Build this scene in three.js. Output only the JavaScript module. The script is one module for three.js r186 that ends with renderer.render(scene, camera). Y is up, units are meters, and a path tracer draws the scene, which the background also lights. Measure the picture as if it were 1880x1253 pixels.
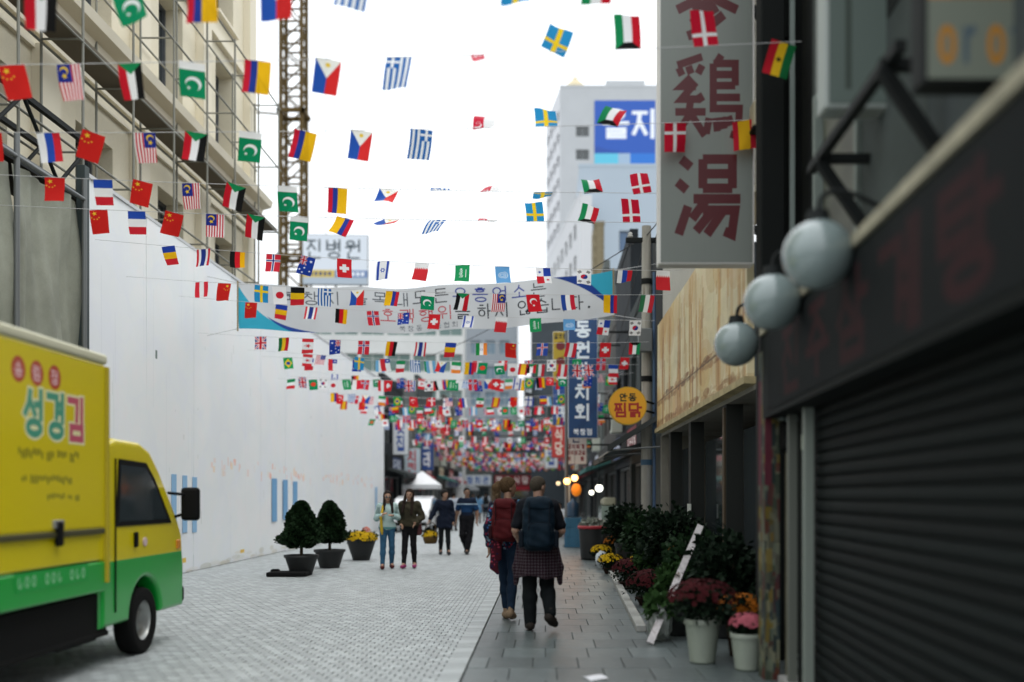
import * as THREE from 'three';
import { mergeGeometries } from 'three/addons/utils/BufferGeometryUtils.js';
import { RoundedBoxGeometry } from 'three/addons/geometries/RoundedBoxGeometry.js';

// ---------------------------------------------------------------- camera, sky, sun, exposure
const F = 1828, CX = 1000, HY = 909, CH = 1.6;            // focal length and vanishing point in photo pixels, eye height in metres
const scene = new THREE.Scene();
const camera = new THREE.PerspectiveCamera(2 * Math.atan(626.5 / F) * 180 / Math.PI, 1880 / 1253, 0.1, 600);
camera.position.set(0, CH, 0);
camera.lookAt(0, CH, -10);
camera.setViewOffset(1880, 1253, 940 - CX, 626.5 - HY, 1880, 1253);   // a shifted lens: verticals stay vertical
camera.focus = 15.5;
camera.userData.fStop = 0.5;
const renderer = new THREE.WebGLRenderer({ antialias: true });
renderer.toneMapping = THREE.LinearToneMapping;
renderer.toneMappingExposure = 1.0;
renderer.shadowMap.enabled = true;

{ // overcast sky: one and the same grey-white all round, three times as bright overhead as at the horizon
  const w = 64, h = 64, d = new Float32Array(w * h * 4);
  for (let j = 0; j < h; j++) for (let i = 0; i < w; i++) {
    const el = ((j + 0.5) / h - 0.5) * Math.PI, s = Math.max(0, Math.sin(el));
    const L = 2.75 * (1 + 2 * s) / 3;
    d.set([L * 0.96, L, L * 1.03, 1], (j * w + i) * 4);
  }
  const t = new THREE.DataTexture(d, w, h, THREE.RGBAFormat, THREE.FloatType);
  t.mapping = THREE.EquirectangularReflectionMapping; t.magFilter = THREE.LinearFilter; t.minFilter = THREE.LinearFilter; t.needsUpdate = true;
  scene.background = t; scene.environment = t;
}
const sun = new THREE.DirectionalLight(0xfff4e6, 0.6);
sun.position.set(9, 34, -16); sun.target.position.set(-2, 0, -20); sun.castShadow = true; sun.shadow.radius = 40;
sun.shadow.mapSize.set(2048, 2048);
Object.assign(sun.shadow.camera, { left: -40, right: 40, top: 60, bottom: -60, near: 1, far: 160 });
scene.add(sun, sun.target);

// ---------------------------------------------------------------- helpers
const V = (x, y, z) => new THREE.Vector3(x, y, z);
const at = (px, py, D) => V((px - CX) / F * D, CH - (py - HY) / F * D, -D);   // pixel + distance -> place
function rng(seed) { let a = seed >>> 0; return () => { a = (a + 0x6D2B79F5) | 0; let t = Math.imul(a ^ (a >>> 15), 1 | a); t = (t + Math.imul(t ^ (t >>> 7), 61 | t)) ^ t; return ((t ^ (t >>> 14)) >>> 0) / 4294967296; }; }
const R = rng(77);
const rr = (a, b) => a + (b - a) * R();
const pick = (a) => a[Math.floor(R() * a.length)];
const counts = {};
function numbered(n) { const k = counts[n] = (counts[n] ?? -1) + 1; return k ? n + '_' + String(k).padStart(3, '0') : n; }
function thing(name, label, category, pos = [0, 0, 0], ry = 0, group) {
  const g = new THREE.Group(); g.name = numbered(name); g.position.set(...(pos.isVector3 ? [pos.x, pos.y, pos.z] : pos)); g.rotation.y = ry;
  g.userData = { label, category }; if (group) g.userData.group = group;
  scene.add(g); return g;
}
function structure(name, label) { const g = new THREE.Group(); g.name = numbered(name); g.userData = { kind: 'structure', label }; scene.add(g); return g; }
function part(parent, name, geo, mat, label) {
  const m = new THREE.Mesh(geo, mat); m.name = name; if (label) m.userData.label = label; parent.add(m); return m;
}
const place = (m, x, y, z, rx = 0, ry = 0, rz = 0) => { m.position.set(x, y, z); m.rotation.set(rx, ry, rz); return m; };
function metreUV(g) { // uv in metres by dominant normal
  const p = g.attributes.position, n = g.attributes.normal, uv = new Float32Array(p.count * 2);
  for (let i = 0; i < p.count; i++) {
    const ax = Math.abs(n.getX(i)), ay = Math.abs(n.getY(i)), az = Math.abs(n.getZ(i));
    const [u, v] = ax >= ay && ax >= az ? [p.getZ(i), p.getY(i)] : ay >= az ? [p.getX(i), p.getZ(i)] : [p.getX(i), p.getY(i)];
    uv[2 * i] = u; uv[2 * i + 1] = v;
  }
  g.setAttribute('uv', new THREE.BufferAttribute(uv, 2)); return g;
}
const box = (w, h, d, x = 0, y = 0, z = 0) => metreUV(new THREE.BoxGeometry(w, h, d).translate(x, y, z));
const rbox = (w, h, d, r = 0.02, x = 0, y = 0, z = 0, seg = 2) => metreUV(new RoundedBoxGeometry(w, h, d, seg, Math.min(r, w / 2.01, h / 2.01, d / 2.01)).translate(x, y, z));
const cyl = (r0, r1, h, n = 14, x = 0, y = 0, z = 0) => new THREE.CylinderGeometry(r1, r0, h, n).translate(x, y, z);
const lathe = (pts, n = 28) => new THREE.LatheGeometry(pts.map(([r, y]) => new THREE.Vector2(r, y)), n);
function bar(a, b, r, n = 8) { // a round bar between two points
  const d = b.clone().sub(a), g = new THREE.CylinderGeometry(r, r, d.length(), n);
  g.applyQuaternion(new THREE.Quaternion().setFromUnitVectors(V(0, 1, 0), d.clone().normalize())); g.translate(...a.clone().add(b).multiplyScalar(0.5).toArray()); return g;
}
function beam(a, b, w, h) {
  const d = b.clone().sub(a), g = new THREE.BoxGeometry(w, d.length(), h);
  g.applyQuaternion(new THREE.Quaternion().setFromUnitVectors(V(0, 1, 0), d.clone().normalize())); g.translate(...a.clone().add(b).multiplyScalar(0.5).toArray()); return metreUV(g);
}
const tube = (pts, r, seg = 20, n = 6) => new THREE.TubeGeometry(new THREE.CatmullRomCurve3(pts), seg, r, n);
const merge = (list) => mergeGeometries(list.map((g) => { const q = g.index ? g.toNonIndexed() : g; for (const k of Object.keys(q.attributes)) if (!['position', 'normal', 'uv'].includes(k)) q.deleteAttribute(k); if (!q.attributes.uv) q.setAttribute('uv', new THREE.BufferAttribute(new Float32Array(q.attributes.position.count * 2), 2)); return q; }));
function shapeOf(pts) { const s = new THREE.Shape(); pts.forEach(([x, y], i) => i ? s.lineTo(x, y) : s.moveTo(x, y)); s.closePath(); return s; }
const extrude = (shape, depth, bevel = 0) => new THREE.ExtrudeGeometry(shape, { depth, bevelEnabled: bevel > 0, bevelSize: bevel, bevelThickness: bevel, bevelSegments: 3, curveSegments: 16 });

// textures
function canvasTex(w, h, draw) { const c = document.createElement('canvas'); c.width = w; c.height = h; const g = c.getContext('2d'); draw(g, w, h); const t = new THREE.CanvasTexture(c); t.colorSpace = THREE.SRGBColorSpace; t.anisotropy = 8; return t; }
function noiseGrid(n, period, seed) { const q = rng(seed), k = new Float32Array(period * period); for (let i = 0; i < k.length; i++) k[i] = q();
  const o = new Float32Array(n * n); const sm = (t) => t * t * (3 - 2 * t);
  for (let j = 0; j < n; j++) for (let i = 0; i < n; i++) { const x = i / n * period, y = j / n * period, x0 = Math.floor(x), y0 = Math.floor(y), fx = sm(x - x0), fy = sm(y - y0), at2 = (a, b) => k[(b % period) * period + a % period];
    o[j * n + i] = (at2(x0, y0) * (1 - fx) + at2(x0 + 1, y0) * fx) * (1 - fy) + (at2(x0, y0 + 1) * (1 - fx) + at2(x0 + 1, y0 + 1) * fx) * fy; }
  return o; }
function fbmGrid(n, seed, p0 = 4, oct = 5, gain = 0.55) { const o = new Float32Array(n * n); let a = 1, s = 0; for (let k = 0; k < oct; k++) { const g = noiseGrid(n, p0 << k, seed + k * 13); for (let i = 0; i < o.length; i++) o[i] += a * g[i]; s += a; a *= gain; } for (let i = 0; i < o.length; i++) o[i] /= s; return o; }
const lin2s = (c) => c <= 0.0031308 ? 12.92 * c : 1.055 * c ** (1 / 2.4) - 0.055;
// mottled colour: base (linear) times noise, optional specks
function mottle(n, rgb, amount, seed, metres, opt = {}) {
  const a = fbmGrid(n, seed, opt.p0 ?? 4, 6, opt.gain ?? 0.62), d = new Uint8Array(n * n * 4), q = rng(seed + 5);
  for (let i = 0; i < n * n; i++) { let k = 1 + amount * 2 * (a[i] - 0.5) + (opt.grain ?? 0.05) * (q() - 0.5) * 2; const t2 = opt.tint, m = t2 ? Math.max(0, Math.min(1, (a[i] - (opt.tintFrom ?? 0.55)) * (opt.tintGain ?? 6))) : 0;
    for (let c = 0; c < 3; c++) { let v = rgb[c] * k; if (t2) v = v * (1 - m) + t2[c] * m; d[4 * i + c] = 255 * lin2s(Math.max(0, Math.min(1, v))); } d[4 * i + 3] = 255; }
  const t = new THREE.DataTexture(d, n, n); t.colorSpace = THREE.SRGBColorSpace; t.wrapS = t.wrapT = THREE.RepeatWrapping; t.magFilter = THREE.LinearFilter; t.minFilter = THREE.LinearMipmapLinearFilter; t.generateMipmaps = true; t.repeat.set(1 / metres, 1 / metres); t.needsUpdate = true; return t;
}
function greyTex(n, seed, metres, lo = 0, hi = 1, p0 = 4, oct = 6) { const a = fbmGrid(n, seed, p0, oct, 0.7), d = new Uint8Array(n * n * 4); for (let i = 0; i < n * n; i++) { const v = 255 * (lo + (hi - lo) * a[i]); d.set([v, v, v, 255], 4 * i); } const t = new THREE.DataTexture(d, n, n); t.wrapS = t.wrapT = THREE.RepeatWrapping; t.magFilter = THREE.LinearFilter; t.repeat.set(1 / metres, 1 / metres); t.needsUpdate = true; return t; }
function M(c, rough = 0.8, o = {}) { const { phys: ph, ...rest } = o, dull = rough >= 0.7 && !ph, phys = ph || dull; if (dull) rest.specularIntensity = 0.3; const m = new (phys ? THREE.MeshPhysicalMaterial : THREE.MeshStandardMaterial)({ roughness: rough, ...rest }); if (Array.isArray(c)) m.color.setRGB(...c); else if (c !== null) m.color.set(c); return m; }
const bumpFine = greyTex(256, 301, 0.5), roughVar = greyTex(256, 305, 1.3, 0.6, 1.0);
const mats = {
  dark: M([0.006, 0.0075, 0.007], 0.75), black: M([0.004, 0.004, 0.004], 0.75), rubber: M([0.006, 0.006, 0.006], 0.9),
  steel: M([0.35, 0.36, 0.36], 0.35, { metalness: 0.8 }), greySteel: M([0.16, 0.17, 0.17], 0.5, { metalness: 0.4 }), darkSteel: M([0.012, 0.014, 0.014], 0.7),
  glass: M([0.03, 0.04, 0.045], 0.06, { phys: true, clearcoat: 1, clearcoatRoughness: 0.05 }), glassBlue: M([0.1, 0.15, 0.18], 0.08, { phys: true, clearcoat: 1 }),
  white: M([0.72, 0.73, 0.74], 0.6), cream: M([0.6, 0.56, 0.44], 0.6), plasticWhite: M([0.55, 0.58, 0.5], 0.5),
  concrete: M(null, 0.9, { map: mottle(256, [0.28, 0.28, 0.27], 0.35, 41, 3), bumpMap: bumpFine, bumpScale: 0.004 }),
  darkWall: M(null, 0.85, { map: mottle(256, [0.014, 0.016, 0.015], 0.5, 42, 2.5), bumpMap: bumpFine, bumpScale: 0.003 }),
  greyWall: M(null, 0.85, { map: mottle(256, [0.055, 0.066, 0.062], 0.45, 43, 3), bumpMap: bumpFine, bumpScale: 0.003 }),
  leaf: M([0.009, 0.026, 0.008], 0.7, { side: THREE.DoubleSide }), leafDark: M([0.005, 0.014, 0.006], 0.7, { side: THREE.DoubleSide }), leafLight: M([0.02, 0.05, 0.012], 0.7, { side: THREE.DoubleSide }),
  soil: M([0.02, 0.014, 0.01], 1), bark: M([0.06, 0.045, 0.03], 0.9),
};

// ---------------------------------------------------------------- lettering: hangul composed from strokes
const J = {
  'ㄱ': [[[0, 0], [1, 0], [0.95, 1]]], 'ㄴ': [[[0, 0], [0, 1], [1, 1]]], 'ㄷ': [[[1, 0], [0, 0], [0, 1], [1, 1]]], 'ㄹ': [[[0, 0], [1, 0], [1, 0.5], [0, 0.5], [0, 1], [1, 1]]],
  'ㅁ': [[[0, 0], [1, 0], [1, 1], [0, 1], [0, 0]]], 'ㅂ': [[[0, 0], [0, 1], [1, 1], [1, 0]], [[0, 0.5], [1, 0.5]]], 'ㅅ': [[[0.5, 0], [0.4, 0.5], [0, 1]], [[0.47, 0.35], [1, 1]]], 'ㅇ': ['o'],
  'ㅈ': [[[0, 0], [1, 0]], [[0.5, 0], [0.4, 0.5], [0, 1]], [[0.46, 0.4], [1, 1]]], 'ㅊ': [[[0.3, 0], [0.7, 0]], [[0, 0.28], [1, 0.28]], [[0.5, 0.28], [0.4, 0.6], [0, 1]], [[0.47, 0.55], [1, 1]]],
  'ㅋ': [[[0, 0], [1, 0], [0.95, 1]], [[0, 0.5], [1, 0.5]]], 'ㅌ': [[[1, 0], [0, 0], [0, 1], [1, 1]], [[0, 0.5], [1, 0.5]]], 'ㅍ': [[[0, 0], [1, 0]], [[0.3, 0], [0.3, 1]], [[0.7, 0], [0.7, 1]], [[0, 1], [1, 1]]],
  'ㅎ': [[[0.3, 0], [0.7, 0]], [[0, 0.27], [1, 0.27]], 'h'],
};
const LEAD = 'ㄱ,ㄱㄱ,ㄴ,ㄷ,ㄷㄷ,ㄹ,ㅁ,ㅂ,ㅂㅂ,ㅅ,ㅅㅅ,ㅇ,ㅈ,ㅈㅈ,ㅊ,ㅋ,ㅌ,ㅍ,ㅎ'.split(','), TAIL = ',ㄱ,ㄱㄱ,ㄱㅅ,ㄴ,ㄴㅈ,ㄴㅎ,ㄷ,ㄹ,ㄹㄱ,ㄹㅁ,ㄹㅂ,ㄹㅅ,ㄹㅌ,ㄹㅍ,ㄹㅎ,ㅁ,ㅂ,ㅂㅅ,ㅅ,ㅅㅅ,ㅇ,ㅈ,ㅊ,ㅋ,ㅌ,ㅍ,ㅎ'.split(',');
// vowels: upright strokes U = [[x...]] in a right-hand box, flat strokes below
const vT = [0, 0, 0, 0, 0, 0, 0, 0, 1, 2, 2, 2, 1, 1, 2, 2, 2, 1, 1, 2, 0];
const UP = { 0: [[[0.3, 0], [0.3, 1]], [[0.3, 0.5], [1, 0.5]]], 1: [[[0.2, 0], [0.2, 1]], [[0.2, 0.5], [0.8, 0.5]], [[0.8, 0], [0.8, 1]]], 2: [[[0.3, 0], [0.3, 1]], [[0.3, 0.35], [1, 0.35]], [[0.3, 0.65], [1, 0.65]]], 3: [[[0.2, 0], [0.2, 1]], [[0.2, 0.35], [0.8, 0.35]], [[0.2, 0.65], [0.8, 0.65]], [[0.8, 0], [0.8, 1]]],
  4: [[[0.7, 0], [0.7, 1]], [[0, 0.5], [0.7, 0.5]]], 5: [[[0.45, 0], [0.45, 1]], [[0, 0.5], [0.45, 0.5]], [[0.9, 0], [0.9, 1]]], 6: [[[0.7, 0], [0.7, 1]], [[0, 0.35], [0.7, 0.35]], [[0, 0.65], [0.7, 0.65]]], 7: [[[0.45, 0], [0.45, 1]], [[0, 0.35], [0.45, 0.35]], [[0, 0.65], [0.45, 0.65]], [[0.9, 0], [0.9, 1]]], 20: [[[0.6, 0], [0.6, 1]]] };
const FL = { 8: [[[0, 0.8], [1, 0.8]], [[0.5, 0.1], [0.5, 0.8]]], 12: [[[0, 0.8], [1, 0.8]], [[0.35, 0.1], [0.35, 0.8]], [[0.65, 0.1], [0.65, 0.8]]], 13: [[[0, 0.25], [1, 0.25]], [[0.5, 0.25], [0.5, 1]]], 17: [[[0, 0.25], [1, 0.25]], [[0.35, 0.25], [0.35, 1]], [[0.65, 0.25], [0.65, 1]]], 18: [[[0, 0.5], [1, 0.5]]] };
const MIX = { 9: [8, 0], 10: [8, 1], 11: [8, 20], 14: [13, 4], 15: [13, 5], 16: [13, 20], 19: [18, 20] };
function strokeSet(g, set, x, y, w, h) { for (const s of set) { g.beginPath(); if (s === 'o') g.ellipse(x + w / 2, y + h / 2, w / 2, h / 2, 0, 0, 7); else if (s === 'h') g.ellipse(x + w / 2, y + h * 0.72, w * 0.4, h * 0.28, 0, 0, 7); else s.forEach(([a, b], i) => i ? g.lineTo(x + a * w, y + b * h) : g.moveTo(x + a * w, y + b * h)); g.stroke(); } }
function jamo(g, s, x, y, w, h) { if (s.length === 1) strokeSet(g, J[s], x, y, w, h); else { strokeSet(g, J[s[0]], x, y, w * 0.43, h); strokeSet(g, J[s[1]], x + w * 0.57, y, w * 0.43, h); } }
function syllable(g, ch, x, y, w, h) {
  const c = ch.charCodeAt(0) - 0xAC00; if (c < 0) return;
  const t = c % 28, v = Math.floor(c / 28) % 21, l = LEAD[Math.floor(c / 588)], B = (a, b, c2, d) => [x + a * w, y + b * h, (c2 - a) * w, (d - b) * h];
  const hh = t ? 0.58 : 1;
  if (vT[v] === 0) { jamo(g, l, ...B(0.06, 0.1 * hh, 0.55, t ? 0.52 : 0.85)); strokeSet(g, UP[v], ...B(0.62, 0.02, 0.98, t ? 0.6 : 0.98)); }
  else if (vT[v] === 1) { jamo(g, l, ...B(0.2, 0.03, 0.8, t ? 0.3 : 0.46)); strokeSet(g, FL[v], ...B(0.03, t ? 0.33 : 0.5, 0.97, t ? 0.62 : 0.95)); }
  else { jamo(g, l, ...B(0.08, 0.06, 0.55, t ? 0.3 : 0.46)); strokeSet(g, FL[MIX[v][0]], ...B(0.03, t ? 0.32 : 0.5, 0.62, t ? 0.6 : 0.9)); strokeSet(g, UP[MIX[v][1]], ...B(0.66, 0.02, 0.98, t ? 0.6 : 0.98)); }
  if (t) jamo(g, TAIL[t], ...B(0.18, 0.7, 0.86, 0.98));
}
function hangul(g, text, x, y, w, h, gap, color, weight, vertical) { // each syllable w x h
  g.strokeStyle = g.fillStyle = color; g.lineWidth = weight; g.lineCap = 'square'; g.lineJoin = 'miter';
  for (const ch of text) { if (ch === '.') { g.beginPath(); g.arc(x + w * 0.2, y + h * 0.9, weight, 0, 7); g.fill(); } else if (ch === '-') { g.beginPath(); g.moveTo(x, y + h / 2); g.lineTo(x + w * 0.6, y + h / 2); g.stroke(); } else if (ch !== ' ') syllable(g, ch, x, y, w, h); if (vertical) y += h + gap; else x += (ch === ' ' ? 0.4 * w : w + gap); }
}
// han characters of the long sign, as brush polylines in a unit square
const HAN = {
  san: [[[.5, 0], [.36, .13], [.62, .13]], [[.58, .06], [.66, .15]], [[.22, .18], [.1, .33], [.36, .33]], [[.32, .24], [.4, .35]], [[.72, .18], [.6, .33], [.88, .33]], [[.83, .24], [.92, .35]], [[.5, .34], [.32, .52], [.04, .64]], [[.5, .36], [.7, .53], [.97, .64]], [[.58, .5], [.3, .66]], [[.66, .6], [.26, .82]], [[.76, .7], [.5, .88], [.2, .98]]],
  gye: [[[.42, .02], [.06, .12]], [[.08, .15], [.13, .24]], [[.22, .13], [.26, .22]], [[.42, .12], [.36, .22]], [[.26, .26], [.12, .37], [.33, .37]], [[.33, .32], [.12, .52], [.4, .52]], [[.36, .46], [.42, .55]], [[.03, .67], [.47, .67]], [[.25, .54], [.22, .72], [.03, .97]], [[.26, .7], [.46, .95]],
    [[.7, 0], [.64, .08]], [[.58, .1], [.58, .52]], [[.58, .1], [.9, .1], [.9, .36]], [[.58, .23], [.9, .23]], [[.58, .36], [.9, .36]], [[.58, .5], [.97, .5]], [[.58, .5], [.58, .63], [.96, .63], [.94, .96], [.83, .93]], [[.52, .74], [.48, .93]], [[.62, .74], [.64, .9]], [[.71, .73], [.74, .87]], [[.8, .72], [.84, .83]]],
  tang: [[[.1, .04], [.24, .14]], [[.04, .32], [.18, .42]], [[.2, .62], [.06, .97]], [[.42, .04], [.42, .4]], [[.42, .04], [.86, .04], [.86, .4]], [[.42, .22], [.86, .22]], [[.42, .4], [.86, .4]], [[.28, .53], [.98, .53]], [[.46, .55], [.26, .78]], [[.42, .67], [.9, .67], [.85, .97], [.74, .93]], [[.56, .68], [.32, .93]], [[.72, .68], [.48, .97]]],
};
function han(g, key, x, y, w, h, color, weight) { g.strokeStyle = color; g.lineWidth = weight; g.lineCap = 'butt'; g.lineJoin = 'miter'; strokeSet(g, HAN[key], x, y, w, h); }
// ---------------------------------------------------------------- ground, road bricks, pavement slabs
const kerbX = (D) => 0.97 + 0.026 * (D - 8.65);          // right-hand edge of the pavement
const EDGE = -0.72;                                      // joint between bricks and slabs
{
  const ground = new THREE.Mesh(new THREE.PlaneGeometry(600, 600).rotateX(-Math.PI / 2).translate(0, -0.05, -150), M(null, 0.95, { map: mottle(256, [0.12, 0.12, 0.12], 0.3, 51, 4) }));
  ground.geometry.attributes.uv.array.forEach((v, i, a) => { a[i] = v * 600; });
  ground.name = 'ground'; ground.userData = { kind: 'structure', label: 'dark grey bedding under the paving' }; scene.add(ground);
  const road = structure('road', 'pale grey street paved with small square blocks');
  part(road, 'joint_sand', metreUV(new THREE.PlaneGeometry(6.9, 50).rotateX(-Math.PI / 2).translate(-7.6 + 3.44, -0.022, -20 - 4)), M([0.02, 0.023, 0.023], 0.95));
  // blocks
  const bw = 0.129, bd = 0.121, gx = 0.0115, gz = 0.005;
  const tones = [0.3, 0.33, 0.36, 0.315, 0.385].map((v, i) => M(null, 0.58, { map: mottle(128, [v * 0.93, v, v * 1.01], 0.16, 60 + i, 0.4, { grain: 0.09 }), bumpMap: bumpFine, bumpScale: 0.0025 }));
  const geos = [0, 1, 2].map((i) => rbox(bw - gx, 0.05, bd - gz, 0.004, 0, -0.025, 0, 1));
  const list = [];
  for (let r = 0, D = 5.2; D < 44; r++, D += bd) for (let c = 0; ; c++) {
    const x = EDGE - 0.22 - bw / 2 - c * bw - (r % 2 ? bw / 2 : 0); if (x < -7.36) break;
    list.push([x + rr(-0.0012, 0.0012), rr(-0.0025, 0.0008), -D, rr(-0.012, 0.012), Math.floor(R() * 5)]);
  }
  // soldier course along the joint: longer blocks
  const vis = list.filter(([x, , z]) => z < -8.5 && z > -16 && -x / -z * F < 600).sort((a, b) => (b[2] - a[2]) || (b[0] - a[0])).slice(0, 285);
  const set = new Set(vis);
  for (const b of vis) { const m = part(road, 'paving_block', geos[0], tones[b[4]]); m.position.set(b[0], b[1], b[2]); m.rotation.y = b[3]; }
  const rest = list.filter((b) => !set.has(b)), dummy = new THREE.Object3D();
  tones.forEach((t, k) => { // the rest, past the count that can be picked apart
    const mine = rest.filter((b) => b[4] === k); const im = new THREE.InstancedMesh(geos[0], t, mine.length);
    mine.forEach((b, i) => { dummy.position.set(b[0], b[1], b[2]); dummy.rotation.set(0, b[3], 0); dummy.updateMatrix(); im.setMatrixAt(i, dummy.matrix); });
    im.name = 'paving_blocks'; im.userData = { kind: 'stuff', label: 'small pale paving blocks' }; road.add(im);
  });
  const lw = (i) => 0.22 - 0.014 - gx / 2 + (i % 2 ? bw / 2 : 0), longG = [0, 1].map((i) => rbox(lw(i), 0.05, bd - gz, 0.004, 0, -0.025, 0, 1));
  const longs = []; for (let D = 5.2, i = 0; D < 44; D += bd, i++) longs.push([EDGE - 0.014 - lw(i) / 2, D, i]);
  for (const [x, D, i] of longs) if (D > 8.4 && D < 30) { const m = part(road, 'edge_block', longG[i % 2], tones[(i * 7) % 5]); m.position.set(x + rr(-0.002, 0.002), rr(-0.002, 0.001), -D); }
  { const far = longs.filter((l) => l[1] <= 8.4 || l[1] >= 30), im = new THREE.InstancedMesh(longG[0], tones[1], far.length); far.forEach(([x, D], i) => { dummy.position.set(x, 0, -D); dummy.rotation.set(0, 0, 0); dummy.updateMatrix(); im.setMatrixAt(i, dummy.matrix); }); im.name = 'edge_blocks'; im.userData = { kind: 'stuff', label: 'pale edge blocks' }; road.add(im); }
  part(road, 'far_paving', metreUV(new THREE.PlaneGeometry(40, 60).rotateX(-Math.PI / 2).translate(-4, -0.002, -44.06 - 30)), M(null, 0.6, { map: mottle(256, [0.33 * 0.93, 0.33, 0.33 * 1.01], 0.16, 66, 0.8, { grain: 0.16 }), bumpMap: bumpFine, bumpScale: 0.004 }));
  part(road, 'near_paving', metreUV(new THREE.PlaneGeometry(7, 12).rotateX(-Math.PI / 2).translate(-4.3, -0.004, 0.86)), tones[2]);

  // pavement of larger slabs
  const pave = structure('pavement', 'dark grey slab pavement along the shops');
  part(pave, 'joint_sand', metreUV(new THREE.PlaneGeometry(4.2, 54).rotateX(-Math.PI / 2).translate(1.38, -0.014, -21)), M([0.03, 0.033, 0.033], 0.95));
  const sm = [0.082, 0.098, 0.11, 0.09, 0.12, 0.104].map((v, i) => M(null, 0.5, { map: mottle(256, [v * 0.85, v * 1.03, v * 1.03], 0.22, 80 + i, 0.9, { grain: 0.12 }), bumpMap: bumpFine, bumpScale: 0.003, roughnessMap: roughVar }));
  const SW = 0.428, SD = 0.6, seen = []; const cut = {};
  const slabGeo = (w) => cut[w.toFixed(2)] ??= rbox(w - 0.007, 0.05, SD - 0.006, 0.004, 0, -0.025, 0, 1);
  const others = [];
  for (let r = 0, D = 5; D < 46; r++, D += SD) {
    const x1 = 1.9 + 0.03 * D; let x = EDGE, first = true;
    while (x < x1) { const w = first ? [0.4, 0.18, 0.3][r % 3] : SW; first = false; const xc = x + w / 2; (xc < kerbX(D) + 0.5 && D > 8 && seen.length < 296 ? seen : others).push([xc, -D - SD / 2, w, Math.floor(R() * 6)]); x += w; }
  }
  for (const [x, z, w, k] of seen) { const m = part(pave, 'slab', slabGeo(w), sm[k]); m.position.set(x, rr(-0.003, 0.0015), z); m.rotation.set(rr(-0.0025, 0.0025), rr(-0.002, 0.002), rr(-0.0025, 0.0025)); }
  { const gs = others.map(([x, z, w]) => slabGeo(w).clone().translate(x, 0, z)); const m = part(pave, 'slabs', merge(gs), sm[1]); m.userData = { kind: 'stuff', label: 'grey slabs' }; }
  part(pave, 'far_paving', metreUV(new THREE.PlaneGeometry(8, 50).rotateX(-Math.PI / 2).translate(3.2, -0.0005, -46.9 - 25)), sm[2]);
  part(pave, 'near_paving', metreUV(new THREE.PlaneGeometry(6, 12).rotateX(-Math.PI / 2).translate(2.28, -0.003, 1)), sm[2]);
}
{ // low kerb under the flower pots
  const g = thing('flower_bed_kerb', 'low worn granite kerb under the flower pots beside the pavement', 'kerb', [0, 0, 0]);
  const km = M(null, 0.8, { map: mottle(256, [0.3, 0.3, 0.28], 0.4, 95, 1), bumpMap: bumpFine, bumpScale: 0.004 });
  for (let D = 11.6; D < 24; D += 0.92) { const m = part(g, 'kerb_stone', rbox(0.12, 0.08, 0.9, 0.012, 0, 0.038, 0), km); m.position.set(kerbX(D + 0.45) + 0.08, 0, -D - 0.45); m.rotation.y = -0.026; }
}

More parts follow.
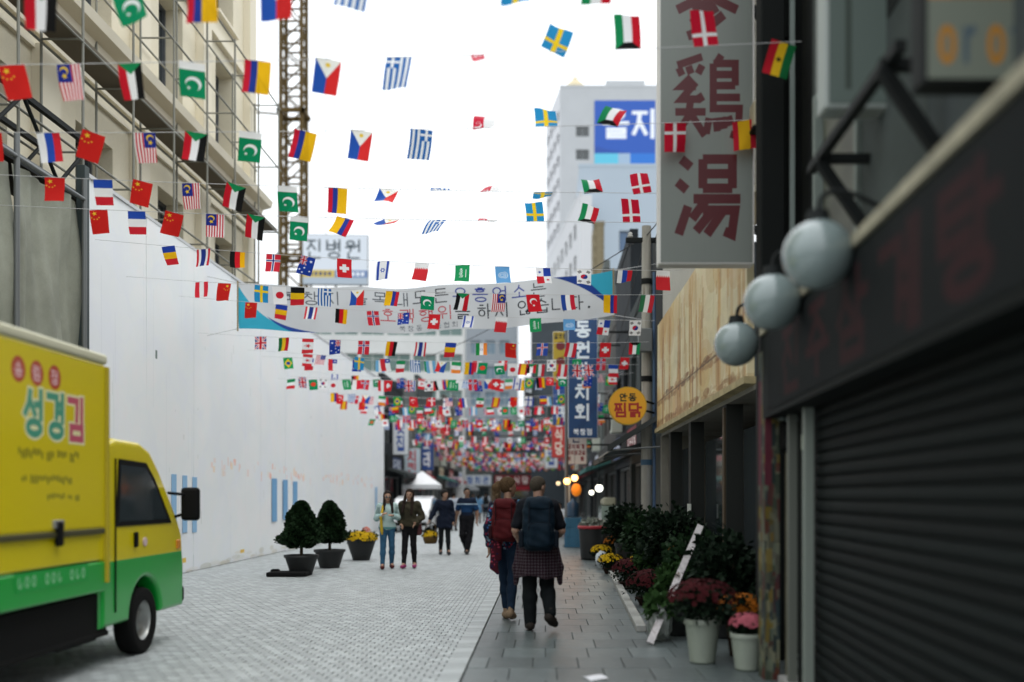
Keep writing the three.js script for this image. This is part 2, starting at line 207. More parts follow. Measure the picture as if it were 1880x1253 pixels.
// ---------------------------------------------------------------- white hoarding wall on the left
const WX = -7.4, WH = 6.75;
{
  const g = thing('hoarding_wall', 'tall smooth white construction hoarding with small blue posters', 'wall');
  const tex = canvasTex(2048, 512, (c, w, h) => { // 29.6 m x 6.75 m: stains, torn print, drips
    const q = rng(9); c.fillStyle = '#e4e7ec'; c.fillRect(0, 0, w, h);
    for (let i = 0; i < 2600; i++) { c.globalAlpha = 0.025; c.fillStyle = q() < 0.5 ? '#c9d0da' : '#f2f2f2'; const r = 5 + q() * 40; c.beginPath(); c.ellipse(q() * w, q() * h, r * (0.4 + q()), r, q() * 3, 0, 7); c.fill(); }
    c.globalAlpha = 1; const U = (D) => (D - 16) / 29.8 * w, Y = (H) => h - H / WH * h;
    for (let i = 0; i < 90; i++) { const D = 21.5 + q() * 21; c.globalAlpha = 0.55 * q() + 0.15; c.fillStyle = pick(['#f2b7a0', '#eec0b4', '#f0cda8', '#e9a894']); c.fillRect(U(D), Y(2.32 - (D - 21) * 0.004 + (q() - 0.5) * 0.35), 3 + q() * 12, 5 + q() * 12); }
    for (let i = 0; i < 60; i++) { c.globalAlpha = 0.25; c.fillStyle = '#9aa39a'; c.fillRect(q() * w, Y(q() * 6), 1.5 + q() * 2, 3 + q() * 18); }
    for (let i = 0; i < 140; i++) { c.globalAlpha = 0.3 * q(); c.fillStyle = pick(['#b9ae8c', '#a9a68f', '#c7b790']); const x = q() * w; c.beginPath(); c.ellipse(x, h - q() * q() * 22, 8 + q() * 22, 2 + q() * 5, 0, 0, 7); c.fill(); }
    c.globalAlpha = 0.9; c.fillStyle = '#e0b23c'; c.fillRect(U(24.2), Y(0.26), 22, 6); c.fillRect(U(20.3), Y(0.3), 16, 7); c.fillStyle = '#5b6b68'; c.fillRect(U(18.9), Y(4.35), 6, 12); c.globalAlpha = 0.5; c.fillRect(U(31.5), Y(4.1), 3, 6); c.fillRect(U(33), Y(3.6), 3, 6);
    for (let i = 0; i < 26; i++) { c.globalAlpha = 0.10; c.fillStyle = '#8d98a3'; const x = q() * w, y = q() * h * 0.7; c.fillRect(x, y, 1.5, 40 + q() * 160); }
  });
  const wm = M(null, 0.62, { map: tex });
  const n = 12, pw = 29.8 / n;
  for (let i = 0; i < n; i++) {
    const geo = box(0.06, WH, pw - 0.005); const uv = geo.attributes.uv, p = geo.attributes.position;
    for (let k = 0; k < p.count; k++) uv.setXY(k, (i + 0.5 - p.getZ(k) / pw) / n, p.getY(k) / WH + 0.5);
    const m = part(g, 'wall_panel', geo, wm); place(m, WX - 0.03 + rr(-0.006, 0.006), WH / 2, -(16 + pw * (i + 0.5)), 0, rr(-0.004, 0.004), rr(-0.003, 0.003));
  }
  // slack vertical fold where two sheets of cladding lap
  const blue = M([0.16, 0.36, 0.6], 0.6), blue2 = M([0.26, 0.46, 0.68], 0.6);
  for (const [px, D] of [[318, 0], [338, 0], [356, 0], [503, 0], [523, 0], [541, 0], [690, 0]]) {
    const D2 = -WX * F / (CX - px); const m = part(g, 'poster', box(0.006, 1.15 + rr(-0.05, 0.05), D2 > 24 ? 0.5 : 0.26), px % 2 ? blue : blue2); place(m, WX + 0.012, 1.42 + rr(-0.05, 0.05), -D2, rr(-0.01, 0.01));
  }
  const post = part(g, 'end_post', rbox(0.14, WH + 0.1, 0.16, 0.01, WX + 0.02, WH / 2 + 0.05, -15.9), M([0.03, 0.045, 0.045], 0.6));
  part(g, 'top_rail', box(0.1, 0.06, 29.8, WX - 0.03, WH + 0.031, -30.9), M([0.55, 0.56, 0.57], 0.6));
}
{ // grey tarpaulin screen nearer than the hoarding
  const g = thing('tarpaulin_screen', 'creased grey tarpaulin screen on the end of the hoarding', 'screen', [0, 0, 0]);
  const tm = M(null, 0.7, { map: mottle(256, [0.27, 0.28, 0.23], 0.35, 111, 2.5), side: THREE.DoubleSide });
  for (let i = 0; i < 4; i++) {
    const geo = new THREE.PlaneGeometry(2.0, 6.2, 40, 60), p = geo.attributes.position;
    for (let k = 0; k < p.count; k++) { const x = p.getX(k), y = p.getY(k); p.setZ(k, 0.05 * Math.sin(x * 6 + i + Math.sin(y * 1.3) * 1.2) + 0.035 * Math.sin(y * 2.1 + x * 3 + i * 2) + 0.02 * Math.sin(x * 17 + y * 2)); }
    geo.computeVertexNormals(); metreUV(geo); const m = part(g, 'sheet', geo, tm); place(m, WX, 3.12, -(14.85 - i * 2.02), 0, Math.PI / 2, 0);
  }
  for (let i = 0; i < 5; i++) part(g, 'post', cyl(0.04, 0.04, 6.6, 10, WX + 0.1, 3.3, -(15.78 - i * 2.02)), mats.greySteel);
  part(g, 'top_rail', bar(V(WX + 0.1, 6.28, -15.8), V(WX + 0.1, 6.28, -7.7), 0.035), mats.greySteel);
}
{ // lattice gantry above the screen
  const g = thing('scaffold_gantry', 'dark steel lattice gantry above the grey tarpaulin screen', 'gantry');
  const y0 = 6.4, y1 = 7.35;
  for (const x of [WX - 0.1, WX - 0.9]) { part(g, 'chord', beam(V(x, y0, -8), V(x, y0, -16.4), 0.09, 0.09), mats.greySteel); part(g, 'chord', beam(V(x, y1, -8), V(x, y1, -16.4), 0.08, 0.08), mats.darkSteel);
    for (let i = 0; i < 8; i++) part(g, 'brace', bar(V(x, i % 2 ? y0 : y1, -(8 + i * 1.05)), V(x, i % 2 ? y1 : y0, -(9.05 + i * 1.05)), 0.03), mats.darkSteel); }
  for (let i = 0; i < 9; i++) part(g, 'cross_tie', bar(V(WX - 0.1, y0, -(8 + i * 1.05)), V(WX - 0.9, y0, -(8 + i * 1.05)), 0.025), mats.darkSteel);
  part(g, 'deck', box(0.9, 0.05, 8.4, WX - 0.5, y0 - 0.08, -12.2), mats.darkSteel);
}

// ---------------------------------------------------------------- buildings
// local frame: facade in x (along) and y (up), facing +z, body behind it
function building(name, label, pos, ry, W, H, depth, wallM, o = {}) {
  const g = thing(name, label, 'building', pos, ry, o.group);
  const t = o.t ?? 0.3, s = shapeOf([[0, 0], [W, 0], [W, H], [0, H]]);
  for (const [u, v, w, h] of o.win ?? []) s.holes.push(new THREE.Path([[u, v], [u, v + h], [u + w, v + h], [u + w, v]].map(([a, b]) => new THREE.Vector2(a, b))));
  part(g, 'wall', metreUV(extrude(s, t).translate(0, 0, -t)), wallM);
  part(g, 'body', box(W, H - 0.02, depth - t, W / 2, (H - 0.02) / 2, -t - (depth - t) / 2 - 0.003), o.bodyM ?? wallM);
  const fm = o.frameM ?? mats.greySteel, gm = o.glassM ?? mats.glass;
  for (const [u, v, w, h, k] of o.win ?? []) {
    const pane = part(g, 'window', box(w - 0.01, h - 0.01, 0.03, u + w / 2, v + h / 2, -t + 0.06), gm);
    if (o.lod !== 0) { const f = 0.06; part(pane, 'frame', merge([box(w - 0.004, f, 0.08, u + w / 2, v + f / 2 + 0.002, -t + 0.1), box(w - 0.004, f, 0.08, u + w / 2, v + h - f / 2 - 0.002, -t + 0.1), box(f, h - 2 * f - 0.01, 0.08, u + f / 2 + 0.002, v + h / 2, -t + 0.1), box(f, h - 2 * f - 0.01, 0.08, u + w - f / 2 - 0.002, v + h / 2, -t + 0.1), box(0.05, h - 2 * f - 0.01, 0.06, u + w / 2, v + h / 2, -t + 0.11)]), fm); }
    if (k === 'sill') part(pane, 'sill', box(w + 0.2, 0.08, 0.14, u + w / 2, v - 0.045, 0.075), o.trimM ?? wallM);
  }
  if (o.parapet !== 0) part(g, 'parapet', box(W + 0.1, 0.35, 0.25, W / 2, H + 0.18, -0.1), o.trimM ?? wallM);
  for (const [y, h2, d2] of o.bands ?? []) part(g, 'band', box(W + 0.04, h2, d2, W / 2, y, d2 / 2 + 0.003), o.trimM ?? wallM);
  return g;
}
const grid = (W, floors, cols, v0, fh, ww, wh, u0 = null, tag) => { const o = [], st = W / cols; for (let f = 0; f < floors; f++) for (let c = 0; c < cols; c++) o.push([u0 ?? 0 + c * st + (st - ww) / 2, v0 + f * fh, ww, wh, tag]); return o; };

{ // beige facade behind the hoarding
  const wm = M(null, 0.85, { map: mottle(256, [0.74, 0.68, 0.53], 0.08, 121, 3), bumpMap: bumpFine, bumpScale: 0.004 });
  const trim = M([0.76, 0.7, 0.56], 0.8);
  const W = 21.6, x0 = -8.75, win = [];
  const cs = [19.35, 23.3, 27.2, 15.4, 11.5];             // window axes as distances
  for (const D of cs) { const u = D - 8.1; for (const v of [10.7, 14.5, 18.3]) win.push([u - 0.75, v, 1.5, 2.6, 'sill']); win.push([u - 0.8, 6.9, 1.6, 1.7, 'sill']); win.push([u - 0.8, 2.6, 1.6, 2.4]); }
  const g = building('beige_building', 'beige rendered building with tall windows behind the white hoarding', [x0, 0, -8.1], Math.PI / 2, W, 23, 12, wm, { win, t: 0.55, trimM: trim, frameM: M([0.1, 0.11, 0.12], 0.5), bodyM: wm });
  // deep cornice
  part(g, 'cornice', extrude(shapeOf([[0, 0], [0.25, 0], [0.3, 0.18], [0.55, 0.25], [0.6, 0.42], [0, 0.42]]), W + 0.3).rotateY(-Math.PI / 2).translate(W + 0.15, 9.95, 0.003), trim);
  for (const y of [13.75, 17.55]) part(g, 'band', box(W + 0.05, 0.22, 0.14, W / 2, y, 0.073), trim);
  for (const y of [9.55, 9.25, 5.9, 6.2]) part(g, 'band', box(W + 0.05, 0.07, 0.07, W / 2, y, 0.038), trim);
  for (const D of [17.3, 21.3, 25.25, 29.2, 13.4, 9.6]) { const u = D - 8.1; part(g, 'pilaster', box(0.62, 8.8, 0.2, u, 14.85, 0.103), trim); part(g, 'pilaster', box(0.7, 3.1, 0.16, u, 7.75, 0.083), trim); }
  for (const y of [10.45]) for (const D of cs) part(g, 'apron_panel', box(1.7, 0.12, 0.1, D - 8.1, y, 0.053), trim);
}
{ // pipe scaffolding in front of the beige facade
  const g = thing('scaffolding', 'thin galvanised pipe scaffolding against the beige building', 'scaffolding');
  const pm = M([0.2, 0.2, 0.17], 0.6);
  for (let i = 0; i < 9; i++) { const D = 12.6 + i * 2.05; for (const x of [-7.75, -8.45]) part(g, 'upright', cyl(0.024, 0.024, 13, 8, x, 6.5, -D), pm); }
  for (const y of [7.3, 9.2, 11.1, 12.9]) { for (const x of [-7.75, -8.45]) part(g, 'ledger', bar(V(x, y, -12.4), V(x, y, -29.2), 0.022), pm); for (let i = 0; i < 9; i++) part(g, 'transom', bar(V(-7.75, y + 0.05, -(12.6 + i * 2.05)), V(-8.45, y + 0.05, -(12.6 + i * 2.05)), 0.02), pm); }
  for (const y of [9.25]) part(g, 'walk_board', box(0.55, 0.05, 16.6, -8.1, y + 0.09, -20.8), M([0.13, 0.11, 0.08], 0.8));
}
{ // tower crane mast
  const g = thing('tower_crane_mast', 'tall ochre lattice mast of a tower crane beyond the beige building', 'crane', [(539 - CX) / F * 90, 0, -90]);
  const cm = M([0.1, 0.065, 0.02], 0.7), h = 62, s = 0.93;
  for (const x of [-s, s]) for (const z of [-s, s]) part(g, 'corner_post', box(0.3, h, 0.3, x, h / 2, z), cm);
  const ring = merge([box(2 * s - 0.3, 0.16, 0.16, 0, 0, s), box(2 * s - 0.3, 0.16, 0.16, 0, 0, -s), box(0.16, 0.16, 2 * s - 0.3, s, 0, 0), box(0.16, 0.16, 2 * s - 0.3, -s, 0, 0)]);
  const k = (a, b) => beam(a, b, 0.13, 0.13), zig = (f) => merge([k(V(-s * f, 0.1, s), V(s * f, 1.9, s)), k(V(-s * f, 0.1, -s), V(s * f, 1.9, -s)), k(V(s, 0.1, -s * f), V(s, 1.9, s * f)), k(V(-s, 0.1, -s * f), V(-s, 1.9, s * f))]);
  const z0 = zig(1), z1 = zig(-1);
  for (let i = 0; i < 31; i++) { place(part(g, 'ring_brace', ring, cm), 0, i * 2, 0); place(part(g, 'diagonal_brace', i % 2 ? z0 : z1, cm), 0, i * 2, 0); }
  for (const y of [36, 23]) part(g, 'tie_collar', merge([box(2.5, 0.35, 0.3, 0, y, 1.1), box(2.5, 0.35, 0.3, 0, y, -1.1), box(0.3, 0.35, 2.5, 1.1, y, 0), box(0.3, 0.35, 2.5, -1.1, y, 0)]), cm);
  part(g, 'wall_tie', bar(V(-1.1, 36, 0), V(-9, 36, 2), 0.09), cm);
}
{ const g = thing('crane_rope', 'thin steel hoist rope hanging beside the crane mast', 'rope', [(598 - CX) / F * 88, 0, -88]); part(g, 'rope', cyl(0.035, 0.035, 62, 6, 0, 31, 0), M([0.3, 0.3, 0.3], 0.5)); part(g, 'hook_block', rbox(0.5, 0.9, 0.35, 0.08, 0, 0.5, 0), M([0.4, 0.25, 0.03], 0.6)); }

function signPanel(parent, w, h, tex, x, y, z, o = {}) { // a printed face
  const m = part(parent, 'face', new THREE.PlaneGeometry(w, h), o.mat ?? M(null, o.rough ?? 0.5, { map: tex })); place(m, x, y, z, 0, o.ry ?? 0, 0); return m;
}
function signBox(name, label, c, w, h, d, tex, ry = 0, o = {}) { // c: centre; two printed faces, rim
  const g = thing(name, label, 'sign', [c.x, c.y, c.z], ry);
  const rim = o.rim ?? mats.greySteel; part(g, 'case', rbox(w, h, d, o.r ?? 0.02), rim);
  const e = o.edge ?? 0.03; const fm = M(null, 0.45, { map: tex });
  signPanel(g, w - 2 * e, h - 2 * e, tex, 0, 0, d / 2 + 0.004, { mat: fm }); if (!o.single) signPanel(g, w - 2 * e, h - 2 * e, tex, 0, 0, -d / 2 - 0.004, { mat: fm, ry: Math.PI });
  return g;
}

{ // hospital block with roof sign
  const wm = M(null, 0.8, { map: mottle(256, [0.62, 0.63, 0.62], 0.08, 131, 6) });
  const win = []; for (let f = 0; f < 5; f++) for (let c = 0; c < 6; c++) win.push([0.4 + c * 2.15, 2.8 + f * 3.0, 1.95, 1.5]);
  const D = 82, X0 = (556 - CX) / F * D; const H = 17.2;
  const g = building('clinic_building', 'white block with green ribbon windows under a rooftop name sign', [X0, 0, -D], 0.06, 13.2, H, 10, wm, { win, glassM: M([0.13, 0.2, 0.19], 0.1), frameM: M([0.5, 0.52, 0.5], 0.5), t: 0.25 });
  const tex = canvasTex(512, 400, (c, w, h) => { c.fillStyle = '#d6dde6'; c.fillRect(0, 0, w, h); hangul(c, '진병원', 30, 40, 120, 150, 34, '#3d4a52', 15); c.fillStyle = '#cdb45a'; c.fillRect(0, 285, 250, 60); c.fillStyle = '#6f86b0'; c.fillRect(250, 285, w, 60); c.fillStyle = '#31426e'; for (let i = 0; i < 6; i++) c.fillRect(20 + i * 36, 300, 22, 30); c.fillStyle = '#e8ecf2'; for (let i = 0; i < 6; i++) c.fillRect(270 + i * 38, 300, 24, 30); c.fillStyle = '#aab6c2'; c.fillRect(0, 345, w, 55); });
  const s = signBox('rooftop_sign', 'large pale rooftop sign with dark lettering beside the crane mast', at(616, 478, 81), 5.3, 4.1, 0.4, tex, 0.06, { edge: 0.05 });
  for (const x of [-2, 0, 2]) part(s, 'leg', box(0.15, 1.3, 0.15, x, -2.6, -0.1), mats.greySteel);
}
{ // grey office block in the middle
  const D = 128, W = 10.2, H = 27.5, win = []; for (let f = 0; f < 7; f++) for (let c = 0; c < 5; c++) win.push([0.7 + c * 1.85, 3.2 + f * 3.3, 1.35, 1.75]);
  building('office_block', 'blue grey office block with a grid of square windows far down the street', [(801 - CX) / F * D, 0, -D], 0, W, H, 12, M([0.3, 0.33, 0.36], 0.8), { win, t: 0.3, glassM: M([0.16, 0.24, 0.3], 0.12), frameM: M([0.4, 0.42, 0.44], 0.5) });
}
{ // pale narrow block between them
  const D = 140; const g = building('narrow_tower', 'narrow cream coloured block beside the grey office block', [(780 - CX) / F * D, 0, -D], 0, 1.7, 24, 9, M([0.62, 0.6, 0.55], 0.8), { win: [[0.4, 8, 0.9, 1.4], [0.4, 12, 0.9, 1.4], [0.4, 16, 0.9, 1.4]], glassM: M([0.3, 0.34, 0.36], 0.2) });
}
{ // dark block at the bend of the street
  const D = 86, X0 = (975 - CX) / F * D; const g = building('dark_building', 'dark navy building with tall white letters at the bend of the street', [X0, 0, -D], 0, 5.4, 16.6, 9, M(null, 0.6, { map: mottle(128, [0.028, 0.04, 0.05], 0.3, 141, 4) }), { win: [[0.6, 11.8, 1.5, 2.2], [2.9, 11.8, 1.5, 2.2], [0.6, 8, 1.5, 2.2], [2.9, 8, 1.5, 2.2]], glassM: M([0.03, 0.045, 0.055], 0.1) });
  part(g, 'roof_rail', merge([box(5.4, 0.05, 0.05, 2.7, 17.6, -0.1), ...[0, 1, 2, 3, 4, 5].map((i) => box(0.05, 1.1, 0.05, 0.1 + i * 1.04, 17.05, -0.1))]), mats.greySteel);
  const tex = canvasTex(64, 512, (c, w, h) => { c.fillStyle = '#0c1216'; c.fillRect(0, 0, w, h); c.fillStyle = '#dfe6ea'; c.font = 'bold 58px sans-serif'; c.save(); c.translate(12, 6); c.rotate(Math.PI / 2); c.fillText('ART', 0, 0); c.restore(); c.fillRect(14, 170, 34, 8); c.fillRect(14, 200, 34, 8); hangul(c, '너', 12, 230, 40, 46, 8, '#dfe6ea', 7, true); });
  signBox('letter_sign', 'tall black blade sign with white letters on the dark building', V((970 - CX) / F * 85.6, 8.6, -85.6), 0.75, 6.2, 0.3, tex, 0, { rim: mats.black, edge: 0.02 });
}
{ // tall white slab with the blue advertisement
  const wm = M(null, 0.8, { map: mottle(256, [0.5, 0.52, 0.54], 0.06, 151, 8) }), D = 150, sx = (1028 - CX) / F * D, W = 15.5, H = 63;
  const win = []; for (const y of [55.6, 52.1, 45, 41.5, 34.5, 31]) win.push([2.4, y, 2.0, 1.55]);
  const g = building('white_tower', 'tall white tower block carrying a blue advertisement', [sx, 0, -D], 0, W, H, 0.6, wm, { win, frameM: M([0.25, 0.27, 0.28], 0.5) });
  // left flank, turned away; lit side painted in as a lighter white
  const dx = 2.03, dz = 14, L = Math.hypot(dx, dz), a = Math.atan2(dz, -dx), wing = new THREE.Group();
  const s = shapeOf([[0, 0], [L, 0], [L, H], [0, H]]); const wins = []; for (let f = 0; f < 17; f++) for (let c = 0; c < 4; c++) wins.push([0.9 + c * 3.4, 4 + f * 3.4, 2.2, 1.6]);
  for (const [u, v, w, h] of wins) s.holes.push(new THREE.Path([[u, v], [u, v + h], [u + w, v + h], [u + w, v]].map(([p, q]) => new THREE.Vector2(p, q))));
  const ry = -Math.PI + a; // local +x from the far end to the near corner
  const side = part(g, 'side_wall', metreUV(extrude(s, 0.3).translate(0, 0, -0.3)), M([0.66, 0.67, 0.7], 0.8)); place(side, -dx, 0, -dz, 0, -(Math.PI / 2 - Math.atan2(dx, dz)), 0);
  for (const [u, v, w, h] of wins) part(side, 'window', box(w - 0.01, h - 0.01, 0.05, u + w / 2, v + h / 2, -0.2), mats.glass);
  part(g, 'core', box(W - 0.4, H - 0.3, 13, W / 2 + 0.2, (H - 0.3) / 2, -7.2), wm);
  const dome = part(g, 'roof_dome', lathe([[1.9, 0], [1.9, 0.5], [1.6, 0.55], [1.6, 0.9], [1.3, 1.5], [0.7, 2.0], [0.5, 2.1], [0.45, 2.5], [0.12, 2.7], [0.06, 3.4], [0.001, 3.5]]), M([0.55, 0.48, 0.33], 0.7)); place(dome, 2.4, H + 0.1, -3);
  part(g, 'roof_house', box(6, 1.6, 5, 10, H + 0.9, -4), wm);
  const tex = canvasTex(512, 620, (c, w, h) => { c.fillStyle = '#1d55b4'; c.fillRect(0, 0, w, h); c.fillStyle = '#1a4ba4'; c.beginPath(); c.moveTo(0, 430); c.lineTo(140, 470); c.lineTo(300, 500); c.lineTo(0, 500); c.fill(); hangul(c, '을지', 80, 90, 200, 260, 40, '#eef2f8', 34); c.fillStyle = '#5cc0dd'; c.fillRect(0, 500, 200, 120); c.fillStyle = '#9db6cf'; c.fillRect(200, 500, 100, 120); c.fillStyle = '#1f73cf'; c.fillRect(300, 500, 212, 120); });
  const ad = signPanel(g, 9.2, 9.9, tex, (1151 - 1028) / F * D - 0.3, 1.6 + (909 - 245) / F * D, 0.06); ad.name = 'advertisement';
}
{ // pale blue block in front of it and white wing
  const D = 104, x0 = (1063 - CX) / F * D;
  building('pale_blue_block', 'plain pale blue block in front of the tall white tower', [x0, 0, -D], 0, 9, 1.6 + 602 / F * D, 8, M([0.42, 0.49, 0.56], 0.8), { win: [[4.2, 27, 1.7, 2.2], [4.2, 19, 1.7, 2.2]], glassM: M([0.08, 0.14, 0.24], 0.1) });
  const W = 26, H = 32.4, win = []; for (let f = 0; f < 8; f++) for (let c = 0; c < 7; c++) win.push([1.2 + c * 3.5, 5.5 + f * 3.3, 1.7, 1.7]);
  const dx = 3.3, L = 29, g = building('white_wing', 'white office wing with rows of small windows seen at a slant', [(1066 - CX) / F * 102 - dx, 0, -102 - L + 0.2], -(Math.PI / 2 - Math.atan2(dx, L)), L, H, 1.2, M([0.62, 0.63, 0.65], 0.8), { win: win.map(([a, b, c2, d]) => [a + 2, b, c2, d]) });
  building('brick_stairwell', 'narrow mottled brown stair tower beside the pale blue block', [(1090 - CX) / F * 90, 0, -90], 0, 0.95, 26, 4, M(null, 0.9, { map: mottle(128, [0.2, 0.17, 0.11], 0.5, 161, 1) }), { win: [[0.25, 14, 0.45, 1.2], [0.25, 20, 0.45, 1.2]] });
}
// ---------------------------------------------------------------- shops at both sides and at the end of the street
const plasters = [[0.05, 0.06, 0.06], [0.13, 0.145, 0.14], [0.022, 0.026, 0.03], [0.22, 0.22, 0.2], [0.075, 0.072, 0.068]].map((c, i) => M(null, 0.85, { map: mottle(128, c, 0.35, 171 + i, 3), bumpMap: bumpFine, bumpScale: 0.003 }));
const adTex = [0, 1, 2, 3, 4, 5].map((i) => canvasTex(128, 192, (c, w, h) => {
  const bg = ['#d9dde0', '#2a4f8f', '#c9403a', '#e6d9c2', '#1f2a2c', '#c7d6de'][i], fg = ['#2d4f9a', '#e9eef2', '#f3ead9', '#a33a2c', '#dfe5e2', '#c23c46'][i];
  c.fillStyle = bg; c.fillRect(0, 0, w, h); hangul(c, ['횟집', '노래', '식당', '갈비', '호프', '치킨'][i], 30, 14, 68, 72, 14, fg, 11, true);
}));
const wideTex = [0, 1, 2, 3].map((i) => canvasTex(256, 64, (c, w, h) => { const bg = ['#7e1420', '#d6dde4', '#1c3f6e', '#d9cfae'][i], fg = ['#f1ece6', '#3a62a8', '#e8eef4', '#7a2b22'][i]; c.fillStyle = bg; c.fillRect(0, 0, w, h); hangul(c, ['장수식당', '북창회관', '대구탕집', '한우마을'][i], 14, 12, 42, 40, 18, fg, 7); }));
function shop(kind, label, side, X, D, len, h, o = {}) { // one terraced building; side -1 left, 1 right
  const win = [], n = Math.max(1, Math.round(len / 2.6)); const floors = Math.floor((h - 3.4) / 3);
  for (let f = 0; f < floors; f++) for (let c = 0; c < n; c++) win.push([c * len / n + 0.45, 4.1 + f * 3, len / n - 0.9, 1.5]);
  win.push([0.35, 0.15, len - 0.7, 2.35]);
  const g = building(kind, label, side < 0 ? [X, 0, -D] : [X, 0, -D - len], side < 0 ? Math.PI / 2 : -Math.PI / 2, len, h, 6, o.wall ?? plasters[o.k ?? 0], { win, t: 0.28, frameM: o.frame ?? mats.greySteel, group: 'terraced shops along the street' });
  const fas = part(g, 'fascia', rbox(len - 0.2, 0.75, 0.18, 0.02, len / 2, 3.1, 0.095), mats.darkSteel); const fp = part(fas, 'lettering_panel', new THREE.PlaneGeometry(Math.min(len - 0.4, 2.8), 0.66), M(null, 0.5, { map: wideTex[(o.k ?? 0) % 4] })); fp.position.set(len / 2, 3.1, 0.19);
  if (o.awning) { const s = extrude(shapeOf([[0, 0], [1.1, -0.35], [1.1, -0.5], [0.02, -0.12]]), len - 0.4).rotateY(-Math.PI / 2).translate(len - 0.2, 2.95, 0.003); part(g, 'awning', s, o.awning); }
  if (o.ac) { const a = part(g, 'air_conditioner', rbox(0.8, 0.6, 0.35, 0.03, len * 0.6, 3.9, 0.26), mats.plasticWhite); part(a, 'fan_grille', cyl(0.22, 0.22, 0.02, 20).rotateX(Math.PI / 2).translate(len * 0.6, 3.9, 0.445), mats.dark); }
  return g;
}
const red = M([0.28, 0.02, 0.03], 0.7), teal = M([0.05, 0.14, 0.13], 0.7), dkAwn = M([0.03, 0.035, 0.035], 0.75);
{ // left terrace beyond the hoarding
  let D = 46.2; const spec = [[6.2, 6.9, 2, 1, dkAwn], [5.2, 7.4, 1, 1, red], [7.4, 8.2, 0, 0, null], [5.8, 7.0, 3, 1, teal], [6.6, 8.4, 4, 1, red], [7, 9, 1, 0, null]];
  const lab = ['dark terraced shop right behind the end of the white hoarding', 'grey terraced shop with a red awning beyond the hoarding', 'charcoal terraced shop beyond the red awning', 'low pale terraced shop with a teal awning', 'brown terraced shop with a red awning far down the street', 'grey terraced shop at the far left corner of the street'];
  spec.forEach(([l, h, k, ac, aw], i) => { shop('left_terrace_shop'.replace('left_', ''), lab[i], -1, WX - 0.1 + 0.015 * (D - 46), D, l - 0.02, h, { k, ac, awning: aw ?? undefined }); D += l; });
}
{ // right terrace beyond the rusty fascia
  let D = 24.4; const spec = [[5.4, 6.6, 0, 1, dkAwn], [6.2, 9.2, 2, 1, null], [7.5, 7.8, 4, 0, teal], [6.3, 11.5, 1, 1, dkAwn], [8, 9.4, 2, 0, red], [9, 12.5, 0, 1, null], [12, 10.5, 4, 0, red], [7, 8.4, 3, 1, null]];
  const lab = ['dark shop with a sloping awning behind the round yellow sign', 'dark shop behind the tall blue sign', 'brown shop with a teal awning past the blue sign', 'grey shop with a dark awning past the lit lamps', 'dark shop with a red awning on the shop side', 'charcoal shop far down the shop side', 'brown shop with a red awning far down the shop side', 'pale shop at the far end of the shop side'];
  spec.forEach(([l, h, k, ac, aw], i) => { shop('terrace_shop', lab[i], 1, 2.55 + 0.004 * (D - 24), D, l - 0.02, h, { k, ac, awning: aw ?? undefined }); D += l; });
}
{ // shops closing the view
  const D = 92; let x = -8.2; const spec = [[3.4, 7.2, 1, 'grey corner shop with a wide pale sign closing the street', null], [3.7, 6.2, 0, 'dark restaurant with a dark red sign closing the street', red], [2.9, 5.6, 3, 'small pale shop beside the dark red restaurant', red], [3.4, 9, 2, 'black corner shop closing the shop side', null]];
  for (const [l, h, k, lab, aw] of spec) { const g = building('end_shop', lab, [x, 0, -D], 0, l - 0.02, h, 6, plasters[k], { win: [[0.3, 0.15, l - 0.6, 2.2], [0.5, 4, l - 1, 1.2]], t: 0.25 }); const s = part(g, 'sign_panel', new THREE.PlaneGeometry(l - 0.3, 0.95), M(null, 0.5, { map: wideTex[k === 0 ? 0 : k === 1 ? 1 : k === 3 ? 3 : 2] })); s.position.set(l / 2, 2.95, 0.02); if (aw) part(g, 'awning', extrude(shapeOf([[0, 0], [0.9, -0.3], [0.9, -0.42], [0.02, -0.1]]), l - 0.5).rotateY(-Math.PI / 2).translate(l - 0.25, 2.4, 0.003), aw); x += l; }
  const roof = thing('gable_roof', 'grey gabled metal roof over the shops closing the street', 'roof', [-2.7, 7.25, -95]);
  part(roof, 'roof_slope', extrude(shapeOf([[-2.6, 0], [0, 1.9], [2.6, 0], [2.6, -0.15], [-2.6, -0.15]]), 3.2).translate(0, 0, -1.2), M([0.3, 0.33, 0.34], 0.6));
  part(roof, 'gable_post', merge([box(0.2, 7.2, 0.2, -2.2, -3.75, -0.6), box(0.2, 7.2, 0.2, 2.2, -3.75, -0.6)]), mats.darkSteel);
}
{ // small hanging signs on both terraces
  const list = [[736, 800, 48, .8, 1.9, 0, 'white'], [722, 770, 50, .7, 1.6, 4, 'black'], [757, 850, 52, .9, 1.5, 5, 'pale blue'], [784, 830, 58, .8, 2.2, 1, 'blue'], [803, 790, 66, 1, 2.6, 2, 'red'], [832, 886, 72, 1.5, 0.8, 0, 'small white'], [790, 780, 62, .8, 2, 3, 'cream'],
    [1018, 780, 52, .8, 2, 4, 'narrow black'], [1026, 812, 46, .7, 1.5, 2, 'narrow red'], [1012, 830, 66, .9, 2.2, 0, 'narrow white'], [1030, 745, 40, .7, 1.6, 1, 'narrow blue']];
  for (const [px, py, D, w, h, k, nm] of list) { const c = at(px, py, D); const side = px < 900 ? 'left terrace' : 'shop side'; const g = signBox('blade_sign', `${nm} blade sign projecting from the ${px < 900 ? 'terrace beyond the white hoarding' : 'shops past the tall blue sign'}`, c, w, h, 0.18, adTex[k], 0, { rim: mats.greySteel }); part(g, 'bracket', beam(V(0, h * 0.3, 0), V(px < 900 ? Math.min(-0.5, -7.3 - c.x) : Math.max(0.6, 2.5 - c.x), h * 0.3, 0), 0.06, 0.06), mats.darkSteel); }
}

